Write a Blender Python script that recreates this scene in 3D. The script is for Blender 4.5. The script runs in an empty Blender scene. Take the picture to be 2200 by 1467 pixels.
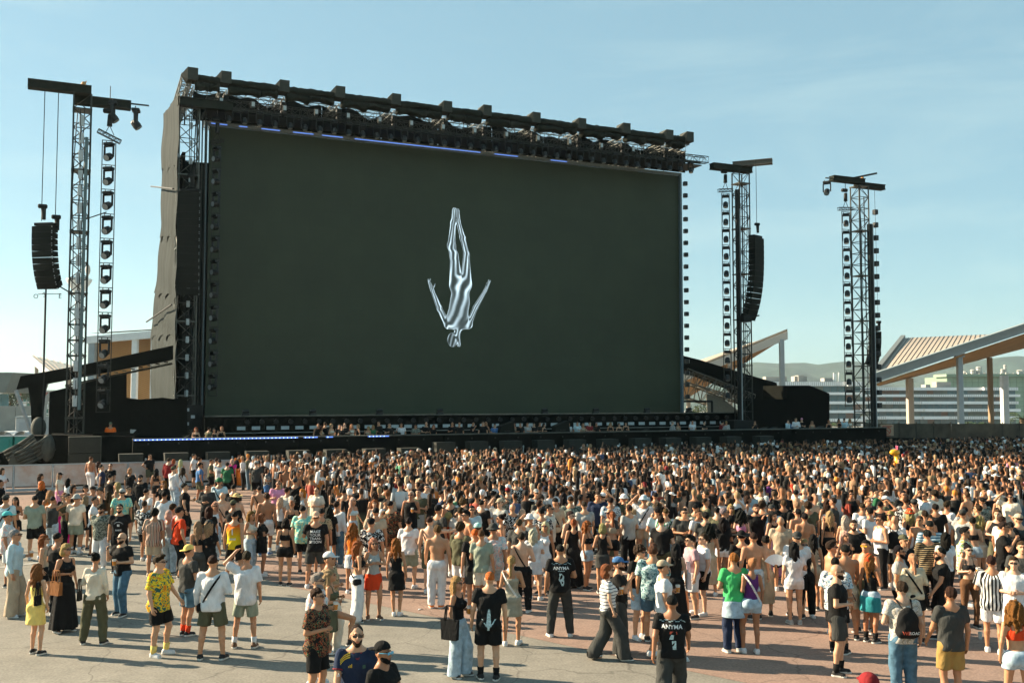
import bpy, bmesh, math, random
import numpy as np
from mathutils import Vector, Matrix
R = math.radians
random.seed(7); rng = np.random.default_rng(11)
SC = bpy.context.scene; COL = SC.collection
# ------------------------------------------------------------------ camera, sky, sun, exposure
FPX, CX, CY = 2139.0, 1100.0, 733.5          # focal length and centre in pixels of the 2200 px wide photograph
PITCH = math.atan(121.5/FPX); CAMZ = 4.65
cam = bpy.data.cameras.new('camera'); cam.lens = 35.0; cam.sensor_width = 36.0; cam.clip_start = 0.3; cam.clip_end = 20000
camo = bpy.data.objects.new('camera', cam); COL.objects.link(camo)
camo.location = (0, 0, CAMZ); camo.rotation_euler = (R(90)+PITCH, 0, 0); SC.camera = camo
SUN_AZ, SUN_EL = R(-75), R(26)               # azimuth clockwise from +Y (the view direction), elevation
sdir = Vector((math.sin(SUN_AZ)*math.cos(SUN_EL), math.cos(SUN_AZ)*math.cos(SUN_EL), math.sin(SUN_EL)))
sun = bpy.data.lights.new('sun', 'SUN'); sun.energy = 5.0; sun.angle = R(0.55); sun.color = (1.0, 0.83, 0.60)
suno = bpy.data.objects.new('sun', sun); COL.objects.link(suno)
suno.rotation_euler = (-sdir).to_track_quat('-Z', 'Y').to_euler()
wd = bpy.data.worlds.new('World'); SC.world = wd; wd.use_nodes = True
nt = wd.node_tree; nt.nodes.clear()
def N(nt, t, **kw):
    n = nt.nodes.new(t)
    for k, v in kw.items():
        if k.startswith('i_'):
            key = k[2:]; n.inputs[int(key) if key.isdigit() else key.replace('_', ' ')].default_value = v
        else: setattr(n, k, v)
    return n
sky = N(nt, 'ShaderNodeTexSky', sky_type='NISHITA', sun_disc=False, sun_elevation=SUN_EL, sun_rotation=SUN_AZ,
        air_density=1.0, dust_density=0.25, ozone_density=1.7, altitude=10)
tc = N(nt, 'ShaderNodeTexCoord'); mp = N(nt, 'ShaderNodeMapping'); mp.inputs['Scale'].default_value = (1.3, 1.3, 7.0); mp.inputs['Rotation'].default_value = (0.0, 0.22, 0.3)
nz = N(nt, 'ShaderNodeTexNoise', i_Scale=1.7, i_Detail=7.0, i_Roughness=0.58, i_Distortion=0.5)
rp = N(nt, 'ShaderNodeValToRGB'); rp.color_ramp.elements[0].position = 0.50; rp.color_ramp.elements[1].position = 0.80
rp.color_ramp.elements[0].color = (0, 0, 0, 1); rp.color_ramp.elements[1].color = (0.38, 0.38, 0.38, 1)
mixc = N(nt, 'ShaderNodeMixRGB', blend_type='MIX'); mixc.inputs[2].default_value = (5.4, 5.7, 6.0, 1)
bg = N(nt, 'ShaderNodeBackground', i_Strength=0.05); wo = N(nt, 'ShaderNodeOutputWorld')
L = nt.links.new
L(tc.outputs['Generated'], mp.inputs[0]); L(mp.outputs[0], nz.inputs['Vector']); L(nz.outputs[0], rp.inputs[0])
veil = N(nt, 'ShaderNodeMixRGB'); veil.inputs[0].default_value = 0.6; veil.inputs[2].default_value = (2.5, 3.6, 4.7, 1); L(sky.outputs[0], veil.inputs[1])   # even high-altitude haze over the clear sky
L(rp.outputs[0], mixc.inputs[0]); L(veil.outputs[0], mixc.inputs[1]); tn = N(nt, 'ShaderNodeMixRGB', blend_type='MULTIPLY'); tn.inputs[0].default_value = 1; tn.inputs[2].default_value = (0.93, 1.10, 0.99, 1); L(mixc.outputs[0], tn.inputs[1]); L(tn.outputs[0], bg.inputs[0]); L(bg.outputs[0], wo.inputs[0])
vs = SC.view_settings; vs.view_transform = 'Standard'; vs.look = 'None'; vs.exposure = 1.66; vs.gamma = 1.0; vs.use_curve_mapping = False
SC.cycles.use_adaptive_sampling = True; SC.cycles.adaptive_threshold = 0.02; SC.cycles.max_bounces = 5; SC.cycles.diffuse_bounces = 3
SC.cycles.glossy_bounces = 2; SC.cycles.transparent_max_bounces = 8; SC.cycles.volume_bounces = 1; SC.cycles.use_denoising = True
SC.render.use_persistent_data = False

# ------------------------------------------------------------------ pixel geometry used to set things out on the site
cp, sp = math.cos(PITCH), math.sin(PITCH)
def ray(px, py):
    a = (px-CX)/FPX; b = (CY-py)/FPX
    return np.array([a, cp - b*sp, sp + b*cp])
C0 = np.array([0, 0, CAMZ])
def on_z(px, py, z):
    d = ray(px, py); return C0 + d*((z-CAMZ)/d[2])
def on_y(px, py, y):
    d = ray(px, py); return C0 + d*(y/d[1])
O = on_z(440, 893, 3.45)                     # foot of the screen, left end
_u = ray(5898, 855); TH = math.atan2(_u[1], _u[0])
UX = np.array([math.cos(TH), math.sin(TH), 0]); NX = np.array([math.sin(TH), -math.cos(TH), 0])
def st(u, v, z): 
    p = np.array([O[0], O[1], 0]) + UX*u + NX*v; p[2] = z; return p
def on_v(px, py, v):                          # hit of a sight line with the stage-parallel plane v metres in front of the screen
    d = ray(px, py); o = st(0, v, 0); t = np.dot(o-C0, NX)/np.dot(d, NX); h = C0 + d*t
    return float(np.dot(h-o, UX)), float(h[2])
def on_u(px, py, u):
    d = ray(px, py); o = st(u, 0, 0); t = np.dot(o-C0, UX)/np.dot(d, UX); h = C0 + d*t
    return float(np.dot(h-o, NX)), float(h[2])

# ------------------------------------------------------------------ materials
MATS = {}
def mat(name, col, rough=0.7, metal=0.0, noise=0.0, nscale=8.0, bump=0.0, bscale=30.0, spec=0.4, emit=None, estr=0.0, coord='Object', col2=None):
    if name in MATS: return MATS[name]
    m = bpy.data.materials.new(name); m.use_nodes = True; t = m.node_tree; b = t.nodes['Principled BSDF']
    b.inputs['Base Color'].default_value = (*col, 1); b.inputs['Roughness'].default_value = rough; b.inputs['Metallic'].default_value = metal
    b.inputs['Specular IOR Level'].default_value = spec
    if emit: b.inputs['Emission Color'].default_value = (*emit, 1); b.inputs['Emission Strength'].default_value = estr
    if noise or bump: c = N(t, 'ShaderNodeTexCoord')
    if noise:
        n = N(t, 'ShaderNodeTexNoise', i_Scale=nscale, i_Detail=6.0, i_Roughness=0.6); r = N(t, 'ShaderNodeMapRange', i_1=0.3, i_2=0.7, i_3=1-noise, i_4=1+noise)
        mx = N(t, 'ShaderNodeMixRGB', blend_type='MULTIPLY'); mx.inputs[0].default_value = 1; mx.inputs[1].default_value = (*col, 1)
        t.links.new(c.outputs[coord], n.inputs['Vector']); t.links.new(n.outputs[0], r.inputs[0]); t.links.new(r.outputs[0], mx.inputs[2])
        if col2:
            m2 = N(t, 'ShaderNodeMixRGB'); m2.inputs[1].default_value = (*col, 1); m2.inputs[2].default_value = (*col2, 1)
            n2 = N(t, 'ShaderNodeTexNoise', i_Scale=nscale*0.23, i_Detail=4.0); t.links.new(c.outputs[coord], n2.inputs['Vector'])
            r2 = N(t, 'ShaderNodeMapRange', i_1=0.42, i_2=0.6); t.links.new(n2.outputs[0], r2.inputs[0]); t.links.new(r2.outputs[0], m2.inputs[0]); t.links.new(m2.outputs[0], mx.inputs[1])
        t.links.new(mx.outputs[0], b.inputs['Base Color'])
    if bump:
        n = N(t, 'ShaderNodeTexNoise', i_Scale=bscale, i_Detail=5.0); bp = N(t, 'ShaderNodeBump', i_Strength=bump, i_Distance=0.05)
        t.links.new(c.outputs[coord], n.inputs['Vector']); t.links.new(n.outputs[0], bp.inputs['Height']); t.links.new(bp.outputs[0], b.inputs['Normal'])
    MATS[name] = m; return m
BLK = mat('black_fabric', (0.0038, 0.0046, 0.003), 0.9, noise=0.35, nscale=1.3, bump=0.25, bscale=3.0, spec=0.1)
BLKP = mat('black_paint', (0.0065, 0.0072, 0.0055), 0.65, noise=0.3, nscale=4.0, spec=0.3)
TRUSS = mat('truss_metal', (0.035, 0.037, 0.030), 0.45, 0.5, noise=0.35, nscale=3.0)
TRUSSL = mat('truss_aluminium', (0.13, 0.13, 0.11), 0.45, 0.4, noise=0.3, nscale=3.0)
BEAMC = mat('beam_cover_fabric', (0.017, 0.020, 0.014), 0.85, noise=0.35, nscale=1.6, bump=0.5, bscale=2.2, spec=0.15)
CAB = mat('speaker_cabinet', (0.008, 0.0095, 0.0065), 0.8, noise=0.25, nscale=30.0, bump=0.2, bscale=90, spec=0.2)
LAMPM = mat('lamp_housing', (0.010, 0.011, 0.0095), 0.45, noise=0.2, nscale=8)
LENS = mat('lamp_lens', (0.34, 0.37, 0.37), 0.25, 0.2, spec=0.6)
PALE = mat('pale_panel', (0.42, 0.46, 0.46), 0.5, noise=0.15)
WHITE = mat('white_paint', (0.74, 0.75, 0.74), 0.55, noise=0.08, nscale=2)
STEEL = mat('galvanised_steel', (0.36, 0.39, 0.40), 0.45, 0.35, noise=0.15, nscale=5)

# ------------------------------------------------------------------ mesh helpers
class MB:
    def __init__(s): s.v = []; s.f = []; s.n = 0
    def add(s, vs_, fs_):
        k = s.n; s.v.extend([tuple(map(float, p)) for p in vs_]); s.f.extend([tuple(i+k for i in f) for f in fs_]); s.n += len(vs_); return s
    def box(s, c, d, rot=None):
        hx, hy, hz = d[0]/2, d[1]/2, d[2]/2
        P = np.array([[x, y, z] for x in (-hx, hx) for y in (-hy, hy) for z in (-hz, hz)])
        if rot is not None: P = P @ np.array(rot).T
        P = P + np.array(c)
        return s.add(P, [(0, 1, 3, 2), (4, 6, 7, 5), (0, 4, 5, 1), (2, 3, 7, 6), (0, 2, 6, 4), (1, 5, 7, 3)])
    def bbox(s, c, d, b=0.02):                # box with chamfered edges
        hx, hy, hz = d[0]/2, d[1]/2, d[2]/2; b = min(b, hx*.9, hy*.9, hz*.9); P = []; idx = {}
        for x in (-1, 1):
            for y in (-1, 1):
                for z in (-1, 1):
                    for a in range(3):
                        q = [x*(hx-b), y*(hy-b), z*(hz-b)]; q[a] = (x*hx, y*hy, z*hz)[a]; idx[(x, y, z, a)] = len(P); P.append(np.array(q)+np.array(c))
        F = []
        for a in range(3):
            o = [i for i in range(3) if i != a]
            for sg in (-1, 1):
                ring = []
                for (m, n_) in ((-1, -1), (1, -1), (1, 1), (-1, 1)):
                    k = [0, 0, 0]; k[a] = sg; k[o[0]] = m; k[o[1]] = n_; ring.append(idx[(*k, a)])
                flip = (sg > 0) == (a != 1)
                F.append(ring if flip else ring[::-1])
            for m in (-1, 1):
                for n_ in (-1, 1):
                    q = []
                    for sg, ax in ((-1, o[0]), (-1, o[1]), (1, o[1]), (1, o[0])):
                        k = [0, 0, 0]; k[a] = sg; k[o[0]] = m; k[o[1]] = n_; q.append(idx[(*k, ax)])
                    F.append(q)
        for x in (-1, 1):
            for y in (-1, 1):
                for z in (-1, 1): F.append([idx[(x, y, z, 0)], idx[(x, y, z, 1)], idx[(x, y, z, 2)]])
        return s.add(P, F)
    def tube(s, a, b, r, n=6, r2=None, cap=True):
        a = np.array(a, float); b = np.array(b, float); d = b-a; l = np.linalg.norm(d)
        if l < 1e-6: return s
        d /= l; q = np.array([0, 0, 1.0]) if abs(d[2]) < .9 else np.array([1.0, 0, 0]); x = np.cross(d, q); x /= np.linalg.norm(x); y = np.cross(d, x); r2 = r if r2 is None else r2
        an = [2*math.pi*i/n for i in range(n)]
        P = [a + r*(x*math.cos(t)+y*math.sin(t)) for t in an] + [b + r2*(x*math.cos(t)+y*math.sin(t)) for t in an]
        F = [(i, (i+1) % n, n+(i+1) % n, n+i) for i in range(n)]
        if cap: F += [tuple(range(n))[::-1], tuple(range(n, 2*n))]
        return s.add(P, F)
    def path(s, pts, r, n=6):
        for a, b in zip(pts[:-1], pts[1:]): s.tube(a, b, r, n)
        return s
    def prism(s, poly, y0, y1, axis=1):       # polygon in (x,z) extruded along y (or given axis)
        k = len(poly); 
        def P(a, b, t): return (a, t, b) if axis == 1 else ((t, a, b) if axis == 0 else (a, b, t))
        V = [P(a, b, y0) for a, b in poly] + [P(a, b, y1) for a, b in poly]
        return s.add(V, [tuple(range(k)), tuple(range(2*k-1, k-1, -1))] + [(i, i+k, (i+1) % k+k, (i+1) % k) for i in range(k)])
    def grid(s, fn, nu, nv):
        V = [fn(i/nu, j/nv) for j in range(nv+1) for i in range(nu+1)]
        return s.add(V, [(j*(nu+1)+i, j*(nu+1)+i+1, (j+1)*(nu+1)+i+1, (j+1)*(nu+1)+i) for j in range(nv) for i in range(nu)])
    def ellipsoid(s, c, r, nu=12, nv=8, rot=None):
        V = []; 
        for j in range(nv+1):
            ph = math.pi*j/nv
            for i in range(nu):
                t = 2*math.pi*i/nu; V.append([r[0]*math.sin(ph)*math.cos(t), r[1]*math.sin(ph)*math.sin(t), r[2]*math.cos(ph)])
        V = np.array(V)
        if rot is not None: V = V @ np.array(rot).T
        return s.add(V+np.array(c), [(j*nu+i, j*nu+(i+1) % nu, (j+1)*nu+(i+1) % nu, (j+1)*nu+i) for j in range(nv) for i in range(nu)])
    def truss(s, a, b, w, h, bays, rc=.03, rb=.016, chords=True, up=(0, 0, 1)):
        a = np.array(a, float); b = np.array(b, float); d = (b-a)/np.linalg.norm(b-a); q = np.array(up, float); q -= d*np.dot(q, d); q /= np.linalg.norm(q); x = np.cross(d, q)
        cs = [x*sx*w/2 + q*sz*h/2 for sx, sz in ((-1, -1), (1, -1), (1, 1), (-1, 1))]
        if chords:
            for c in cs: s.tube(a+c, b+c, rc, 5)
        for k in range(bays):
            p0 = a+(b-a)*k/bays; p1 = a+(b-a)*(k+1)/bays
            for i in range(4):
                j = (i+1) % 4
                if (k+i) % 2: s.tube(p0+cs[i], p1+cs[j], rb, 4, cap=False)
                else: s.tube(p0+cs[j], p1+cs[i], rb, 4, cap=False)
                s.tube(p0+cs[i], p0+cs[j], rb, 4, cap=False)
        for i in range(4): s.tube(b+cs[i], b+cs[(i+1) % 4], rb, 4)
        return s
    def mesh(s, name):
        me = bpy.data.meshes.new(name); me.from_pydata(s.v, [], s.f); me.update(); return me
    def build(s, name, m, parent=None, smooth=False, loc=None, fix=True):
        me = s.mesh(name)
        if fix:
            bm = bmesh.new(); bm.from_mesh(me); bmesh.ops.recalc_face_normals(bm, faces=bm.faces); bm.to_mesh(me); bm.free()
        return obj(name, me, m, parent, smooth, loc)
def obj(name, me, m, parent=None, smooth=False, loc=None):
    o = bpy.data.objects.new(name, me); COL.objects.link(o)
    if m is not None and not me.materials: me.materials.append(m)
    if smooth: me.polygons.foreach_set('use_smooth', np.ones(len(me.polygons), bool))
    if parent is not None: o.parent = parent
    if loc is not None: o.location = loc
    return o
def tag(o, label=None, cat=None, group=None, kind=None):
    if label: o['label'] = label
    if cat: o['category'] = cat
    if group: o['group'] = group
    if kind: o['kind'] = kind
    return o
def empty(name, loc, rz=0.0, label=None, cat=None, group=None):
    o = bpy.data.objects.new(name, None); COL.objects.link(o); o.location = loc; o.rotation_euler = (0, 0, rz); o.empty_display_size = .2
    return tag(o, label, cat, group)
def sthing(name, u, v, z, label, cat, group=None): return empty(name, st(u, v, z), TH, label, cat, group)
def copy_tree(o, parent=None):
    c = o.copy(); COL.objects.link(c); c.parent = parent
    for ch in o.children: copy_tree(ch, c)
    return c
def text_mesh(txt, size, font_bold=True, depth=0.0, align='CENTER', shear=0.0, space=1.0):
    cu = bpy.data.curves.new('lettering', 'FONT'); cu.body = txt; cu.size = size; cu.align_x = align; cu.align_y = 'CENTER'; cu.extrude = depth; cu.shear = shear; cu.space_line = space
    if font_bold: cu.offset = size*0.018
    cu.resolution_u = 2
    o = bpy.data.objects.new('lettering', cu); COL.objects.link(o); bpy.context.view_layer.update()
    me = bpy.data.meshes.new_from_object(o.evaluated_get(bpy.context.evaluated_depsgraph_get())); COL.objects.unlink(o); bpy.data.objects.remove(o); bpy.data.curves.remove(cu); return me
ORD = ['topmost', 'second', 'third', 'fourth', 'fifth', 'sixth', 'seventh', 'eighth', 'ninth', 'tenth', 'eleventh', 'twelfth', 'thirteenth', 'fourteenth', 'fifteenth', 'sixteenth', 'seventeenth', 'eighteenth', 'nineteenth', 'twentieth']

_TENS = ['', 'first', 'second', 'third', 'fourth', 'fifth', 'sixth', 'seventh', 'eighth', 'ninth', 'tenth', 'eleventh', 'twelfth', 'thirteenth', 'fourteenth', 'fifteenth', 'sixteenth', 'seventeenth', 'eighteenth', 'nineteenth', 'twentieth']
def nth(n):
    if n <= 20: return _TENS[n]
    return {2: 'twenty', 3: 'thirty'}[n//10]+'-'+_TENS[n % 10] if n % 10 else {3: 'thirtieth'}[n//10]
# ------------------------------------------------------------------ the ground
def ground_mat(name, c1, c2, crack=True, seams=None):
    m = bpy.data.materials.new(name); m.use_nodes = True; t = m.node_tree; b = t.nodes['Principled BSDF']; b.inputs['Roughness'].default_value = 0.92; b.inputs['Specular IOR Level'].default_value = 0.2
    g = N(t, 'ShaderNodeNewGeometry'); l = t.links.new
    n1 = N(t, 'ShaderNodeTexNoise', i_Scale=0.22, i_Detail=6.0, i_Roughness=0.65); n2 = N(t, 'ShaderNodeTexNoise', i_Scale=22.0, i_Detail=4.0); n3 = N(t, 'ShaderNodeTexNoise', i_Scale=2.2, i_Detail=6.0, i_Roughness=0.7)
    for n in (n1, n2, n3): l(g.outputs['Position'], n.inputs['Vector'])
    mx = N(t, 'ShaderNodeMixRGB'); mx.inputs[1].default_value = (*c1, 1); mx.inputs[2].default_value = (*c2, 1)
    r1 = N(t, 'ShaderNodeMapRange', i_1=0.35, i_2=0.65); l(n1.outputs[0], r1.inputs[0]); l(r1.outputs[0], mx.inputs[0])
    r2 = N(t, 'ShaderNodeMapRange', i_1=0.3, i_2=0.7, i_3=0.78, i_4=1.2); l(n2.outputs[0], r2.inputs[0])
    r3 = N(t, 'ShaderNodeMapRange', i_1=0.3, i_2=0.7, i_3=0.84, i_4=1.13); l(n3.outputs[0], r3.inputs[0])
    m1 = N(t, 'ShaderNodeMixRGB', blend_type='MULTIPLY'); m1.inputs[0].default_value = 1; l(mx.outputs[0], m1.inputs[1]); l(r2.outputs[0], m1.inputs[2])
    m2 = N(t, 'ShaderNodeMixRGB', blend_type='MULTIPLY'); m2.inputs[0].default_value = 1; l(m1.outputs[0], m2.inputs[1]); l(r3.outputs[0], m2.inputs[2])
    # cracks in the asphalt, wandering
    nd = N(t, 'ShaderNodeTexNoise', i_Scale=0.9, i_Detail=3.0); l(g.outputs['Position'], nd.inputs['Vector'])
    ad = N(t, 'ShaderNodeMixRGB', blend_type='ADD'); ad.inputs[0].default_value = 0.9; l(g.outputs['Position'], ad.inputs[1]); l(nd.outputs['Color'], ad.inputs[2])
    vo = N(t, 'ShaderNodeTexVoronoi', feature='DISTANCE_TO_EDGE', i_Scale=0.36); l(ad.outputs[0], vo.inputs['Vector'])
    rc = N(t, 'ShaderNodeMapRange', i_1=0.0, i_2=0.009, i_3=0.5, i_4=1.0); l(vo.outputs['Distance'], rc.inputs[0])
    m3 = N(t, 'ShaderNodeMixRGB', blend_type='MULTIPLY'); m3.inputs[0].default_value = 0.75; l(m2.outputs[0], m3.inputs[1]); l(rc.outputs[0], m3.inputs[2])
    l(m3.outputs[0], b.inputs['Base Color'])
    bp = N(t, 'ShaderNodeBump', i_Strength=0.35, i_Distance=0.01); l(n2.outputs[0], bp.inputs['Height']); l(bp.outputs[0], b.inputs['Normal'])
    return m
ASPH = ground_mat('asphalt', (0.185, 0.172, 0.145), (0.225, 0.208, 0.175))
REDG = ground_mat('red_asphalt', (0.252, 0.168, 0.130), (0.236, 0.165, 0.132))
b = MB(); pr = [(-60, 0), (60, 0), (165, 0), (215, -24), (9000, -24)]; b.add([(x, y, z) for y, z in pr for x in (-9000, 9000)], [(2*i, 2*i+1, 2*i+3, 2*i+2) for i in range(4)]); tag(b.build('ground', ASPH), kind='structure')
def sheet(name, pts, z, m):
    b = MB(); P = [on_z(x, y, z) for x, y in pts]; b.add(P, [tuple(range(len(P)))]); return tag(b.build(name, m), kind='structure')
sheet('red_paving', [(455, 1195), (600, 1255), (960, 1330), (1283, 1400), (1585, 1462), (2600, 1674), (2900, 1330), (2700, 1196)], 0.004, REDG)
sheet('red_paving', [(-500, 1112), (-500, 1045), (1500, 985), (2700, 955), (2700, 1130), (2200, 1124), (1000, 1118)], 0.004, REDG)
# painted line worn on the asphalt
LINEM = mat('worn_line_paint', (0.30, 0.29, 0.26), 0.9, noise=0.35, nscale=9)
for (a, c, w) in (((-10, 1218), (150, 1198), 3), ((330, 1140), (470, 1118), 3)):
    P = [on_z(a[0], a[1], .008), on_z(c[0], c[1], .008), on_z(c[0], c[1]+w, .008), on_z(a[0], a[1]+w, .008)]
    b = MB(); b.add(P, [(0, 1, 2, 3)]); tag(b.build('line_marking', LINEM), kind='structure')

# ------------------------------------------------------------------ hills and air
HILL = mat('hill_scrub', (0.024, 0.050, 0.034), 0.95, noise=0.5, nscale=0.012, col2=(0.038, 0.062, 0.045))
def hill(prof, D, name='hills', depth=900):
    b = MB(); xs = np.linspace(prof[0][0], prof[-1][0], 150); ys = np.interp(xs, [p[0] for p in prof], [p[1] for p in prof])
    r = np.random.default_rng(5); j = np.cumsum(r.normal(0, .5, len(xs))); j -= np.linspace(0, j[-1], len(xs)); ys = ys + j*0.55
    rows = []
    for k in range(9):
        t = k/8
        row = []
        for x, y in zip(xs, ys):
            top = on_y(x, y, D); bas = on_y(x, 858, D-depth)
            p = bas*(1-t)+top*t; p[2] = -26 + (top[2]+26)*(t**0.8) + (math.sin(x*.05+k)*9 + math.sin(x*.017+k*2.1)*14)*math.sin(math.pi*t)
            row.append(p)
        rows.append(row)
    nn = len(xs); V = [p for r_ in rows for p in r_]; b.add(V, [(k*nn+i, k*nn+i+1, (k+1)*nn+i+1, (k+1)*nn+i) for k in range(8) for i in range(nn-1)])
    return tag(b.build(name, HILL, smooth=True), kind='structure')
hill([(-900, 850), (-200, 846), (300, 850), (900, 830), (1300, 800), (1450, 783), (1560, 792), (1620, 781), (1680, 785), (1725, 781), (1750, 788), (1800, 781), (1850, 780), (1900, 792), (1980, 800), (2060, 782), (2110, 776), (2150, 770), (2190, 768), (2300, 778), (2600, 800), (3100, 840)], 3200)
hz = MB(); hz.box((0, 1980, 130), (8000, 4160, 312)); hzm = bpy.data.materials.new('haze_air'); hzm.use_nodes = True; t = hzm.node_tree; t.nodes.clear()
pv = N(t, 'ShaderNodeVolumePrincipled'); pv.inputs['Color'].default_value = (0.74, 0.90, 1.0, 1); pv.inputs['Density'].default_value = 0.00008; pv.inputs['Anisotropy'].default_value = 0.35
om = N(t, 'ShaderNodeOutputMaterial'); t.links.new(pv.outputs[0], om.inputs['Volume'])
tag(hz.build('haze', hzm), kind='stuff')

# ------------------------------------------------------------------ the video screen
UW = on_v(1462, 885.5, 0)[0]; ZB = 3.45; ZT = on_v(440, 269.5, 0)[1]
scr = sthing('video_screen', 0, 0, 0, 'huge dark video screen showing a pale upside-down diving figure', 'video screen')
SCRM = mat('screen_surface', (0.040, 0.051, 0.026), 0.62, noise=0.12, nscale=0.25, spec=0.35)
t = SCRM.node_tree; pb_ = t.nodes['Principled BSDF']; src_ = pb_.inputs['Base Color'].links[0].from_socket; c_ = N(t, 'ShaderNodeTexCoord'); sx_ = N(t, 'ShaderNodeSeparateXYZ'); cx_ = N(t, 'ShaderNodeCombineXYZ'); t.links.new(c_.outputs['Object'], sx_.inputs[0]); t.links.new(sx_.outputs[0], cx_.inputs[0]); t.links.new(sx_.outputs[2], cx_.inputs[1])
bk_ = N(t, 'ShaderNodeTexBrick', offset=0.0, i_Scale=1.0); bk_.inputs['Color1'].default_value = (.965, .965, .965, 1); bk_.inputs['Color2'].default_value = (1.035, 1.035, 1.035, 1); bk_.inputs['Mortar'].default_value = (.90, .90, .90, 1); bk_.inputs['Mortar Size'].default_value = .012; bk_.inputs['Brick Width'].default_value = 1.0; bk_.inputs['Row Height'].default_value = 1.0
t.links.new(cx_.outputs[0], bk_.inputs['Vector']); mm_ = N(t, 'ShaderNodeMixRGB', blend_type='MULTIPLY'); mm_.inputs[0].default_value = 1; t.links.new(src_, mm_.inputs[1]); t.links.new(bk_.outputs[0], mm_.inputs[2]); t.links.new(mm_.outputs[0], pb_.inputs['Base Color'])
b = MB(); b.box((UW/2, 0.25, (ZB+ZT)/2), (UW, 0.5, ZT-ZB)); b.build('screen_panel', SCRM, scr)
b = MB(); b.box((UW/2, -.10, ZT+.12), (UW+.3, .25, .22)); b.build('top_batten', mat('batten_grey', (0.19, 0.21, 0.20), .5, noise=.2), scr)
BLUE = mat('blue_led', (0.05, 0.08, 0.3), 0.4, emit=(0.16, 0.33, 0.95), estr=0.34)
led_x = [on_v(x, 300, 0)[0] for x in (452, 487, 512, 530, 560, 600, 628, 672, 690, 735, 760, 1030, 1060, 1110, 1180, 1215)]
k = 0
for i in range(0, len(led_x), 2):
    b = MB(); b.box(((led_x[i]+led_x[i+1])/2, -.235, ZT+.13), (led_x[i+1]-led_x[i], .02, .06)); b.build('led_strip', BLUE, scr)
for x0 in (-.25,):
    b = MB(); b.box((x0, -.12, (ZB+ZT)/2), (.16 if x0 > -.5 else .06, .2, ZT-ZB+.4)); b.build('side_batten', mat('side_batten_grey', (0.10, 0.14, 0.155), .6, noise=.2), scr)
b = MB(); b.box((UW+.085, -.12, (ZB+ZT)/2), (.2, .25, ZT-ZB+.4)); b.build('side_batten', MATS['side_batten_grey'], scr)
for i in range(19):                                             # lamp boxes along the outer edge of the screen
    z = on_v(1466, 395+i*25.4, 0)[1]
    b = MB(); b.bbox((UW+.62, -.1, z), (.32, .32, .36), .03); o = b.build('edge_lamp', LAMPM, scr)
    b = MB(); b.box((UW+.79, -.1, z), (.02, .26, .30)); b.build('glass', PALE, o)

# ------------------------------------------------------------------ roof over the screen
VB = 2.8
zt1 = on_v(700, 196, VB)[1]; zt0 = on_v(700, 229, VB)[1]
uL = on_v(408, 170, VB)[0]; uR = on_v(1474, 300, VB)[0]
roof = sthing('stage_roof', 0, 0, 0, 'long black truss roof with wrapped beam above the video screen', 'stage roof')
cxs = [408, 480, 605, 725, 845, 955, 1040, 1145, 1243, 1338, 1430]
cus = [on_v(x, 250, VB)[0] for x in cxs] + [uR]
def wrap(u0, u1, z0, z1, y, seed):
    r = np.random.default_rng(seed); b = MB(); nu = 14; ring = 10; V = []
    for i in range(nu+1):
        t = i/nu; u = u0+(u1-u0)*t; sag = (0.10*math.sin(t*math.pi*2+seed)+0.16*math.sin(math.pi*t))*(z1-z0)
        for k in range(ring):
            a = 2*math.pi*k/ring; cy = math.cos(a); sy = math.sin(a)
            yy = y + .42*np.sign(cy)*abs(cy)**.6; zz = (z0+z1)/2 + (z1-z0)/2*np.sign(sy)*abs(sy)**.6
            if sy < -.2: zz -= -sag*1.2 if t > .0 else 0
            V.append((u, yy + r.normal(0, .02), zz + r.normal(0, .025)))
    b.add(V, [(i*ring+k, i*ring+(k+1) % ring, (i+1)*ring+(k+1) % ring, (i+1)*ring+k) for i in range(nu) for k in range(ring)] + [tuple(range(ring)), tuple(range(nu*ring, nu*ring+ring))]); return b
for i in range(len(cus)-1):
    u0, u1 = cus[i]+.3, cus[i+1]-.3
    wrap(u0, u1, zt1-.62, zt1-.06, -VB, i).build('beam_cover', BEAMC, roof, smooth=True)
    m_ = u0+(u1-u0)*(.55+.1*math.sin(i*2))
    wrap(u0, m_, zt0+.05, zt1-.5, -VB+.1, i+40).build('beam_cover', BEAMC, roof, smooth=True)
    wrap(m_+.05, u1, zt0+.12+.1*math.sin(i), zt1-.5, -VB+.1, i+60).build('beam_cover', BEAMC, roof, smooth=True)
for i, u in enumerate(cus):                                      # wrapped boxes at each node, with a pyramid nose
    b = MB(); zc = zt1-.10+.05*math.sin(i*2.3); w = .42
    b.add([(u-w*.55, -VB-.5, zc-.4), (u+w, -VB-.5, zc-.4), (u+w, -VB-.5, zc+.4), (u-w*.55, -VB-.5, zc+.4), (u-w*.55, -VB+.6, zc-.4), (u+w, -VB+.6, zc-.4), (u+w, -VB+.6, zc+.4), (u-w*.55, -VB+.6, zc+.4), (u-w*1.55, -VB-.1, zc-.1)],
          [(0, 1, 2, 3), (1, 5, 6, 2), (5, 4, 7, 6), (3, 2, 6, 7), (0, 4, 5, 1), (0, 3, 8), (3, 7, 8), (7, 4, 8), (4, 0, 8)])
    b.build('node_cover', mat('node_cover_fabric', (0.040, 0.042, 0.032), .85, noise=.2, nscale=3), roof)
zd = on_v(740, 237, .6)[1]
def backdrop(i0, i1):
    b = MB(); u0, u1 = i0, i1
    def fn(a, c): 
        u = u0+(u1-u0)*a; top = zd + .30*math.sin(u*1.25)*math.sin(u*.41) + .15*math.sin(u*2.7); return (u, -.5+.10*math.sin(u*4)*c, ZT+.2+(top-ZT-.2)*c)
    b.grid(fn, 24, 3); return b
nb = 9
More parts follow.
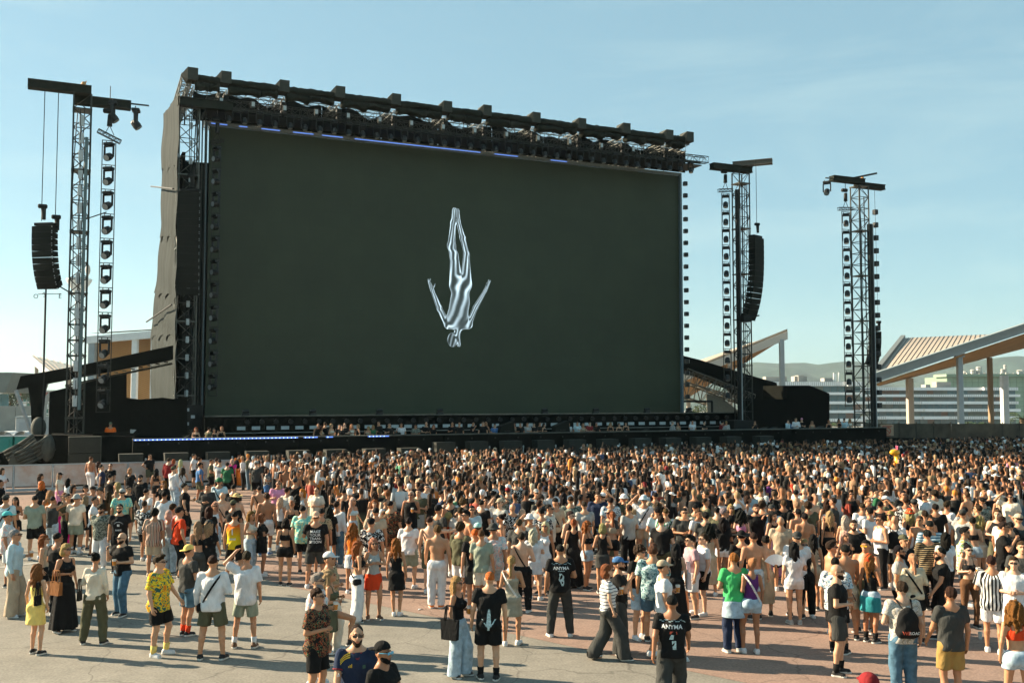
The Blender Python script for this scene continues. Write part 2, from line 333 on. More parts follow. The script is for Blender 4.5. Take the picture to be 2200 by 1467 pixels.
for i in range(nb): backdrop(-1.2+(UW+1.6)*i/nb, -1.2+(UW+1.6)*(i+1)/nb-.03).build('back_drape', BLK, roof, smooth=True)
b = MB()
for i in range(len(cus)): b.tube((cus[i], .6, zd+.5), (cus[i], .6, ZT), .05, 5)
b.truss((-1, .8, zd+.15), (UW+.6, .8, zd+.15), .8, .8, 46, .045, .025); b.truss((-1, 6, zd+.4), (UW+.6, 6, zd+.4), .8, .8, 46, .045, .025)
for i in range(len(cus)): b.truss((cus[i], -VB+.4, zt0+.2), (cus[i], 7, zt0+.25), .45, .45, 14, .035, .02)
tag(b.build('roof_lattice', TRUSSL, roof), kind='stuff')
# light-coloured lattice seen through the gap below the wrapped beam, and the side frames
b = MB(); 
for u in (uL-.2, uR): b.truss((u, -VB, zt1-.3), (u, 7.5, zd-.4), .6, .6, 16, .04, .022)
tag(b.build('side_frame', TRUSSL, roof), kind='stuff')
zl = on_v(860, 268, 2.6)[1]                                        # truss that carries the row of spotlights
b = MB(); b.truss((-.6, -2.6, zl), (UW+1.1, -2.6, zl), .5, .5, 70, .035, .018); tag(b.build('lamp_truss', TRUSS, roof), kind='stuff')
b = MB(); b.box((UW/2, -1.5, ZT+.42), (UW+1.2, 2.2, .06)); b.build('soffit', BLKP, roof)
b = MB(); b.box((UW/2, -2.55, ZT+.62), (UW+1.0, .12, .18)); b.build('soffit_rail', TRUSS, roof)
# hoists where the roof is picked up
for i, u in enumerate(cus[1:-1]):
    b = MB(); b.bbox((u+.15, -VB+.3, zt0-.25), (.38, .38, .5), .06); b.ellipsoid((u+.15, -VB+.3, zt0-.75), (.2, .18, .3)); b.tube((u+.15, -VB+.3, zt0-.2), (u+.15, -VB+.3, zl+.3), .03); b.build('chain_hoist', BLKP, roof, smooth=True)

# ------------------------------------------------------------------ moving-head lamps (one master of each kind)
def lamp_parts(root, s=1.0, tilt=40, side=False):
    b = MB(); b.bbox((0, 0, -.06*s), (.40*s, .30*s, .12*s), .02*s); b.tube((-.14*s, 0, -.0*s), (-.14*s, 0, .08*s), .02*s); b.tube((.14*s, 0, 0), (.14*s, 0, .08*s), .02*s); b.build('base', LAMPM, root)
    b = MB()
    for sx in (-1, 1): b.bbox((sx*.215*s, 0, -.38*s), (.05*s, .12*s, .50*s), .02*s)
    b.bbox((0, 0, -.15*s), (.47*s, .14*s, .06*s), .02*s); b.build('yoke', LAMPM, root)
    a = R(tilt); d = np.array([0, -math.sin(a), -math.cos(a)]); c = np.array([0, 0, -.60*s])
    b = MB(); b.tube(c-d*.17*s, c-d*.10*s, .09*s, 10, .15*s); b.tube(c-d*.10*s, c+d*.08*s, .15*s, 10, .17*s); b.tube(c+d*.08*s, c+d*.20*s, .17*s, 10, .15*s); h = b.build('head', LAMPM, root, smooth=False)
    b = MB(); b.tube(c+d*.201*s, c+d*.206*s, .13*s, 10); b.build('lens', LENS, h)
roof_u = np.linspace(.9, UW-.5, 37)
m0 = None
for i, u in enumerate(roof_u):
    if m0 is None: m0 = sthing('spotlight', u, 2.6, zl-.28, 'x', 'spotlight', 'spotlights in the row under the roof truss'); lamp_parts(m0, 1.15, 12); o = m0
    else: o = copy_tree(m0); o.location = st(u, 2.6, zl-.28)
    o['label'] = nth(i+1)+' spotlight from the grey drape in the row under the stage roof'
for i in range(14):                                                 # small pale driver boxes on the lamp truss
    u = on_v(475+i*68, 230+i*9, 2.9)[0]
    t_ = sthing('driver_box', u, 2.95, zl+.05, nth(i+1)+' pale control box from the grey drape on the roof truss', 'control box', 'control boxes on the roof truss')
    b = MB(); b.bbox((0, 0, 0), (.26, .2, .5), .02); b.build('case', TRUSS, t_); b = MB(); b.box((0, -.11, .04), (.2, .01, .3)); b.build('panel', PALE, t_)

# ------------------------------------------------------------------ side drape of the stage (left flank, sunlit)
DRP = mat('grey_drape', (0.0125, 0.0185, 0.017), 0.88, noise=0.2, nscale=0.8, bump=0.4, bscale=1.6, spec=0.15)
dr = empty('side_drape', st(-2.3, 0, 0), TH, 'tall wrinkled grey-green drape over the flank of the stage', 'drape')
rows = [(392, 188, 351, 246), (388, 330, 347, 345), (385, 470, 345, 480), (382, 600, 337, 590), (379, 690, 329, 690), (377, 770, 327, 770), (376, 862, 325, 862)]
def dpt(t):
    k = min(int(t*6), 5); f = t*6-k; r_ = [rows[k][i]*(1-f)+rows[k+1][i]*f for i in range(4)]
    a = on_u(r_[0], r_[1], -2.3); c = on_u(r_[2], r_[3], -2.3); return a, c
v_f = 1.0
bnd = [0, .17, .36, .55, .72, 1.0]
for bi in range(5):
    b = MB()
    def fn(a, c, bi=bi):
        t = bnd[bi] + (bnd[bi+1]-bnd[bi])*(1-c) + (.035 if c == 0 and bi < 4 else 0)
        A, Cc = dpt(min(t, 1)); vb = max(-16, Cc[0]); vf = min(3.5, max(-1.0, A[0])); v = vf + (vb-vf)*a; z = A[1]*(1-a)+Cc[1]*a
        scal = .45*abs(math.sin(a*math.pi*3+bi)) if c < .02 and bi < 4 else 0
        return (-.05*math.sin(a*17+bi)*(.4+.6*(1-c)) - .035*math.sin(a*7+t*9) - .02*math.sin(a*41+t*5) - (.06*(1-c) if bi < 4 else 0) - .1*math.sin(t*40+a*3)*.4, -v, z + scal)
    b.grid(fn, 40, 14); b.build('cloth_panel', DRP, dr, smooth=True)
b = MB(); b.box((.45, 2, 10.5), (.2, 7.5, 21)); b.build('back_board', BLK, dr)
# struts on the drape
for a, c in (((330, 692), (381, 655)), ((340, 402), (384, 407))):
    A = on_u(*a, -2.3); B = on_u(*c, -2.3); bb = MB(); bb.tube((-.55, -max(A[0], -15), A[1]), (-.35, -B[0], B[1]), .06, 6); bb.build('strut', BLKP, dr)

# ------------------------------------------------------------------ lattice towers
def tower(name, u, v, ztop, w, label, zbase=0.0, m=TRUSS):
    t_ = sthing(name, u, v, zbase, label, 'light tower')
    for sx in (-1, 1):
        for sy in (-1, 1):
            b = MB(); b.tube((sx*w/2, sy*w/2, 0), (sx*w/2, sy*w/2, ztop-zbase), .055, 6); b.build('mast_chord', m, t_)
    b = MB(); n = int((ztop-zbase)/(w*.92)); b.truss((0, 0, 0), (0, 0, ztop-zbase), w, w, n, .04, .028, chords=False, up=(0, 1, 0)); tag(b.build('bracing', m, t_), kind='stuff')
    b = MB(); 
    for k in range(0, n+1, 4): b.box((0, 0, (ztop-zbase)*k/n), (w+.12, w+.12, .07))
    tag(b.build('bracing_ring', m, t_), kind='stuff')
    rr_ = np.random.default_rng(int(abs(u)*10)); 
    for kk in range(3):
        x0, y0 = rr_.uniform(-w*.42, w*.42), -w*.5-.03; b = MB(); b.path([(x0+rr_.normal(0, .05), y0+rr_.normal(0, .02), .6+(ztop-zbase-1.5)*q/14) for q in range(15)], .028, 5); b.build('cable', BLKP, t_)
    b = MB(); b.bbox((0, 0, .4), (w*1.7, w*1.7, .8), .05); b.build('ballast', BLKP, t_)
    return t_
def beam_part(root, a, c, w=.34, h=.42, name='head_beam', m=BEAMC):
    b = MB(); a = np.array(a, float); c = np.array(c, float); d = (c-a)/np.linalg.norm(c-a); x = np.array([-d[1], d[0], 0]); V = []
    for p in (a, c):
        for sx, sz in ((-1, -1), (1, -1), (1, 1), (-1, 1)): V.append(p+x*sx*w/2+np.array([0, 0, sz*h/2]))
    b.add(V, [(0, 1, 2, 3), (7, 6, 5, 4), (0, 4, 5, 1), (1, 5, 6, 2), (2, 6, 7, 3), (3, 7, 4, 0)])
    for sz in (-1, 1):
        q = []
        for p in (a, c):
            for sx in (-1, 1): q.append(p+x*sx*(w/2+.07)+np.array([0, 0, sz*h/2]))
        b.add([p+np.array([0, 0, dz]) for dz in (-.03, .03) for p in q], [(0, 1, 3, 2), (4, 6, 7, 5), (0, 4, 5, 1), (2, 3, 7, 6), (0, 2, 6, 4), (1, 5, 7, 3)])
    return b.build(name, m, root)
def hoist_part(root, p, drop, s=1.0):
    b = MB(); x, y, z = p; b.tube((x, y, z), (x, y, z-drop), .025*s, 5); zz = z-drop; b.bbox((x+.05*s, y, zz-.12*s), (.55*s, .3*s, .26*s), .06*s); b.tube((x+.1*s, y, zz-.25*s), (x+.13*s, y, zz-.95*s), .15*s, 9, .12*s); b.tube((x, y, zz-.25*s), (x, y, zz-1.05*s), .02*s, 4)
    return b.build('chain_hoist', BLKP, root)
def tower_boxes(root, pxs, u0, v, face, m=PALE, size=(.26, .1, .62)):
    for (dx, dy, z) in pxs:
        b = MB(); b.bbox((dx, dy, z), size, .02); b.build('strobe_panel', m, root)

def array_cabs(root, n, w, h, d, z0, ang, yaw=0.0, tot=0.0, p=1.6, dots=True):
    """line array hung from z0 downwards: cabinet boxes follow a curve that swings under the audience"""
    z = z0; y = 0.0; cr, sr = math.cos(yaw), math.sin(yaw)
    b = MB(); b.bbox((0, .05, z0+.13), (w*.9, d*.9, .16), .02); fr = b.build('fly_frame', BLKP, root); fr.rotation_euler[2] = yaw
    for i in range(n):
        a = ang*(i/(n-1))**p*tot if tot else ang*(i/(n-1))**p
        ca, sa = math.cos(a), math.sin(a)
        def T(x_, y_, z_):
            yy = y_*ca - z_*sa; zz = y_*sa + z_*ca; return (x_, y+yy, z+zz)
        hh = h*.985; V = [T(x_, y_, z_) for (x_, y_, z_) in ((-w/2, -d/2, 0), (w/2, -d/2, 0), (w/2, -d/2, -hh), (-w/2, -d/2, -hh), (-w/2*.88, d/2, -hh*.09), (w/2*.88, d/2, -hh*.09), (w/2*.88, d/2, -hh*.91), (-w/2*.88, d/2, -hh*.91))]
        V = [(x_*cr - (y_)*sr, x_*sr + y_*cr, z_) for x_, y_, z_ in V]
        b = MB(); b.add(V, [(0, 1, 2, 3), (5, 4, 7, 6), (0, 4, 5, 1), (2, 6, 7, 3), (1, 5, 6, 2), (0, 3, 7, 4)]); o = b.build('cabinet', CAB, root)
        if dots:
            bb = MB()
            for sx in ((w/2+.008,)):
                q = T(sx-.03, -d/2-.012, -.05); q2 = T(sx-.03, -d/2-.012, -hh+.05)
                for qq in (q, q2): x_, y_, z_ = qq; bb.ellipsoid((x_*cr-y_*sr, x_*sr+y_*cr, z_), (.028, .02, .028), 6, 4)
            bb.build('latch', PALE, o)
        y += h*math.sin(a)*1.0; z -= h*math.cos(a)
    return z

def ladder(name, u, v, zt, zb, w, n, label, lab2, grp, lampyaw=0.0, tilt=30, s=1.05, topw=1.6, topang=0.0, hoist=1.6):
    t_ = sthing(name, u, v, 0, label, 'lamp ladder')
    for sx in (-1, 1): b = MB(); b.tube((sx*w/2, 0, zb), (sx*w/2, 0, zt), .03, 6); b.build('rail', TRUSS, t_)
    for i in range(n+1): z = zt-(zt-zb)*i/n; b = MB(); b.tube((-w/2-.03, 0, z), (w/2+.03, 0, z), .025, 5); b.build('rung', TRUSS, t_)
    b = MB(); ca, sa = math.cos(topang), math.sin(topang); b.truss((-topw/2*ca, 0, zt+.25-topw/2*sa), (topw/2*ca, 0, zt+.25+topw/2*sa), .22, .22, 8, .022, .012); tag(b.build('top_truss', TRUSS, t_), kind='stuff')
    if hoist:
        b = MB(); 
        for sx in (-.25, .25): b.tube((sx, 0, zt+.35), (0, 0, zt+.9), .02, 5)
        b.tube((0, 0, zt+.85), (.02, 0, zt+1.5), .15, 9, .13); b.bbox((-.1, 0, zt+1.72), (.55, .3, .26), .07); b.tube((0, 0, zt+1.8), (0, 0, zt+hoist+1.2), .025, 5); b.build('chain_hoist', BLKP, t_)
    m_ = None
    for i in range(n):
        z = zt-(zt-zb)*(i)/n-.12; o = empty('spotlight', st(u, v, z), TH+lampyaw, None, 'spotlight', grp)
        if m_ is None: m_ = o; lamp_parts(o, s, tilt)
        else:
            for ch in m_.children: copy_tree(ch, o)
        o['label'] = (ORD[i] + (' spotlight from the top in ' if i else ' spotlight in ') + lab2)
    return t_
def place(px, v, py=900): return on_v(px, py, v)[0]

# outer tower on the sunlit side
VO = 9.0; u1 = place(168, VO, 600); z1 = on_v(172, 205, VO)[1]
tw = tower('light_tower', u1, VO, z1, .92, 'slim black lattice tower with a long T beam, standing apart from the screen')
# crossbeam in perspective: ends seen at (60,180) and (300,222)
za = on_v(172, 196, VO)[1]; ul = on_v(60, 186, VO)[0]; ur = on_v(282, 216, VO)[0]
beam_part(tw, (ul-u1, -.25, za-.0), (.45, -.25, za-.0), .5, .42); beam_part(tw, (-.45, .3, za-.45), (ur-u1, .3, za-.45), .5, .42)
b = MB(); b.tube((ur-u1-.1, .3, za-.32), (ur-u1+1.0, .3, za-.32), .05); b.build('boom', TRUSS, tw)
b = MB(); b.ellipsoid((.02, 0, za+.38), (.14, .14, .2)); b.ellipsoid((-.1, 0, za+.3), (.13, .13, .1)); b.tube((.1, 0, za+.4), (.16, 0, za+.62), .04); b.build('beacon', mat('orange_beacon', (.55, .22, .04), .5), tw)
tower_boxes(tw, [(-.02, -.46, on_v(170, 263+37.4*i, VO)[1]) for i in range(17)], u1, VO, 0)
b = MB(); b.tube((-.02, -.44, on_v(168, 250, VO)[1]), (-.02, -.44, on_v(168, 900, VO)[1]), .03); b.tube((.26, -.5, on_v(188, 300, VO)[1]), (.20, -.5, on_v(180, 880, VO)[1]), .09, 8); b.build('cable_hose', mat('hose_teal', (.10, .15, .15), .5), tw)
b = MB(); b.tube((.3, -.4, on_v(190, 474, VO)[1]), (1.4, -.4, on_v(222, 458, VO)[1]), .035); b.build('boom', TRUSS, tw)
for pxy in ((243, 225), (292, 240)):                              # two lamps clamped under the T beam
    uu, zz = on_v(*pxy, VO); o = empty('spotlight', st(uu, VO, zz+.15), TH+R(80), 'spotlight clamped under the T beam tip, %s' % ('nearer the mast' if pxy[0] < 260 else 'outermost of the two'), 'spotlight', 'spotlights under the T beam'); lamp_parts(o, 1.5, 38)
ladder('lamp_ladder', place(230, VO+.2, 500), VO+.2, on_v(230, 304, VO)[1], on_v(230, 885, VO)[1], .72, 11, 'lamp ladder hanging beside the outer tower near the orange worker',
       'the ladder hanging by the worker-side tower', 'spotlights in the ladder by the worker', R(-38), 62, 1.35, 1.35, -.42, 2.0)
# hung side array of the same tower
uu, zz = on_v(98, 488, VO); sa = sthing('speaker_array', uu, VO+.1, 0, 'short curved line array hanging on two chains below the T beam', 'speaker array')
zb_ = array_cabs(sa, 10, 1.28, .345, .62, zz, R(26), R(-34))
for px, py in ((90, 440), (119, 463)):
    a_, c_ = on_v(px, py, VO); hoist_part(sa, (a_-uu, 0, za-.2), za-.2-c_, .9)
b = MB(); zz2 = on_v(130, 628, VO)[1]; b.tube((.3, .2, zb_+.35), (u1-uu-.3, .1, zb_-.35), .04); b.tube((.1, .3, zb_+.15), (.1, .3, 1.0), .05); b.build('stay', BLKP, sa)
bk2 = sthing('tower_backing', 0, 0, 0, 'dark grey backing cloth between the drape and the screen edge', 'drape'); b = MB(); b.grid(lambda a, c: (-2.25+3.0*a, .9+.08*math.sin(a*11+c*3), 21.0*c), 14, 10); b.build('cloth', DRP, bk2, smooth=True)
# stage tower that carries the main array
VS = 2.2; us = place(399, VS, 600); zs = on_v(400, 225, VS)[1]
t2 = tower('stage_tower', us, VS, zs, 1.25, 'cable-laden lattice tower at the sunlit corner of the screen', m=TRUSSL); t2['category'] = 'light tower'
for x_ in (.85, 1.05): b = MB(); b.tube((x_, -.3, 2.4), (x_, -.3, zs-.5), .05); b.build('cable_hose', TRUSS, t2)
tower_boxes(t2, [(.1, -.66, on_v(405, 275+38*i, VS)[1]) for i in range(17)], us, VS, 0, PALE, (.22, .06, .42))
b = MB(); b.box((.3, -.5, 3.4), (1.6, .9, 1.6)); b.build('rack_case', BLKP, t2)
for k in range(5): b = MB(); b.box((-.2+.35*(k % 3), -.96, 3.0+.45*(k//2)), (.24, .02, .2)); b.build('rack_panel', PALE, t2)
beam_part(t2, (-.8, -.9, on_v(400, 228, VS)[1]), (on_v(495, 236, VS)[0]-us, -.9, on_v(400, 228, VS)[1]), .4, .5)
uu, zz = on_v(409, 414, VS+1.4); ma = sthing('speaker_array', uu, VS+1.4, 0, 'tall straight line array hanging against the corner of the screen', 'speaker array')
array_cabs(ma, 15, 1.42, (zz-on_v(409, 634, VS+1.4)[1])/15, .7, zz, R(5), R(-20)); hoist_part(ma, (0, 0, zz+3.2), 2.0, .9)
b = MB(); b.tube((0, 0, zz+3.2), (0, 0, on_v(409, 236, VS)[1]), .025); b.build('chain', BLKP, ma)
ladder('lamp_ladder', place(463, VS+.8, 500), VS+.8, on_v(460, 312, VS+.8)[1], on_v(460, 850, VS+.8)[1], .5, 11, 'lamp ladder hanging in front of the dark screen',
       'the ladder hanging before the dark screen', 'spotlights in the ladder before the screen', R(-62), 86, 1.35, .9, .3, 1.7)
# towers on the far side
def right_tower(px, v, pyt, label, name='light_tower', w=.95):
    u_ = place(px, v, 600); z_ = on_v(px, pyt, v)[1]; return tower(name, u_, v, z_, w, label), u_, z_
VR = 6.5
t3, u3, z3 = right_tower(1594, VR, 372, 'lattice tower between the screen and the outermost tower, carrying a speaker array')
e0 = on_v(1527, 355, VR)[0]-u3; zb3 = z3+.25; beam_part(t3, (e0, -.1, zb3), (.9, -.1, zb3), .5, .42); 
beam_part(t3, (-.5, .3, zb3+.4), (1.7, -1.8, zb3+.45), .5, .34, m=mat('tan_beam', (.10, .085, .065), .7, noise=.2))
b = MB(); b.tube((-.72, -.45, 1.5), (-.72, -.45, z3-1.5), .16, 8); b.build('cable_hose', BLKP, t3)
b = MB(); b.tube((-.5, -.5, 1.5), (-.5, -.5, z3-3), .05, 8); b.build('cable_hose', STEEL, t3)
ladder('lamp_ladder', place(1558, VR, 500), VR+.1, on_v(1553, 416, VR)[1], on_v(1568, 862, VR)[1], .72, 12, 'lamp ladder hanging on the tower with the sunlit speaker array',
       'the ladder beside the array tower beyond the screen', 'spotlights in the ladder beyond the screen', R(-39), 18, 1.25, 1.35, .12, 1.2)
uu, zz = on_v(1624, 512, VR+1.6); a3 = sthing('speaker_array', uu, VR+1.6, 0, 'long line array hanging from the tower just beyond the screen', 'speaker array')
array_cabs(a3, 15, 1.36, (zz-on_v(1624, 684, VR+1.6)[1])/15*1.02, .62, zz, R(24), R(22), p=2.2)
hoist_part(a3, (.1, 0, zz+1.3), .1, .8); b = MB(); b.tube((.1, 0, zz+1.2), (.1, 0, zb3+.5), .02, 5); b.build('chain', BLKP, a3)
b = MB(); b.tube((-.9, 0, zz-6.2), (.2, 0, zz-6.0), .06); b.bbox((-1.1, 0, zz-6.3), (.7, .6, .5)); b.build('stay', BLKP, a3)
VQ = 10.0
t4, u4, z4 = right_tower(1850, VQ, 402, 'outermost lattice tower standing in front of the white hotel')
e0 = on_v(1785, 393, VQ)[0]-u4; e1 = on_v(1905, 388, VQ)[0]-u4; zb4 = z4+.25
beam_part(t4, (e0, -.1, zb4+.15), (.3, -.1, zb4+.15), .5, .36); beam_part(t4, (0, .4, zb4), (e1, .4, zb4+.0), .45, .36)
b = MB(); b.tube((e0-.7, -.2, zb4+.1), (.4, -.2, zb4+.15), .05); b.tube((-.6, 0, zb4+.4), (1.0, -.9, zb4+.75), .08); b.build('boom', TRUSS, t4)
b = MB(); b.ellipsoid((.35, 0, zb4+.45), (.12, .12, .18)); b.build('beacon', MATS['orange_beacon'], t4)
b = MB(); b.tube((.72, -.3, 1.5), (.72, -.3, z4-3), .22, 8); b.build('cable_hose', BLKP, t4)
b = MB(); b.tube((.98, -.35, 1.5), (.98, -.35, z4-3), .05, 8); b.build('cable_hose', STEEL, t4)
for i in range(16):
    z = on_v(1878, 458+27.5*i, VQ)[1]; b = MB(); b.bbox((1.28, -.35, z), (.34, .34, .40), .03); o = b.build('edge_lamp', LAMPM, t4); b = MB(); b.box((1.455, -.35, z), (.012, .26, .32)); b.build('glass', PALE, o)
o = empty('spotlight', st(u4+e0-.4, VQ, zb4-.1), TH+R(-60), 'spotlight clamped at the tip of the outermost tower head', 'spotlight'); lamp_parts(o, 1.35, 40)
ladder('lamp_ladder', place(1817, VQ, 550), VQ+.1, on_v(1814, 456, VQ)[1], on_v(1824, 872, VQ)[1], .82, 11, 'lamp ladder hanging in front of the white hotel',
       'the ladder in front of the white hotel', 'spotlights in the ladder by the hotel', R(-37), 15, 1.25, 1.5, .08, 1.4)
uu, zz = on_v(1891, 712, VQ); a4 = sthing('speaker_array', uu, VQ-.6, 0, 'short curved line array at the outermost tower, seen side-on', 'speaker array')
array_cabs(a4, 8, 1.1, (zz-on_v(1891, 786, VQ)[1])/8, .75, zz, R(20), R(62), p=1.6)
hoist_part(a4, (.4, 0, zz+1.0), .1, .8); b = MB(); b.tube((.4, 0, zz+.9), (.3, 0, zb4), .015, 5); b.build('chain', BLKP, a4)

# ------------------------------------------------------------------ stage platform
VL = 13.0; ZL = on_v(950, 934.5, VL)[1]; UA = on_v(285, 945, VL)[0]; UB = on_v(1905, 925, VL)[0]
plat = sthing('stage_platform', 0, 0, 0, 'long black stage platform running below the video screen', 'stage')
ZD = on_v(800, 909, 11.5)[1]-1.76
b = MB(); b.box(((UA+UB)/2, -VL/2-.5, ZD/2), (UB-UA, VL-1.2, ZD)); b.build('deck', BLKP, plat)
npan = 18
for i in range(npan):
    w = (UB-UA)/npan; b = MB(); b.box((UA+w*(i+.5), -VL+.2, ZL/2), (w-.02, .4, ZL)); b.build('front_panel', BLK, plat)
b = MB(); b.box(((UA+UB)/2, -VL+.2, ZL+.035), (UB-UA, .5, .06)); b.build('front_rail', mat('rail_edge', (.085, .085, .065), .55, noise=.5, nscale=2.5), plat)
for i in range(34):
    u_ = UA+.8+(UB-UA-1.6)*i/33; b = MB(); b.bbox((u_, -VL+.05, ZL-.22), (.07, .25, .10), .01); b.build('rail_bracket', TRUSS, plat)
for x0, x1 in ((287, 640), (652, 682), (700, 715), (790, 835)):
    a_ = on_v(x0, 940, VL)[0]; c_ = on_v(x1, 940, VL)[0]
    b = MB(); b.box(((a_+c_)/2, -VL-.04, ZL+.0), (c_-a_, .06, .07)); b.build('led_strip', BLUE, plat)
    nd_ = int((c_-a_)/.22); b = MB()
    for k in range(nd_): b.ellipsoid((a_+.1+k*.22, -VL-.08, ZL), (.035, .02, .03), 6, 4)
    tag(b.build('led_dot', mat('led_dot', (.6, .7, .9), .3, emit=(.45, .6, 1), estr=.9), plat), kind='stuff')
# riser behind the guests with its row of pale panels and floor lamps
VI = 4.5; zr = on_v(950, 892, VI)[1]; ur0 = on_v(440, 900, VI)[0]; ur1 = on_v(1585, 890, VI)[0]
rs = sthing('screen_riser', 0, 0, 0, 'black riser under the screen with a row of pale panels', 'stage riser')
b = MB(); b.box(((ur0+ur1)/2, -VI/2, (zr+ZD)/2), (ur1-ur0, VI, zr-ZD)); b.build('riser_body', BLK, rs)
b = MB(); b.box(((ur0+ur1)/2, -VI+.1, zr+.04), (ur1-ur0, .4, .07)); b.build('riser_edge', MATS['rail_edge'], rs)
zq = on_v(950, 922, VI)[1]
b = MB(); b.box(((ur0+ur1)/2, -VI-.12, zq-.06), (ur1-ur0, .2, .05)); b.build('riser_shelf', mat('shelf_edge', (.17, .18, .16), .5, noise=.4, nscale=2), rs)
npn = 41
for i in range(npn):
    u_ = on_v(518, 915, VI)[0] + (on_v(1552, 908, VI)[0]-on_v(518, 915, VI)[0])*i/(npn-1)
    zp = on_v(950, 914.5, VI)[1]
    b = MB(); b.box((u_, -VI-.03, zp), (.52, .05, .22)); b.build('pale_panel', PALE, rs)
    b = MB(); b.tube((u_+.35, -VI-.02, zp+.42), (u_+.35, -VI-.2, zp+.40), .15, 9, .17); b.build('floor_lamp', LAMPM, rs)
for i, px in enumerate((528, 672, 815, 945, 1170, 1280, 1390, 1480)):            # small lamps standing on top of the riser
    u_ = on_v(px, 888, VI-.6)[0]; o = sthing('floor_spotlight', u_, VI-.6, zr+.02, nth(i+1)+' floor lamp from the grey drape on the riser under the screen', 'floor lamp', 'floor lamps on the riser edge')
    b = MB(); b.bbox((0, 0, .1), (.5, .3, .2), .03); b.build('base', LAMPM, o); b = MB(); b.tube((-.2, 0, .3), (.2, 0, .34), .12, 8); b.build('head', LAMPM, o)
for i, px in enumerate((399, 850, 1086, 1205, 1385, 1640, 1660, 1760)):          # monitor wedges behind the lip
    u_, _ = on_v(px, 930, VL-1.0); o = sthing('monitor_wedge', u_, VL-1.0, ZL-.45, nth(i+1)+' black monitor wedge behind the stage lip, counted from the worker', 'monitor speaker', 'monitor wedges behind the stage lip')
    big = 1.0 if px not in (1086, 1205) else 2.0
    b = MB(); b.prism([(-.3*big, 0), (.3*big, 0), (.22*big, .62*big), (-.25*big, .45*big)], -.3, .3); b.build('cabinet', CAB, o)
    b = MB(); b.box((0, -.31, .62), (.4, .02, .04)); b.build('handle', TRUSS, o)
# subwoofers in the pit
VSUB = 14.6
subs = [281, 378, 468, 552, 640, 720, 803, 878, 953, 1024, 1097, 1167, 1235, 1305, 1375, 1440, 1505, 1570, 1640]
sbm = mat('subwoofer_grille', (.021, .023, .016), .8, noise=.25, nscale=5, bump=.3, bscale=80)
for i, px in enumerate(subs):
    u_ = on_v(px, 975, VSUB)[0]; h_ = 1.75 if px < 900 else 2.05
    o = sthing('subwoofer', u_, VSUB, 0, ('%s black subwoofer of the pit row, counted from the barrier panels' % (['first']+ORD[1:])[i]), 'subwoofer', 'subwoofers in the pit')
    b = MB(); b.bbox((0, 0, h_*.3), (1.5, .9, h_*.6), .03); b.build('cabinet', sbm, o); b = MB(); b.prism([(-.55, h_*.61), (.55, h_*.61), (.6, h_), (-.6, h_)], -.42, .42); b.build('cabinet', sbm, o)
    b = MB(); b.tube((.7, -.3, h_*.62), (.72, -.3, h_*.8), .03); b.ellipsoid((.72, -.3, h_*.83), (.05, .05, .08)); b.build('cable_plug', PALE, o)
# ------------------------------------------------------------------ black side structures, sunlit side
def slab(name, pts, v, th, m, parent=None, label=None, cat=None):
    P = [on_v(x, y, v) for x, y in pts]; b = MB(); b.prism(P, -v, -v+th)
    o = b.build(name, m, parent); 
    if parent is None: o.location = st(0, 0, 0); o.rotation_euler = (0, 0, TH); tag(o, label, cat)
    return o
wl = sthing('stage_wing', 0, 0, 0, 'black fabric-clad wing with a sloping roof beam beside the worker', 'stage wing')
slab('roof_beam', [(35, 836), (44, 808), (165, 786), (372, 742), (372, 772), (100, 824)], 6.0, 2.5, BLK, wl)
slab('wall', [(60, 830), (101, 822), (96, 858), (92, 935), (68, 935), (66, 870)], 6.2, 1.0, BLK, wl)
slab('wall', [(106, 842), (200, 818), (200, 940), (104, 938)], 6.6, .3, BLK, wl); slab('wall', [(200, 818), (272, 803), (272, 860), (272, 945), (200, 945)], 6.6, .3, BLK, wl)
slab('wall', [(272, 854), (300, 858), (350, 854), (372, 857), (402, 853), (403, 945), (272, 945)], 6.6, .3, BLK, wl)
b = MB(); A = on_v(34, 838, 6.0); B = on_v(68, 930, 6.0); b.tube((A[0], -6.1, A[1]), (B[0], -6.1, B[1]), .12); b.build('strut', STEEL, wl)
slab('white_edge', [(98, 850), (106, 842), (100, 880), (98, 935), (93, 935), (94, 885)], 6.9, .1, mat('pale_canvas', (.45, .44, .40), .8, noise=.15), wl)
b = MB(); 
for k in range(9):
    A = on_v(210+k*18, 800-k*3.7, 5.0); B = on_v(219+k*18, 790-k*3.7, 5.0); b.tube((A[0], -4.4, A[1]-.2), (B[0], -4.4, B[1]-.5), .05); 
A = on_v(140, 818, 5.0); B = on_v(372, 770, 5.0); b.tube((A[0], -4.4, A[1]-.3), (B[0], -4.4, B[1]-.3), .08); tag(b.build('underbeam', TRUSSL, wl), kind='stuff')
bx = sthing('stage_plinth', 0, 0, 0, 'low black stage plinth behind the pale barrier panels', 'stage')
slab('front', [(110, 934), (290, 938), (290, 998), (105, 1004)], 11.0, 3.0, BLK, bx); slab('front', [(-260, 1008), (0, 974), (40, 957), (72, 936), (105, 936), (105, 1004), (-260, 1022)], 10.6, 2.0, BLK, bx)
slab('counter', [(200, 930), (300, 928), (302, 945), (200, 945)], 9.8, .6, BLK, bx)
slab('pale_corner', [(280, 922), (293, 923), (286, 930), (280, 930)], 9.9, .1, MATS['pale_canvas'], bx)
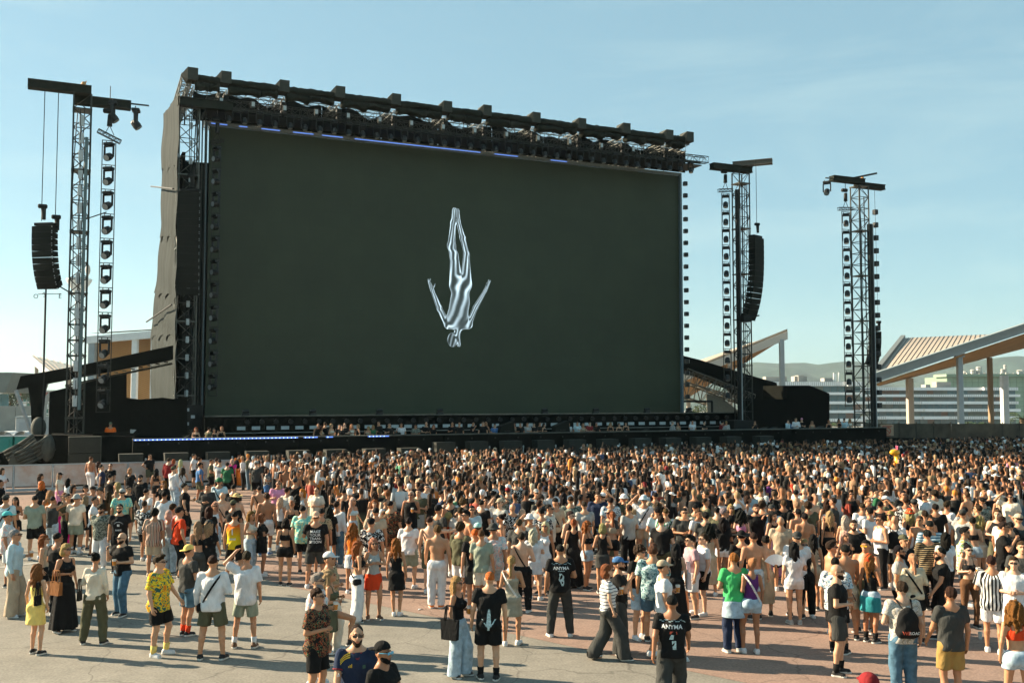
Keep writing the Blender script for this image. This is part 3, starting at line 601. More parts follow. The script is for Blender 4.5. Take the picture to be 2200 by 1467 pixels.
# folds of loose cloth draped over it
def cloth_fold(pts, v, name, parent, m, w=.5):
    P = [on_v(x, y, v) for x, y in pts]; b = MB()
    for k in range(5):
        b.path([(p[0]+k*w*.2*(1 if i % 2 else .8), -v-.1-.08*math.sin(i+k), p[1]-k*.16) for i, p in enumerate(P)], .09, 7)
    return b.build(name, m, parent, smooth=True)
CLO = mat('dark_cloth_fold', (.05, .055, .045), .85, noise=.3, nscale=3)
cloth_fold([(8, 972), (40, 955), (72, 934)], 11.2, 'cloth_fold', bx, CLO); cloth_fold([(30, 975), (65, 960), (105, 938)], 11.4, 'cloth_fold', bx, CLO)
b = MB(); A = on_v(103, 962, 11.3); b.ellipsoid((A[0], -11.4, A[1]), (.35, .4, .75), 14, 10); b.build('cloth_fold', CLO, bx, smooth=True)
b = MB(); A = on_v(83, 918, 8.0); b.ellipsoid((A[0], -8.2, A[1]), (.40, .4, .6), 14, 10); b.build('cloth_bundle', CLO, wl, smooth=True)
b = MB(); A = on_v(20, 985, 11.4); b.prism([(A[0]-.4, 0), (A[0]+.6, 0), (A[0]+.55, A[1]+.3), (A[0]+.15, A[1]+.35)], -11.5, -11.2); b.build('cloth_fold', CLO, bx)
stk = sthing('speaker_stack', on_v(182, 960, 12.2)[0], 12.2, 0, 'tall stack of black subwoofers beside the stage base', 'speaker stack')
zt_ = on_v(182, 937, 12.2)[1]
for k in range(3): b = MB(); b.bbox((0, 0, zt_*(k+.5)/3), (1.62, 1.0, zt_/3-.02), .03); b.build('cabinet', sbm, stk)
b = MB(); b.box((.79, -.45, zt_/2), (.05, .12, zt_)); b.build('edge_trim', CLO, stk)
# far-side black structures
wr = sthing('stage_wing', 0, 0, 0, 'black fabric-clad wing with a drooping roof beam beyond the screen', 'stage wing')
slab('roof_beam', [(1460, 762), (1500, 772), (1560, 790), (1625, 810), (1668, 822), (1671, 832), (1666, 856), (1620, 858), (1600, 836), (1530, 808), (1462, 790)], -.7, 2.6, BLK, wr)
slab('wall', [(1598, 856), (1690, 858), (1690, 925), (1600, 925)], 5.6, .3, BLK, wr)
slab('wall', [(1690, 858), (1690, 828), (1740, 828), (1782, 845), (1782, 925), (1690, 925)], 5.4, 3.0, BLK, wr)
b = MB(); A = on_v(1474, 800, -.7); B = on_v(1620, 856, -.7); b.truss((A[0], 1.2, A[1]-.2), (B[0], 1.2, B[1]-.2), 1.0, 1.1, 12, .06, .035)
b.truss((A[0], 3.0, A[1]-1.2), (B[0], 3.0, B[1]-.6), 1.0, 1.3, 10, .06, .035); tag(b.build('underbeam', mat('underbeam_metal', (.12, .11, .085), .5, .3, noise=.3), wr), kind='stuff')
slab('canvas_wall', [(1518, 846), (1548, 852), (1590, 885), (1590, 888), (1520, 886)], -1.5, .1, mat('tan_canvas', (.22, .20, .155), .85, noise=.15), wr)
b = MB(); A = on_v(1470, 862, 3.4); B = on_v(1530, 890, 3.4); b.path([(A[0], -3.4, A[1]), (B[0], -3.4, A[1]), (B[0], -3.4, B[1])], .09, 6); b.build('handrail', BLKP, wr)
slab('deck_box', [(1578, 903), (1622, 903), (1622, 925), (1578, 925)], 8.5, 1.5, BLKP, wr)
fl = sthing('black_fence', 0, 0, 0, 'low black fabric fence continuing the stage line in front of the mesh fence', 'fence')
xs_ = [1905, 1976, 2060, 2150, 2240, 2330, 2420]
for i in range(len(xs_)-1): slab('fabric_panel', [(xs_[i], 940+i*.6), (xs_[i+1]-1, 940.5+i*.6), (xs_[i+1]-1, 985), (xs_[i], 985)], 13.4, .15, BLK if i in (0, 1, 3, 4, 5) else mat('smoked_mesh', (.06, .05, .04), .8), fl)

# ------------------------------------------------------------------ barrier panels in front of the empty pit
VF = on_z(60, 1056, 0); d0 = st(0, 0, 0); VBAR = float(np.dot(VF-d0, NX)); ub0 = on_v(-240, 1056, VBAR)[0]; ub1 = on_v(500, 1040, VBAR)[0]
zbt = on_v(60, 998, VBAR)[1]
bar = sthing('crowd_barrier', 0, 0, 0, 'line of pale translucent barrier panels closing off the empty pit', 'barrier')
BARM = bpy.data.materials.new('scuffed_polycarbonate'); BARM.use_nodes = True; t = BARM.node_tree; p_ = t.nodes['Principled BSDF']
c_ = N(t, 'ShaderNodeTexCoord'); n_ = N(t, 'ShaderNodeTexNoise', i_Scale=0.9, i_Detail=7.0, i_Roughness=.65); t.links.new(c_.outputs['Object'], n_.inputs['Vector'])
r_ = N(t, 'ShaderNodeValToRGB'); r_.color_ramp.elements[0].position = .38; r_.color_ramp.elements[1].position = .62; r_.color_ramp.elements[0].color = (.52, .33, .24, 1); r_.color_ramp.elements[1].color = (.62, .55, .50, 1)
t.links.new(n_.outputs[0], r_.inputs[0]); t.links.new(r_.outputs[0], p_.inputs['Base Color']); p_.inputs['Roughness'].default_value = .45; p_.inputs['Alpha'].default_value = .88
npb = 9
for i in range(npb):
    w = (ub1-ub0)/npb; uc = ub0+w*(i+.5)
    b = MB(); b.box((uc, -VBAR, zbt/2+.12), (w-.1, .03, zbt-.32)); b.build('clear_panel', BARM, bar)
    b = MB(); b.box((uc, -VBAR-.02, .1), (w-.04, .1, .14)); b.build('bottom_rail', STEEL, bar)
    b = MB(); b.box((uc, -VBAR, zbt-.02), (w-.04, .07, .06)); b.build('top_rail', STEEL, bar)
    b = MB(); b.box((uc-w/2, -VBAR, zbt/2), (.07, .09, zbt)); b.tube((uc-w/2, -VBAR, zbt*.7), (uc-w/2, -VBAR+.9, .03), .025); b.build('post', STEEL, bar)
# ------------------------------------------------------------------ buildings and canopies around the site
def plank_mat(name, c1, c2, scale=7.0, rot=0.0):
    m = bpy.data.materials.new(name); m.use_nodes = True; t = m.node_tree; p = t.nodes['Principled BSDF']; c = N(t, 'ShaderNodeTexCoord'); mp = N(t, 'ShaderNodeMapping'); mp.inputs['Rotation'].default_value = (0, rot, 0)
    w = N(t, 'ShaderNodeTexWave', wave_type='BANDS', bands_direction='Z', i_Scale=scale, i_Distortion=.6, i_Detail=2.0); n = N(t, 'ShaderNodeTexNoise', i_Scale=.5, i_Detail=6.0)
    r = N(t, 'ShaderNodeValToRGB'); r.color_ramp.elements[0].position = .05; r.color_ramp.elements[1].position = .35; r.color_ramp.elements[0].color = (*[x*.45 for x in c1], 1); r.color_ramp.elements[1].color = (*c1, 1)
    mx = N(t, 'ShaderNodeMixRGB'); mx.inputs[2].default_value = (*c2, 1); l = t.links.new
    l(c.outputs['Object'], mp.inputs[0]); l(mp.outputs[0], w.inputs['Vector']); l(c.outputs['Object'], n.inputs['Vector']); l(w.outputs[0], r.inputs[0]); l(r.outputs[0], mx.inputs[1])
    rr = N(t, 'ShaderNodeMapRange', i_1=.35, i_2=.65, i_3=0, i_4=.8); l(n.outputs[0], rr.inputs[0]); l(rr.outputs[0], mx.inputs[0]); l(mx.outputs[0], p.inputs['Base Color']); p.inputs['Roughness'].default_value = .7
    return m
WOOD = plank_mat('timber_soffit', (.42, .22, .075), (.30, .15, .05), 1.6, .5); WOOD2 = plank_mat('timber_cladding', (.40, .215, .075), (.30, .155, .055), 1.4, .35)
CREAM = mat('cream_roof_sheet', (.36, .295, .225), .6, noise=.08, nscale=.6)
SEAM = mat('dark_seam', (.09, .07, .055), .6)
def P3(px, py, Y): return on_y(px, py, Y)
def quadslab(name, q, th, m, parent):
    q = [np.array(p, float) for p in q]; n = np.cross(q[1]-q[0], q[3]-q[0]); n /= np.linalg.norm(n); b = MB(); V = q+[p-n*th for p in q]; k = len(q)
    b.add(V, [tuple(range(k)), tuple(range(2*k-1, k-1, -1))]+[(i, i+k, (i+1) % k+k, (i+1) % k) for i in range(k)]); return b.build(name, m, parent)
def col3(name, parent, px, y0, Y, w, m, ybot=None):
    a = P3(px, y0, Y); b = MB(); b.bbox((a[0], a[1], a[2]/2), (w, w, a[2]), .06); return b.build(name, m, parent)
def beam3(name, parent, A, B, h, w, m):
    A = np.array(A); B = np.array(B); d = B-A; x = np.array([-d[1], d[0], 0]); x /= np.linalg.norm(x); b = MB(); V = []
    for p in (A, B):
        for sx, sz in ((-1, 0), (1, 0), (1, -1), (-1, -1)): V.append(p+x*sx*w/2+np.array([0, 0, sz*h]))
    b.add(V, [(0, 1, 2, 3), (7, 6, 5, 4), (0, 4, 5, 1), (1, 5, 6, 2), (2, 6, 7, 3), (3, 7, 4, 0)]); return b.build(name, m, parent)
STL = mat('painted_steel', (.29, .335, .355), .5, noise=.1, nscale=.8); TANC = mat('tan_column', (.42, .36, .30), .7, noise=.1)
cn = empty('canopy', (0, 0, 0), 0, 'folded canopy with cream standing-seam roof on tall columns in front of the hotel', 'canopy')
Yf, Yb = 96., 122.
A1 = P3(1879, 812, Yf); A2 = P3(2420, 630, Yf); Q1 = P3(1944, 726, Yb); Q2 = P3(2420, 706, Yb)
def roof_pt(k, t): return (A1+(A2-A1)*((12+13.2*k)/541.))*(1-t)+(Q1+(Q2-Q1)*((8+9.6*k)/476.))*t
b = MB(); b.grid(lambda a, t: roof_pt(-.88+40.9*a, t), 60, 10); o_ = b.build('roof_sheet', CREAM, cn)
for k in range(23):
    f = A1+(A2-A1)*((1891+13.2*k-1879)/541.); g = Q1+(Q2-Q1)*((1952+9.6*k-1944)/476.)
    b = MB(); b.path([roof_pt(k, t)+np.array([0, 0, .005]) for t in np.linspace(0, 1, 6)], .055, 4); b.build('roof_seam', SEAM, cn)
beam3('edge_beam', cn, A1+np.array([-.2, .2, .35]), Q1+np.array([-.2, 0, .35]), .9, .5, mat('beam_dark', (.15, .16, .15), .5))
beam3('front_beam', cn, A1+np.array([-.4, -.4, .25]), A2+np.array([0, -.4, .25]), .74, .5, STL); beam3('front_flange', cn, A1+np.array([-.4, -.75, .45]), A2+np.array([0, -.75, .45]), .22, 1.0, mat('beam_mid', (.25, .28, .27), .5))
quadslab('timber_soffit', [A1+np.array([0, 0, -.58]), A2+np.array([0, 0, -.58]), P3(2420, 690, 116), P3(1888, 827, 116)], .12, WOOD, cn)
for px, y0, Y, w, m in ((1954, 812, 112, .68, TANC), (2061, 764, 96.5, .50, STL), (2126, 768, 114, .50, mat('brown_column', (.30, .20, .12), .7)), (2157, 806, 118, .75, WHITE)): col3('column', cn, px, y0, Y, w, m)
b = MB(); a = P3(2061, 762, 96.4); b.bbox((a[0], a[1], a[2]), (.8, .7, .5), .05); b.build('bracket', STL, cn)
cm = empty('canopy', (0, 0, 0), 0, 'narrow folded canopy with timber underside rising behind the tower beyond the screen', 'canopy')
Y1 = 118.
B1 = P3(1455, 807, Y1); B2 = P3(1691, 712, Y1)
beam3('front_beam', cm, B1, B2, .95, .5, mat('cream_beam', (.50, .47, .42), .6)); quadslab('roof_sheet', [B1+np.array([0, 0, .3]), B2+np.array([0, 0, .3]), B2+np.array([3, 14, -.3]), B1+np.array([-2, 20, 0])], .2, CREAM, cm)
quadslab('timber_soffit', [P3(1455, 818, Y1+.5), P3(1675, 731, Y1+.5), P3(1600, 778, Y1+16), P3(1455, 866, Y1+16)], .12, WOOD, cm)
for px, y0, w in ((1679, 728, .55), (1568, 775, .5)): col3('column', cm, px, y0, Y1, w, STL if px > 1600 else TANC)
col3('column', cm, 1479, 850, Y1+14, .5, TANC)
# timber-clad pavilion behind the worker
pv_ = empty('pavilion', (0, 0, 0), 0, 'timber-clad pavilion with white steel frame behind the stage wing', 'pavilion')
Y2 = 118.
beam3('fascia_beam', pv_, P3(188, 723, Y2), P3(352, 709, Y2), .85, .6, WHITE); quadslab('timber_wall', [P3(204, 738, Y2+3), P3(360, 724, Y2+3), P3(360, 905, Y2+3), P3(214, 905, Y2+3)], .3, WOOD2, pv_)
for px, m, w in ((291, WHITE, .66), (199, STL, .8), (331, WHITE, .6)): col3('column', pv_, px, 736-(px-190)*.085, Y2+.2, w, m)
b = MB(); p = P3(190, 716, Y2); b.add([p, p+np.array([0, 6, .4]), p+np.array([9.2, 6, 1.0]), p+np.array([9.2, 0, .6])], [(0, 1, 2, 3)]); b.build('roof_edge', SEAM, pv_)
pf = empty('pavilion', (0, 0, 0), 0, 'small far pavilion with a pale ribbed wedge roof', 'pavilion')
Y3 = 175.; a = [P3(64, 763, Y3), P3(112, 802, Y3-12), P3(196, 802, Y3-6), P3(190, 793, Y3+6)]
quadslab('roof_sheet', a, .4, mat('pale_roof', (.40, .38, .33), .6, noise=.1), pf)
for k in range(9): t_ = (k+.5)/9; b = MB(); b.tube(a[0]*(1-t_)+a[3]*t_+np.array([0, 0, .2]), a[1]*(1-t_)+a[2]*t_+np.array([0, 0, .2]), .11, 4); b.build('roof_seam', SEAM, pf)
beam3('edge_beam', pf, P3(64, 763, Y3-.5), P3(112, 803, Y3-12.5), .9, .5, WHITE); col3('column', pf, 79, 776, Y3, .5, TANC); col3('column', pf, 150, 800, Y3-6, .5, TANC)

# hotel
HWH = mat('white_render', (.86, .86, .85), .6, noise=.05, nscale=.3); GLS = mat('window_glass', (.05, .11, .125), .12, spec=.7, noise=.3, nscale=.3); GLS2 = mat('window_curtained', (.13, .145, .115), .3, noise=.3, nscale=.5); BRK = mat('terracotta_panel', (.22, .13, .09), .7)
ht = empty('hotel', (0, 0, 0), 0, 'long white hotel with banded balconies behind the stage', 'hotel')
def block(x0, x1, Y, roof, bands, dep=18):
    a = P3(x0, roof, Y); c = P3(x1, roof, Y); b = MB(); b.box(((a[0]+c[0])/2, Y+dep/2+1.2, a[2]/2-12.3), (c[0]-a[0], dep, a[2]+23.4)); b.build('wall', mat('hotel_wall', (.16, .17, .155), .6, noise=.2, nscale=.2), ht)
    r = np.random.default_rng(int(x0)); me = None
    W = c[0]-a[0]; nseg = max(3, int(W/11))
    for bi, (yt, yb) in enumerate(bands):
        zt = P3(x0, yt, Y)[2]; zb = P3(x0, yb, Y)[2]; x = a[0]-.6
        while x < c[0]:
            w = float(r.uniform(9, 21)); w = min(w, c[0]+.6-x); out = float(r.choice([0, .9, 1.7]))
            b = MB(); b.box((x+w/2, Y-out/2+.6, (zt+zb)/2), (w-.03, 1.6+out, zt-zb)); o = b.build('balcony_band', HWH, ht)
            if r.random() < .55:
                b = MB()
                for k in range(int(w/.8)): b.box((x+.5+k*.8, Y-out-.22, (zt+zb)/2), (.28, .06, zt-zb-.15))
                tag(b.build('balcony_rib', mat('rib_grey', (.50, .50, .49), .6), o), kind='stuff')
            x += w
        if bi+1 < len(bands):
            zw0 = P3(x0, bands[bi+1][0], Y)[2]; zc = (zb+zw0)/2; hh = zb-zw0-.04; n = max(3, int(W/2.9))
            for k in range(n):
                q = r.random(); m = GLS if q < .55 else (GLS2 if q < .85 else BRK)
                key = (round(W/n, 2), round(hh, 2), m.name)
                if key not in HWM: bb = MB(); bb.box((0, 0, 0), (W/n-.22, .12, hh)); HWM[key] = bb.mesh('window'); HWM[key].materials.append(m)
                obj('window', HWM[key], m, ht, loc=(a[0]+W/n*(k+.5), Y+1.1+float(r.choice([0, 0, .3])), zc))
HWM = {}
block(1640, 1850, 385., 816, [(820, 829), (842.5, 848), (862, 868), (881, 887), (899, 905), (918, 924)])
block(1846, 2184, 430., 829, [(832, 838.5), (847, 852.5), (862, 868), (878, 884), (894, 900.5), (911, 917)])
for x0, x1, y0, Y in ((1646, 1692, 809, 388), (1708, 1735, 808, 390), (1716, 1728, 806, 389), (2013, 2044, 820, 433), (1990, 2000, 826, 434), (1772, 1790, 812, 392)):
    a = P3(x0, y0, Y); c = P3(x1, 832, Y); b = MB(); b.box(((a[0]+c[0])/2, Y+3, (a[2]+c[2])/2), (c[0]-a[0], 5, a[2]-c[2])); b.build('roof_box', mat('roof_plant_grey', (.33, .31, .28), .7, noise=.2), ht)
for px, y0 in ((1791, 801), (1795, 803), (1802, 800)):
    a = P3(px, y0, 395); b = MB(); b.tube((a[0], 395, a[2]-8), a, .22, 6); b.build('vent_pipe', HWH, ht)
# green office block
GRN = mat('green_glass_panel', (.26, .36, .26), .35, noise=.12, nscale=.15); go = empty('office_block', (0, 0, 0), 0, 'pale green glass-panelled block with rooftop ducts behind the hotel', 'building')
Yg = 520.; a = P3(2036, 809, Yg); c = P3(2300, 809, Yg); b = MB(); b.box(((a[0]+c[0])/2, Yg+15, a[2]/2-12), (c[0]-a[0], 28, a[2]+23.8)); b.build('wall', mat('green_wall', (.19, .26, .19), .5), go)
bb = MB(); pw = 3.3; bb.box((0, 0, 0), (pw-.25, .2, 2.3)); me = bb.mesh('glass_panel'); me.materials.append(GRN)
for r_ in range(11):
    for k in range(int((c[0]-a[0])/pw)):
        o = obj('glass_panel', me, GRN, go, loc=(a[0]+pw*(k+.5), Yg+.95, a[2]-1.6-r_*2.5))
b = MB(); b.box(((a[0]+c[0])/2, Yg+6, a[2]+.6), (c[0]-a[0]+3, 16, 1.4)); b.build('roof_slab', mat('green_slab', (.22, .30, .21), .6), go)
for x0, x1, y0 in ((2068, 2078, 800), (2085, 2096, 796), (2097, 2110, 790), (2150, 2158, 795), (2156, 2163, 786), (2185, 2200, 797), (2098, 2120, 830)):
    p = P3(x0, y0, Yg+4); q = P3(x1, 810, Yg+4); b = MB(); b.tube(((p[0]+q[0])/2, Yg+4, a[2]), ((p[0]+q[0])/2, Yg+4, p[2]), (q[0]-p[0])/2, 8); b.tube(((p[0]+q[0])/2, Yg+4, p[2]), ((p[0]+q[0])/2, Yg+4, p[2]+.6), (q[0]-p[0])*.65, 8, (q[0]-p[0])*.4); b.build('rooftop_duct', mat('duct_grey', (.40, .39, .36), .6, noise=.3, nscale=.6), go)
for k in range(24): p = P3(2062+k*5.3, 806, Yg+2); b = MB(); b.box((p[0], Yg+2, p[2]+.2), (.5+.8*(k*37 % 5)/5, 1, 1.0+1.6*(k*53 % 7)/7)); b.build('rooftop_unit', MATS['duct_grey'], go)

# far buildings on the sunlit side
ap = empty('apartment_block', (0, 0, 0), 0, 'far pale apartment block with red and green blinds between the wing struts', 'building')
Ya = 330.; a = P3(30, 838, Ya); c = P3(175, 838, Ya); b = MB(); b.box(((a[0]+c[0])/2, Ya+8, a[2]/2-12), (c[0]-a[0], 14, a[2]+24)); b.build('wall', mat('apartment_wall', (.50, .47, .40), .7, noise=.12, nscale=.2), ap)
r = np.random.default_rng(3); cols = [mat('blind_red', (.33, .09, .06), .7), mat('blind_green', (.07, .22, .18), .7), mat('pane_dark', (.06, .07, .07), .2), HWH]
for rr in range(6):
    for k in range(18):
        m = cols[int(r.integers(0, 4))]; b = MB(); b.box((a[0]+.8+k*1.22, Ya+.9, a[2]-1.2-rr*1.9), (.85, .2, 1.15)); b.build('window', m, ap)
    b = MB(); b.box(((a[0]+c[0])/2, Ya+.6, a[2]-2.1-rr*1.9), (c[0]-a[0], .9, .22)); b.build('floor_slab', HWH, ap)
gl = empty('entrance_hall', (0, 0, 0), 0, 'grey slanted hall with blue glass front beyond the portable toilets', 'building')
Yh = 140.; p0 = P3(-190, 799, Yh); p1 = P3(27, 800, Yh); b = MB(); b.add([p0, p1, P3(12, 843, Yh), P3(-190, 845, Yh)]+[q+np.array([0, 12, 0]) for q in (p0, p1, P3(12, 843, Yh), P3(-190, 845, Yh))], [(0, 1, 2, 3), (7, 6, 5, 4), (0, 4, 5, 1), (1, 5, 6, 2), (2, 6, 7, 3), (3, 7, 4, 0)]); b.build('roof', mat('zinc_roof', (.17, .18, .16), .5, noise=.2, nscale=.4), gl)
for k in range(4): quadslab('glass_wall', [P3(-40+k*15, 846, Yh+3), P3(-26.5+k*15, 846, Yh+3), P3(-26.5+k*15, 888, Yh+3), P3(-40+k*15, 888, Yh+3)], .2, mat('blue_glass', (.10, .24, .27), .15, spec=.7, noise=.4, nscale=.3), gl)
cw = empty('concrete_wall', (0, 0, 0), 0, 'low grey concrete wall behind the portable toilets', 'wall'); a = P3(-220, 872, 120.); c = P3(72, 872, 120.)
for k in range(8): b = MB(); w = (c[0]-a[0])/8; b.box((a[0]+w*(k+.5), 120, a[2]/2), (w-.05, .4, a[2])); b.build('wall_panel', mat('concrete', (.30, .30, .27), .85, noise=.15, nscale=.6), cw)
cb = empty('site_cabin', (0, 0, 0), 0, 'pale site cabin standing behind the portable toilets', 'cabin'); a = P3(37, 897, 92.); b = MB(); b.bbox((a[0]+1.2, 93, a[2]/2), (2.5, 2.4, a[2]), .04); b.build('body', mat('cabin_grey', (.42, .45, .46), .6, noise=.1), cb); b = MB(); b.box((a[0]+.7, 91.78, a[2]*.45), (.8, .04, a[2]*.8)); b.build('door', mat('cabin_door', (.36, .39, .41), .6), cb); b = MB(); b.box((a[0]+1.2, 93, a[2]+.06), (2.6, 2.5, .1)); b.build('roof', PALE, cb)
for k, (x0, x1) in enumerate(((-3, 38), (39.5, 74))):
    Yt = 66.; a = P3(x0, 936, Yt); c = P3(x1, 936, Yt); w = c[0]-a[0]; lab = ('teal portable toilet with white roof at the edge of the site', 'teal portable toilet with white roof, half hidden by the stage cloth')[k]
    to = empty('portable_toilet', ((a[0]+c[0])/2, Yt, 0), 0, lab, 'portable toilet', 'portable toilets'); h_ = a[2]
    b = MB(); b.bbox((0, 0, h_/2), (w-.06, 1.2, h_), .05); b.build('body', mat('teal_plastic', (.022, .22, .19), .4, noise=.08), to); b = MB(); b.bbox((0, -.61, h_*.48), (w*.62, .05, h_*.84), .02); d_ = b.build('door', MATS['teal_plastic'], to); b = MB(); b.bbox((w*.25, -.66, h_*.45), (.05, .05, .16), .01); b.build('handle', PALE, d_)
    b = MB(); b.grid(lambda s_, q_: ((s_-.5)*w, (q_-.5)*1.3, h_+.30*math.sin(math.pi*s_)**.6+.02), 10, 2); b.box((0, 0, h_+.02), (w, 1.3, .08)); b.build('roof', WHITE, to)
    if k == 0:
        b = MB()
        for kk in range(5): b.box((w*.17+.03*(kk % 2), -.665, h_*.36+kk*.11), (.10-.02*(kk % 3), .01, .07))
        b.build('worn_lettering', WHITE, to)
lt = empty('lookout_tower', (0, 0, 0), 0, 'far white lookout tower with flared cabin half hidden by the lattice tower', 'tower'); Yc = 420.
p = P3(170, 603, Yc); b = MB(); b.tube((p[0], Yc, -24), (p[0], Yc, p[2]-4), 1.6, 12, 1.3); b.build('shaft', WHITE, lt); b = MB(); b.tube((p[0], Yc, p[2]-5), (p[0], Yc, p[2]), 2.2, 14, 5.2); b.tube((p[0], Yc, p[2]), (p[0], Yc, p[2]+.7), 5.2, 14); b.build('cabin', WHITE, lt); b = MB(); q = P3(189, 580, Yc); b.ellipsoid(q, (1.0, 1.0, 2.3)); b.tube(q-np.array([0, 0, 5]), q, .3); b.build('dish', TANC, lt)
wv = empty('wind_vane', (0, 0, 0), 0, 'thin wind vane with the letters O and E above the stage wing', 'wind vane'); Yv = 160.
a = P3(82, 632, Yv); c = P3(131, 631, Yv); VM = mat('vane_iron', (.05, .05, .045), .5); b = MB(); b.tube(a, c, .06, 6); p = P3(96, 635, Yv); b.path([P3(90, 632, Yv), P3(95, 628, Yv), P3(97, 638, Yv), P3(93, 637, Yv)], .06, 6); b.build('arm', VM, wv); b = MB(); b.tube(P3(96, 632, Yv), [P3(96, 632, Yv)[0], Yv, 0], .05, 6); b.build('mast', mat('pale_cable', (.5, .5, .48), .5), wv)
for ch, px, py in (('O', 77, 637), ('E', 129, 637)):
    me = text_mesh(ch, 1.05, False, .03); me.materials.append(VM); q = P3(px, py, Yv-.2); o = obj('letter', me, VM, wv, loc=tuple(q)); o.rotation_euler = (R(90), 0, 0)
# mesh fence, sign, palms beyond the stage end
mf = empty('mesh_fence', (0, 0, 0), 0, 'smoke-brown mesh fence in front of the hotel', 'fence'); Ym = 84.
MSH = mat('fence_netting', (.075, .068, .048), .85, noise=.45, nscale=.9, bump=.5, bscale=1.2)
xs_ = list(range(1858, 2420, 37))
for i in range(len(xs_)-1):
    a = P3(xs_[i], 909, Ym); c = P3(xs_[i+1], 909, Ym); b = MB(); b.grid(lambda s_, q_: (a[0]+(c[0]-a[0])*s_, Ym+.1*math.sin(s_*6+i)*q_, a[2]*q_-.04*math.sin(s_*math.pi)), 6, 4); b.build('net_panel', MSH, mf, smooth=True); b = MB(); b.tube((a[0], Ym+.06, 0), (a[0], Ym+.06, a[2]+.12), .05); b.build('post', TRUSS, mf)
sg = empty('prohibition_sign', (0, 0, 0), 0, 'tan sign with a crossed-out circle fixed to the mesh fence', 'sign'); a = P3(1892, 912, Ym-.6); c = P3(1920, 936, Ym-.6)
b = MB(); b.box(((a[0]+c[0])/2, Ym-.6, (a[2]+c[2])/2), (c[0]-a[0], .05, a[2]-c[2])); b.build('board', mat('sign_tan', (.42, .30, .20), .7, noise=.1), sg)
RDP = mat('sign_red', (.40, .07, .03), .6); b = MB(); cc = np.array([(a[0]+c[0])/2+.02, Ym-.65, (a[2]+c[2])/2-.05]); pr = .26; pts = [cc+np.array([pr*math.cos(k*math.pi/8), 0, pr*math.sin(k*math.pi/8)]) for k in range(17)]; b.path(pts, .03, 5); b.tube(cc+np.array([-.42, 0, .36]), cc+np.array([.2, 0, -.18]), .035, 5); b.build('ring', RDP, sg)
b = MB()
for z_, w in ((.40, .8), (.31, .62), (-.40, .5)): b.box((cc[0], Ym-.635, cc[2]+z_), (w, .01, .05))
b.build('text_bar', RDP, sg)
LEAF = mat('palm_leaf', (.085, .13, .035), .6, noise=.3, nscale=3); BARK = mat('palm_bark', (.16, .12, .08), .9)
for k, (px, py, Y, s_, lab) in enumerate(((2098, 908, 140, 1.0, 'small bushy palm in front of the hotel balconies'), (2196, 890, 120, 1.5, 'taller palm beside the green block at the picture edge'), (1785, 906, 150, .7, 'low palm just beyond the black stage wing'))):
    p = P3(px, py, Y); o = empty('palm_tree', (p[0], Y, 0), 0, lab, 'palm tree', 'palms beyond the fence'); b = MB(); b.tube((0, 0, 0), (0, 0, p[2]-.4), .28*s_, 8, .2*s_); b.build('trunk', BARK, o); b = MB(); r = np.random.default_rng(k)
    for f in range(26):
        az = r.uniform(0, 2*math.pi); el = r.uniform(.1, 1.2); ln = r.uniform(1.5, 2.3)*s_; d = np.array([math.cos(az), math.sin(az), 0]); pts = [np.array([0, 0, p[2]-.4])+d*ln*t_*math.cos(el*(1-t_*.4))+np.array([0, 0, ln*(t_*math.sin(el)-.75*t_*t_)]) for t_ in np.linspace(0, 1, 6)]; sd = np.array([-d[1], d[0], 0])
        for i in range(5):
            for sg_ in (-1, 1):
                for h_ in (0, .5):
                    q = pts[i]*(1-h_)+pts[i+1]*h_; tip = q+sd*sg_*.42*s_*(1-.12*i)+d*.25*s_+np.array([0, 0, -.12]); b.add([q, q+d*.12*s_, tip], [(0, 1, 2)])
    b.build('crown', LEAF, o, fix=False)
SHR = mat('shrub_leaf', (.05, .075, .03), .8, noise=.4, nscale=2)
def shrub(px, py, Y, rad, lab, n=900, seed=0):
    p = P3(px, py, Y); o = empty('tree', (p[0], Y, 0), 0, lab, 'tree', 'trees around the site'); r = np.random.default_rng(seed); b = MB(); b.tube((0, 0, 0), (0, 0, p[2]), .2, 6, .1)
    for k in range(5): b.tube((0, 0, p[2]*.55), (r.normal(0, rad*.5), r.normal(0, rad*.5), p[2]+r.normal(0, rad*.3)), .08, 5, .03)
    b.build('trunk', BARK, o); b = MB()
    cl = [(r.normal(0, rad*.45, 3)*np.array([1, 1, .8])) for _ in range(12)]
    for k in range(n):
        c_ = cl[int(r.integers(0, 12))]; q = np.array([0, 0, p[2]])+c_+r.normal(0, rad*.22, 3); d1 = r.normal(0, 1, 3); d1 /= np.linalg.norm(d1); d2 = np.cross(d1, r.normal(0, 1, 3)); d2 /= np.linalg.norm(d2); s_ = rad*.09
        b.add([q-d1*s_, q+d2*s_*.6, q+d1*s_, q-d2*s_*.6], [(0, 1, 2, 3)])
    b.build('crown', SHR, o, fix=False)
shrub(24, 830, 200., 2.6, 'dark tree beside the slanted grey hall', seed=1); shrub(22, 862, 190., 2.2, 'low dark tree above the concrete wall', seed=2); shrub(1500, 886, 150., 1.6, 'green bush seen under the timber canopy', seed=4)
shrub(66, 845, 240., 2.0, 'tree in front of the far apartment block', seed=5)
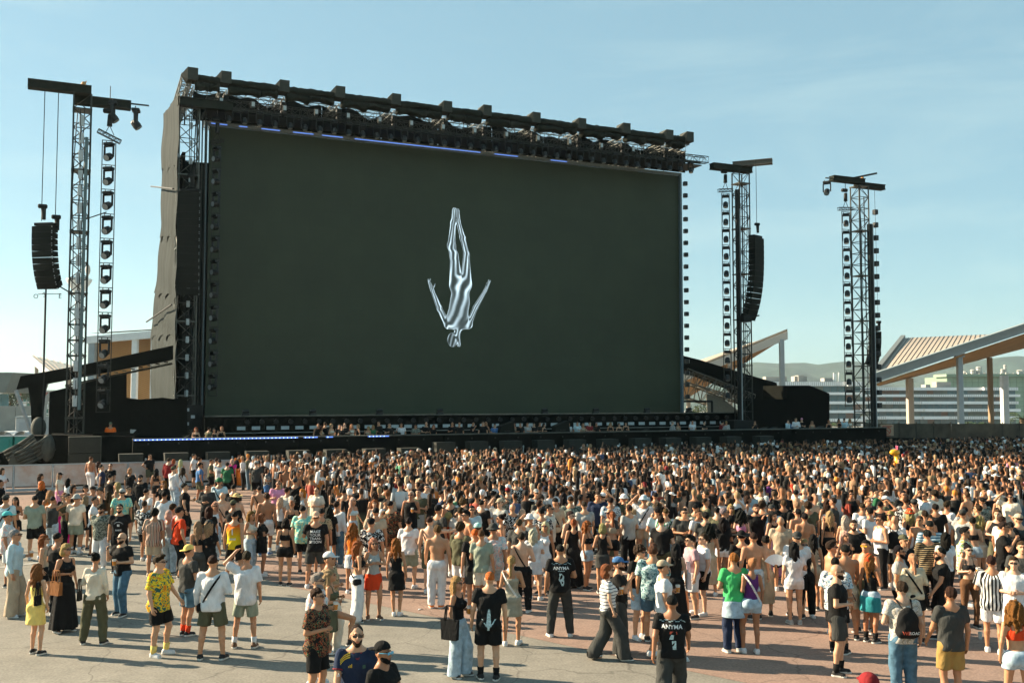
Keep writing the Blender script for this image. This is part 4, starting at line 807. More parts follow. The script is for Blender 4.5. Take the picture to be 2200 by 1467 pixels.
# ------------------------------------------------------------------ people: bodies and clothes grown as one skin from a posed skeleton
F32 = np.float32
def vlen(x, y, z): return np.sqrt(x*x+y*y+z*z)
def rcone(G, a, b, ra, rb):
    X, Y, Z = G; bx, by, bz = b[0]-a[0], b[1]-a[1], b[2]-a[2]; L2 = bx*bx+by*by+bz*bz+1e-9
    px, py, pz = X-F32(a[0]), Y-F32(a[1]), Z-F32(a[2]); t = np.clip((px*F32(bx)+py*F32(by)+pz*F32(bz))*F32(1/L2), 0, 1)
    return vlen(px-t*F32(bx), py-t*F32(by), pz-t*F32(bz)) - (F32(ra)+t*F32(rb-ra))
def ell(G, c, r):
    X, Y, Z = G; x, y, z = (X-F32(c[0])), (Y-F32(c[1])), (Z-F32(c[2]))
    k0 = vlen(x/F32(r[0]), y/F32(r[1]), z/F32(r[2])); k1 = vlen(x/F32(r[0]**2), y/F32(r[1]**2), z/F32(r[2]**2)); return k0*(k0-1)/(k1+F32(1e-6))
def smin(a, b, k):
    h = np.clip(F32(.5)+F32(.5/k)*(b-a), 0, 1); return b+(a-b)*h-F32(k)*h*(1-h)
def smax(a, b, k): return -smin(-a, -b, k)
def snets(f, xs, ys, zs):
    xs, ys, zs = [np.asarray(v, F32) for v in (xs, ys, zs)]
    G = (xs[:, None, None], ys[None, :, None], zs[None, None, :]); D = np.broadcast_to(f(G), (len(xs), len(ys), len(zs))).astype(F32)
    ins = D < 0; nx, ny, nz = D.shape; sh = (nx-1, ny-1, nz-1); S = np.zeros((3,)+sh, F32); Cn = np.zeros(sh, F32); Q = []
    co = (xs, ys, zs)
    for ax in range(3):
        lo = [slice(None)]*3; hi = [slice(None)]*3; lo[ax] = slice(0, -1); hi[ax] = slice(1, None); A = D[tuple(lo)]; B = D[tuple(hi)]; c = ins[tuple(lo)] != ins[tuple(hi)]
        I = np.nonzero(c); a = A[I]; t = a/(a-B[I]); pos = [co[k][I[k]] for k in range(3)]; pos[ax] = pos[ax]*(1-t)+co[ax][I[ax]+1]*t
        o = [k for k in range(3) if k != ax]
        for d1 in (0, 1):
            for d2 in (0, 1):
                J = [I[0].copy(), I[1].copy(), I[2].copy()]; J[o[0]] -= d1; J[o[1]] -= d2
                ok = (J[o[0]] >= 0) & (J[o[1]] >= 0) & (J[o[0]] < sh[o[0]]) & (J[o[1]] < sh[o[1]]); Jt = tuple(j[ok] for j in J)
                for k in range(3): np.add.at(S[k], Jt, pos[k][ok])
                np.add.at(Cn, Jt, 1)
        Q.append((ax, o, I, ins[tuple(lo)][I]))
    act = Cn > 0; idx = -np.ones(sh, np.int64); idx[act] = np.arange(int(act.sum())); V = np.stack([S[k][act]/Cn[act] for k in range(3)], 1)
    faces = []
    for ax, o, I, sg in Q:
        ok = (I[o[0]] > 0) & (I[o[1]] > 0) & (I[o[0]] < sh[o[0]]) & (I[o[1]] < sh[o[1]]); J = [I[k][ok] for k in range(3)]; s_ = sg[ok]
        def cell(d1, d2): K = [j.copy() for j in J]; K[o[0]] -= d1; K[o[1]] -= d2; return idx[tuple(K)]
        q = np.stack([cell(1, 1), cell(0, 1), cell(0, 0), cell(1, 0)], 1); flip = s_ if ax != 1 else ~s_; q[~flip] = q[~flip][:, ::-1]; faces.append(q)
    return V.astype(np.float64), np.concatenate(faces)
def np_mesh(name, V, Fq, smooth=True, extra=None):
    """quads (and optional extra list of (V,F) pieces) into a mesh"""
    Vs = [V]; Fs = [Fq]; n = len(V)
    for ev, ef in (extra or []): Vs.append(ev); Fs.append(np.asarray(ef)+n); n += len(ev)
    V = np.concatenate(Vs); Fq = np.concatenate(Fs); me = bpy.data.meshes.new(name); me.vertices.add(len(V)); me.vertices.foreach_set('co', V.astype(np.float32).ravel())
    me.loops.add(len(Fq)*4); me.loops.foreach_set('vertex_index', Fq.astype(np.int32).ravel()); me.polygons.add(len(Fq)); me.polygons.foreach_set('loop_start', np.arange(0, len(Fq)*4, 4, dtype=np.int32))
    me.update(calc_edges=True)
    if smooth: me.polygons.foreach_set('use_smooth', np.ones(len(Fq), bool))
    return me
def npa(*v): return np.array(v, float)
ARM = {'d': ((.065, .02, -.275), (.015, -.065, -.24)), 'b': ((.05, .04, -.265), (-.09, -.22, .05)), 'f': ((.085, .0, -.265), (-.175, -.165, -.0)), 'h': ((.20, .06, -.21), (-.17, -.07, -.16)),
       'p': ((.085, -.12, -.23), (-.09, -.10, .22)), 't': ((.22, -.06, .10), (-.17, .0, .19)), 'u': ((.09, -.06, .27), (-.03, -.03, .24)), 'k': ((.05, .09, -.27), (-.13, .10, -.14)), 'w': ((.05, .10, -.26), (.02, .03, -.25)), 'v': ((.05, -.09, -.265), (.01, -.15, -.2)), 'o': ((.27, -.04, .01), (.17, -.14, .03)), 'c': ((.10, -.05, -.25), (-.26, -.10, .06))}
LEG = {'0': ((.0, .0), (.0, .0), 0), '1': ((.03, .0), (.01, -.09), 0), '2': ((.0, -.26), (.0, .25), 1), '3': ((.09, .0), (.09, .0), 0), '4': ((-.035, .0), (-.03, .02), 0), '5': ((.02, .03), (.0, -.42), 2), '6': ((.01, -.09), (.03, .0), 0), '7': ((.05, .02), (.0, -.04), 0)}
class Pose:
    def __init__(s, sex, arms, legs):
        s.sex = sex; m = sex == 'M'; s.key = sex+arms+legs
        s.sw = .188 if m else .152; s.hw = .092 if m else .094
        s.sh = {}; s.el = {}; s.wr = {}; s.hip = {}; s.kn = {}; s.an = {}; s.toe = {}
        k = 1 if m else .93; kick = 0
        for i, sg in ((0, -1), (1, 1)):
            e, w = ARM[arms[i]]; sh = npa(sg*s.sw, .015, 1.435); el = sh+npa(sg*e[0], e[1], e[2])*k*1.03; wr = el+npa(sg*w[0], w[1], w[2])*k
            s.sh[sg] = sh; s.el[sg] = el; s.wr[sg] = wr
            dx, dy = LEG[legs][i]; mode = LEG[legs][2]; hip = npa(sg*s.hw, .005, .93); 
            if mode == 2 and i == 1:
                an = npa(sg*.10, -.34, .36); kn = npa(sg*.13, -.40, .80); toe = an+npa(0, -.12, -.10)
            else:
                an = npa(sg*(.10+dx), .03+dy, .085); kn = hip*.5+an*.5+npa(sg*.012, -.035-(.05 if abs(dy) > .05 and dy < .0 else 0), 0); toe = npa(an[0]+sg*.035, an[1]-.135, .03)
                if mode == 1 and dy > 0: an = an+npa(0, 0, .06); kn = kn+npa(0, -.06, 0); toe = npa(an[0], an[1]-.13, .04)
            s.hip[sg] = hip; s.kn[sg] = kn; s.an[sg] = an; s.toe[sg] = toe
    def torso(s, G, o=0.0):
        if s.sex == 'M':
            d = ell(G, (0, .01, .96), (.158+o, .112+o, .12+o)); d = smin(d, ell(G, (0, .0, 1.11), (.142+o, .10+o, .16+o)), .06); d = smin(d, ell(G, (0, .008, 1.30), (.172+o, .112+o, .17+o)), .05)
            d = smin(smin(d, rcone(G, (-s.sw+.02, .018, 1.425), (s.sw-.02, .018, 1.425), .056+o, .056+o), .05), ell(G, (0, .025, 1.472), (.120+o, .064+o, .058+o)), .05)
        else:
            d = ell(G, (0, .012, .95), (.162+o, .115+o, .125+o)); d = smin(d, ell(G, (0, .0, 1.12), (.112+o, .085+o, .15+o)), .07); d = smin(d, ell(G, (0, .005, 1.30), (.138+o, .095+o, .15+o)), .05)
            d = smin(d, rcone(G, (-s.sw+.02, .015, 1.43), (s.sw-.02, .015, 1.43), .045+o, .045+o), .05)
            for sg in (-1, 1): d = smin(d, ell(G, (sg*.062, -.085, 1.285), (.058+o, .058+o, .062+o)), .03)
        for sg in (-1, 1): d = smin(d, ell(G, (sg*.075, .062, .915), (.088+o, .082+o, .095+o)), .03)
        return d
    def body(s, G, head=True):
        m = s.sex == 'M'; a = 1 if m else .80; lg = 1 if m else .94
        d = s.torso(G); d = smin(d, rcone(G, (0, .028, 1.43), (0, .008, 1.57), .074*a if m else .056, .056*a if m else .044), .05)
        for sg in (-1, 1):
            d = smin(d, rcone(G, s.sh[sg], s.el[sg], .056*a, .040*a), .035); d = smin(d, rcone(G, s.el[sg], s.wr[sg], .041*a, .027*a), .015)
            h = s.wr[sg]-s.el[sg]; h = h/np.linalg.norm(h); d = smin(d, rcone(G, s.wr[sg]+h*.02, s.wr[sg]+h*.075, .027*a, .026*a), .02)
            d = smin(d, rcone(G, s.hip[sg], s.kn[sg], .090*lg, .056*lg), .03); c = s.kn[sg]*.68+s.an[sg]*.32+npa(0, .018, 0)
            d = smin(d, rcone(G, s.kn[sg], c, .054*lg, .053*lg), .02); d = smin(d, rcone(G, c, s.an[sg], .052*lg, .034*lg), .02); d = smin(d, rcone(G, s.an[sg]+npa(0, .03, -.045), s.toe[sg], .034, .028), .03)
        if head:
            h = ell(G, (0, .018, 1.678), (.075, .094, .100)); h = smin(h, ell(G, (0, -.022, 1.612), (.056, .070, .070)), .03); h = smin(h, rcone(G, (0, -.090, 1.668), (0, -.110, 1.632), .007, .014), .012)
            h = smin(h, rcone(G, (-.03, -.080, 1.690), (.03, -.080, 1.690), .012, .012), .014)
            for sg in (-1, 1): h = smin(h, ell(G, (sg*.077, .012, 1.645), (.012, .020, .031)), .008); h = smax(h, -ell(G, (sg*.031, -.102, 1.667), (.018, .018, .011)), .010)
            h = smin(h, rcone(G, (-.018, -.088, 1.597), (.018, -.088, 1.597), .008, .008), .010); h = smin(h, ell(G, (0, -.075, 1.565), (.022, .020, .018)), .02)
            d = smin(d, h, .018)
        return d
def axis(lo, hi, fine, coarse, f0, f1):
    r = []; x = lo
    while x < hi: r.append(x); x += fine if f0 <= x < f1 else coarse
    return r+[hi]
def fingers(P):
    out = []
    for sg in (-1, 1):
        w = P.wr[sg]; h = w-P.el[sg]; h = h/np.linalg.norm(h); side = np.cross(h, npa(sg, 0, 0)) if abs(h[0]) < .8 else np.cross(h, npa(0, 0, 1)); side /= np.linalg.norm(side); pal = np.cross(side, h); k = .9 if P.sex == 'F' else 1
        if pal[0]*sg > 0: pal = -pal
        if side[1] > 0: side = -side
        for i, L in enumerate((.072, .082, .076, .058)):
            b0 = w+h*.075*k+side*(.026-.0175*i); out.append((b0, b0+h*L*.55*k+pal*.010, b0+h*L*.85*k+pal*.034, .0092*k))
        b0 = w+h*.03+side*.024; out.append((b0, b0+side*.026+h*.03+pal*.012, b0+side*.030+h*.062+pal*.022, .0105*k))
    V = []; Fc = []; n = 0
    for a, b, c, r in out:
        pts = (a, b, c); rr = (r, r, r*.75)
        for p, q in zip(pts, rr):
            d = (c-a)/np.linalg.norm(c-a); x = np.cross(d, npa(.3, .2, .9)); x /= np.linalg.norm(x); y = np.cross(d, x)
            for k in range(4): t = k*math.pi/2; V.append(p+q*(x*math.cos(t)+y*math.sin(t)))
        for s_ in range(2):
            for k in range(4): Fc.append((n+s_*4+k, n+s_*4+(k+1) % 4, n+s_*4+4+(k+1) % 4, n+s_*4+4+k))
        Fc.append((n+8, n+9, n+10, n+11)); n += 12
    return np.array(V), np.array(Fc)
def wr_noise(G, amp, sc=1.0, ph=0.0):
    X, Y, Z = G; return F32(amp)*(np.sin(F32(38*sc)*X+F32(17*sc)*Z+ph)*np.sin(F32(31*sc)*Y-F32(21*sc)*Z+ph)+np.sin(F32(19*sc)*Z+F32(23*sc)*X-F32(27*sc)*Y+ph*1.7)*F32(.8))
CACHE = {}
def grid_for(P, lod, z0, z1, fine_head=False, pad=.06):
    c = (.0185, .030)[lod]; f = (.0105, .016)[lod]; xs_ = [P.wr[-1][0], P.wr[1][0], P.el[-1][0], P.el[1][0], P.an[-1][0], P.an[1][0], -.25, .25]; ys_ = [P.wr[-1][1], P.wr[1][1], P.an[-1][1], P.an[1][1], P.toe[-1][1], P.toe[1][1], P.kn[1][1], .16, -.17]
    x0, x1, y0, y1 = min(xs_)-.13, max(xs_)+.13, min(ys_)-.12, max(ys_)+.12
    if fine_head: return axis(x0, x1, f, c, -.10, .10), axis(y0, y1, f, c, -.13, .13), axis(z0, z1, f, c, 1.53, 1.80)
    return axis(x0, x1, c, c, 0, 0), axis(y0, y1, c, c, 0, 0), axis(z0, z1, c, c, 0, 0)
def body_mesh(P, lod):
    k = ('body', P.key, lod)
    if k not in CACHE:
        zt = max(1.84, P.wr[-1][2]+.16, P.wr[1][2]+.16); V, Fq = snets(P.body, *grid_for(P, lod, -.04, zt, True)); n0 = len(V); me = np_mesh('person', V, Fq, True, [fingers(P)])
        at = me.color_attributes.new('tint', 'FLOAT_COLOR', 'POINT'); A = np.ones((len(me.vertices), 4), np.float32); x, y, z = V[:, 0], V[:, 1], V[:, 2]; ax = np.abs(x); face = (y < -.055) & (z > 1.5) & (z < 1.8) & (ax < .09)
        def setc(mask, c): A[:n0][mask, :3] = c
        setc(face & (np.hypot((ax-.031)/.017, (z-1.667)/.009) < 1), (.12, .10, .09)); setc(face & (ax > .012) & (ax < .05) & (np.abs(z-1.689-(.031-ax)*.1) < .006), (.25, .18, .13)); setc(face & (np.hypot(x/.026, (z-1.597)/.009) < 1) & (y < -.075), (.80, .48, .45))
        at.data.foreach_set('color', A.ravel()); me.materials.append(SKINM); CACHE[k] = me
    return CACHE[k]
def garment(P, kind, lod):
    k = (kind, P.key, lod)
    if k in CACHE: return CACHE[k]
    s = P; m = s.sex == 'M'
    def cut(d, lo=None, hi=None, kk=.008):
        def g(G):
            v = d(G)
            if lo is not None: v = smax(v, F32(lo)-G[2], kk)
            if hi is not None: v = smax(v, G[2]-F32(hi), kk)
            return v
        return g
    ph = (hash(P.key) % 17)*.37; z0, z1 = .55, 1.62
    def sleeves(G, d, frac, ra, rb, kk=.03):
        for sg in (-1, 1):
            e = s.sh[sg]+(s.el[sg]-s.sh[sg])*min(frac, 1)
            q = rcone(G, s.sh[sg], e, ra, rb)
            if frac < 1.01:                         # open, square-cut cuff
                n = (s.el[sg]-s.sh[sg]); n = n/np.linalg.norm(n); pl = (G[0]-F32(e[0]))*F32(n[0])+(G[1]-F32(e[1]))*F32(n[1])+(G[2]-F32(e[2]))*F32(n[2]); q = smax(q, pl, .006)
            d = smin(d, q, kk)
            if frac > 1.01: w = s.el[sg]+(s.wr[sg]-s.el[sg])*(frac-1); d = smin(d, rcone(G, s.el[sg], w, rb, rb*.78), .02)
        return d
    def loose(G, o, hem, low):                      # a hanging shirt body: follows shoulders, falls straight from the chest
        if m: d = ell(G, (0, .008, 1.30), (.182+o, .122+o, .19)); w, dp = .176+o, .130+o
        else: d = ell(G, (0, .004, 1.30), (.148+o, .108+o, .17)); w, dp = .156+o, .118+o
        X, Y, Z = G; q = np.sqrt((X/F32(w))**2+((Y-F32(.010))/F32(dp))**2); col = (q-1)*F32(dp); col = smax(col, Z-F32(1.36), .03); d = smin(d, col, .06)
        if not m:
            for sg in (-1, 1): d = smin(d, ell(G, (sg*.062, -.085, 1.285), (.058+o, .058+o, .062+o)), .03)
        for sg in (-1, 1): d = smin(d, ell(G, (sg*.075, .062, .915), (.088+o, .085+o, .11)), .04)
        d = smin(d, rcone(G, (-s.sw+.01, .018, 1.432), (s.sw-.01, .018, 1.432), .060 if m else .050, .060 if m else .050), .04)
        return d
    def neck(G, d, r=.070, z=1.562): return smax(d, -ell(G, (0, -.012, z), (r, r+.012, .075)), .008)
    if kind == 'T': f = cut(lambda G: neck(G, sleeves(G, loose(G, .016, .85, 0)+wr_noise(G, .005, 1, ph), .62, .073 if m else .060, .070 if m else .058)), .86 if m else .92)
    elif kind == 'S': f = cut(lambda G: neck(G, sleeves(G, loose(G, .032, .82, 0)+wr_noise(G, .007, .9, ph), .78, .080 if m else .066, .085 if m else .07), .068), .80)
    elif kind == 'L': f = cut(lambda G: neck(G, sleeves(G, loose(G, .016, .84, 0)+wr_noise(G, .007, .9, ph), 1.86, .070 if m else .056, .054 if m else .045), .074), .83 if m else .88)
    elif kind == 'V':
        def f0(G):
            d = loose(G, .010 if m else .004, .85, 0)+wr_noise(G, .004, 1, ph) if m else s.torso(G, .009)+wr_noise(G, .002, 1, ph)
            d = neck(G, d, .088 if m else .095, 1.52 if m else 1.475)
            for sg in (-1, 1): d = smax(d, -ell(G, (sg*(s.sw+.055), .01, 1.43), (.095, .13, .15)), .01)
            return d
        f = cut(f0, .84 if m else .97)
    elif kind == 'C':
        def f0(G):
            d = s.torso(G, .010)
            top = smax(d, G[2]-F32(1.355), .006); strap = None
            for sg in (-1, 1):
                q = smax(d, np.abs(G[0]-F32(sg*.085))-F32(.011), .004); top = np.minimum(top, q)
            return top
        f = cut(f0, 1.20 if not m else 1.1)
    elif kind in ('D', 'E'):
        hem = .60 if kind == 'D' else .30
        def f0(G):
            d = s.torso(G, .010); X, Y, Z = G; w = .178+.03*np.clip((F32(.95)-Z)/F32(.35), 0, 1); q = np.sqrt((X/w)**2+((Y-F32(.012))/(w*F32(.76)))**2); col = (q-1)*w*F32(.76); col = smax(col, Z-F32(.98), .02); d = smin(d, col, .04)+wr_noise(G, .003, 1, ph)
            a = smax(d, Z-F32(1.34), .006)
            for sg in (-1, 1): a = np.minimum(a, smax(d, np.abs(X-F32(sg*.085))-F32(.010), .004))
            return a
        f = cut(f0, hem); z0 = hem-.05
    elif kind in ('s', 'h', 'j', 'w', 'l'):
        zh = {'s': .52, 'h': .765, 'j': .07, 'w': .045, 'l': .055}[kind]; r0, r1, r2 = {'s': (.108, .100, .1), 'h': (.106, .10, .1), 'j': (.106, .086, .064), 'w': (.108, .108, .118), 'l': (.094, .060, .042)}[kind]
        if not m: r0 -= .004
        def f0(G):
            d = ell(G, (0, .008, .955), (.174, .132, .12))
            for sg in (-1, 1):
                d = smin(d, ell(G, (sg*.076, .064, .915), (.096, .088, .10)), .03); d = smin(d, rcone(G, s.hip[sg]+npa(0, 0, -.01), s.kn[sg], r0, r1), .03)
                if kind in 'jwl': d = smin(d, rcone(G, s.kn[sg], s.an[sg]+npa(0, 0, -.02), r1, r2), .02)
            d = d-F32(.008)+wr_noise(G, .004 if kind != 'l' else .0, .9, ph)
            if kind == 's':
                for sg in (-1, 1):
                    n = s.kn[sg]-s.hip[sg]; L_ = np.linalg.norm(n); n = n/L_; e = s.hip[sg]+n*L_*(.83 if m else .62); pl = (G[0]-F32(e[0]))*F32(n[0])+(G[1]-F32(e[1]))*F32(n[1])+(G[2]-F32(e[2]))*F32(n[2])
                    d = np.where(G[0]*sg > 0, smax(d, pl, .006), d)
            return d
        f = cut(f0, zh if kind != 's' else None, 1.035 if m else 1.06); z0, z1 = max(zh-.05, -.02) if kind != 's' else .3, 1.12
    elif kind in ('k', 'm'):
        hem = .66 if kind == 'k' else .07
        def f0(G):
            X, Y, Z = G; t = np.clip((F32(.95)-Z)/F32(.88 if kind == 'm' else .30), 0, 1); w = F32(.182)+t*F32(.10 if kind == 'm' else .022); an_ = np.arctan2(Y, X); q = np.sqrt((X/w)**2+((Y-F32(.012))/(w*F32(.80)))**2); d = (q-1)*w*F32(.8)
            if kind == 'm': d = d+F32(.014)*np.sin(an_*9)*t
            d = smax(d, Z-F32(.97), .03); d = smin(d, ell(G, (0, .01, .98), (.160, .118, .10)), .05)
            for sg in (-1, 1): d = smin(d, ell(G, (sg*.075, .064, .915), (.092, .086, .10)), .03)
            return d
        f = cut(f0, hem, 1.06); z0, z1 = hem-.05, 1.12
    gx, gy, gz = grid_for(P, lod, z0, z1)
    V, Fq = snets(f, gx, gy, gz); CACHE[k] = np_mesh('garment', V, Fq); return CACHE[k]
def lens_y(): pass
def head_piece(kind, lod=0):
    """hair, hats, beards and glasses around the head at its standard height"""
    k = ('head', kind, lod)
    if k in CACHE: return CACHE[k]
    h = (.011, .018)[lod]; X0 = -.24; z0, z1 = 1.5, 1.95; lim = .15
    nz_ = lambda G, a, s_=60: F32(a)*np.sin(F32(s_)*G[0]+F32(s_*.3)*G[2])*np.sin(F32(s_*.8)*G[1]+F32(s_*.35)*G[2])
    def base(G, o=0.0): return ell(G, (0, .025, 1.690), (.0825+o, .0985+o, .098+o))
    def line(G, d, off=0.0, sl=.80): return smax(d, F32(1.662+off)-G[2]-F32(sl)*G[1], .008)
    if kind == 'short': f = lambda G: line(G, base(G)+nz_(G, .006, 95)+nz_(G, .004, 47))
    elif kind == 'crop': f = lambda G: line(G, base(G, -.0055)+nz_(G, .001, 120), .006)
    elif kind == 'quiff': f = lambda G: line(G, smin(base(G)+nz_(G, .004, 80), ell(G, (0, -.04, 1.775), (.06, .06, .035))+nz_(G, .006, 90), .03))
    elif kind == 'curly': f = lambda G: line(G, base(G, .026)+nz_(G, .012, 95), -.02, .6)
    elif kind in ('long', 'wavy', 'curlong'):
        wv_ = {'long': .002, 'wavy': .008, 'curlong': .018}[kind]; wd_ = {'long': 0, 'wavy': .014, 'curlong': .035}[kind]; bot = {'long': 1.20, 'wavy': 1.27, 'curlong': 1.33}[kind]
        def f(G):
            d = line(G, base(G, .006+wd_*.3), -.01); c = smin(ell(G, (0, .075, 1.60), (.092+wd_, .056+wd_*.5, .16)), rcone(G, (0, .085, 1.58), (0, .085, bot+.02), .075+wd_*.6, .022+wd_*.5), .04); d = smin(d, c, .03)
            for sg in (-1, 1): d = smin(d, rcone(G, (sg*.078, .03, 1.68), (sg*(.092+wd_), .045, bot+.12), .034+wd_*.4, .030+wd_*.4), .02)
            return d+nz_(G, wv_, 70)+F32(.0065)*np.sin(F32(85)*G[0]+F32(9)*np.sin(F32(7)*G[2]))
        z0 = bot-.05; lim = .22
    elif kind == 'bob':
        def f(G):
            d = line(G, base(G, .008), -.01); d = smin(d, ell(G, (0, .05, 1.60), (.108, .085, .10)), .03)
            d = smax(d, -ell(G, (0, -.085, 1.62), (.066, .10, .10)), .012); return smax(d, F32(1.515)-G[2], .01)+nz_(G, .004, 80)
        lim = .18
    elif kind == 'bun': f = lambda G: np.minimum(line(G, base(G, -.001)+nz_(G, .002, 100)), ell(G, (0, .115, 1.765), (.052, .050, .048))+nz_(G, .005, 90)); lim = .19
    elif kind == 'pony': f = lambda G: smin(line(G, base(G, -.001)), rcone(G, (0, .115, 1.72), (0, .155, 1.40), .034, .022), .02)+nz_(G, .003, 80); z0 = 1.34; lim = .22
    elif kind in ('cap', 'capback', 'capbare'):
        sg = 1 if kind == 'capback' else -1
        def f(G):
            d = ell(G, (0, .016, 1.712), (.092, .108, .096)); d = smax(d, F32(1.708)-G[2]-F32(.10)*G[1], .006); v = ell(G, (0, .016+sg*.120, 1.712-(.006 if sg < 0 else .02)), (.074, .085, .012)); return smin(d, v, .012)
        lim = .25
    elif kind in ('bucket', 'brim'):
        def f(G):
            X, Y, Z = G; r_ = np.sqrt(X*X+(Y-F32(.015))**2); d = smax(ell(G, (0, .015, 1.72), (.096, .110, .098)), F32(1.705)-Z, .006)
            if kind == 'bucket': b = np.abs(Z-F32(1.715)+F32(.55)*(r_-F32(.09)))-F32(.009); b = smax(b, r_-F32(.155), .006)
            else: b = np.abs(Z-F32(1.715)-F32(.10)*np.sin(np.arctan2(Y, X)*2)*(r_-F32(.05)))-F32(.009); b = smax(b, r_-F32(.205), .006)
            return smin(d, smax(b, F32(.07)-r_, .01), .01)
        lim = .24
    elif kind == 'bandana': f = lambda G: smin(smax(base(G, .004), F32(1.70)-G[2]-F32(.35)*G[1], .006), ell(G, (0, .12, 1.64), (.05, .025, .06)), .02)
    elif kind == 'beard':
        def f(G):
            d = smin(ell(G, (0, -.022, 1.606), (.064, .077, .074)), ell(G, (0, -.072, 1.558), (.036, .030, .030)), .02); d = smax(d, G[2]-F32(1.616)-F32(.45)*G[1]*-1*F32(.0)-F32(.35)*(G[1]+F32(.06)), .006); return smax(d, -ell(G, (0, -.105, 1.602), (.030, .035, .016)), .004)
    V, Fq = snets(f, np.arange(-lim, lim+h, h), np.arange(-.24, .24, h), np.arange(z0, z1, h)); CACHE[k] = np_mesh('hair', V, Fq); return CACHE[k]
def glasses_mesh():
    if 'gl' not in CACHE:
        b = MB()
        for sg in (-1, 1):
            b.bbox((sg*.034, -.107, 1.668), (.052, .008, .032), .006); b.tube((sg*.062, -.105, 1.675), (sg*.082, .01, 1.668), .004, 4)
        b.tube((-.012, -.110, 1.675), (.012, -.110, 1.675), .004, 4); CACHE['gl'] = b.mesh('sunglasses')
    return CACHE['gl']
def shoe_mesh(kind):
    k = ('shoe', kind)
    if k not in CACHE:
        def f(G):
            d = rcone(G, (0, .04, .045), (0, -.10, .038), .048, .040); d = smin(d, rcone(G, (0, .03, .06), (0, .025, .11 if kind == 'boot' else .09), .043, .040), .03); s_ = rcone(G, (0, .045, .02), (0, -.11, .02), .050, .045); d = smin(d, smax(s_, G[2]-F32(.026), .004), .006); d = smax(d, -G[2], .003)
            return smax(d, G[2]-F32(.20 if kind == 'boot' else .105), .004)
        V, Fq = snets(f, np.arange(-.08, .081, .013), np.arange(-.19, .12, .014), np.arange(-.012, .22 if kind == 'boot' else .13, .012)); me = np_mesh('shoe', V, Fq); at = me.color_attributes.new('tint', 'FLOAT_COLOR', 'POINT'); A = np.zeros((len(V), 4), np.float32); A[:, 3] = 1; A[V[:, 2] < .030, 0] = 1; at.data.foreach_set('color', A.ravel()); CACHE[k] = me
    return CACHE[k]
def strap_mesh(sg, bag=True):
    k = ('strap', sg, bag)
    if k not in CACHE:
        b = MB(); pts = []
        for i in range(29): t = 2*math.pi*i/28; x = .168*math.cos(t); y = .160*math.sin(t)*(1 if abs(math.cos(t)) < .9 else .9)+.008; pts.append((sg*x, y, 1.19+.285*math.cos(t)))
        for i in range(28):
            p, q = np.array(pts[i]), np.array(pts[i+1]); n = np.array([p[0], p[1], 0]); n = n/(np.linalg.norm(n)+1e-6); up = np.cross(q-p, n); up = up/(np.linalg.norm(up)+1e-9)*.017
            b.add([p-up, q-up, q+up, p+up, p-up+n*.008, q-up+n*.008, q+up+n*.008, p+up+n*.008], [(0, 1, 2, 3), (7, 6, 5, 4), (0, 4, 5, 1), (2, 6, 7, 3)])
        if bag: b.bbox((-sg*.19, .05, .90), (.08, .18, .14), .03)
        CACHE[k] = b.mesh('crossbody_strap')
    return CACHE[k]
def pack_mesh():
    if 'pack' not in CACHE:
        def f(G): return smin(ell(G, (0, .215, 1.20), (.155, .095, .22))-F32(0), rcone(G, (-.09, .20, 1.05), (.09, .20, 1.05), .09, .09), .05)+wr_noise(G, .006, .8)
        V, Fq = snets(f, np.arange(-.2, .2, .02), np.arange(.06, .36, .02), np.arange(.9, 1.46, .02)); b = MB()
        for sg in (-1, 1): b.path([(sg*.07, .19, 1.40), (sg*.11, .05, 1.51), (sg*.115, -.07, 1.45), (sg*.13, -.13, 1.28), (sg*.15, .08, 1.06)], .013, 5)
        quads = [f_ for f_ in b.f if len(f_) == 4]; CACHE['pack'] = np_mesh('backpack', V, Fq, True, [(np.array(b.v), np.array(quads))])
    return CACHE['pack']
def bag_mesh(kind):
    k = ('bag', kind)
    if k not in CACHE:
        b = MB(); w, d, h = {'tote': (.34, .09, .33), 'hand': (.30, .10, .26), 'small': (.16, .06, .18)}[kind]
        b.add([(-w*.42, -d/2, 0), (w*.42, -d/2, 0), (w/2, -d*.3, h), (-w/2, -d*.3, h), (-w*.42, d/2, 0), (w*.42, d/2, 0), (w/2, d*.3, h), (-w/2, d*.3, h)], [(0, 1, 2, 3), (7, 6, 5, 4), (0, 4, 5, 1), (2, 6, 7, 3), (1, 5, 6, 2), (0, 3, 7, 4)])
        for sy in (-1, 1): b.path([(-w*.28, sy*d*.3, h-.01), (-w*.2, sy*d*.2, h+.22), (w*.2, sy*d*.2, h+.22), (w*.28, sy*d*.3, h-.01)], .012, 5)
        CACHE[k] = b.mesh('bag')
    return CACHE[k]

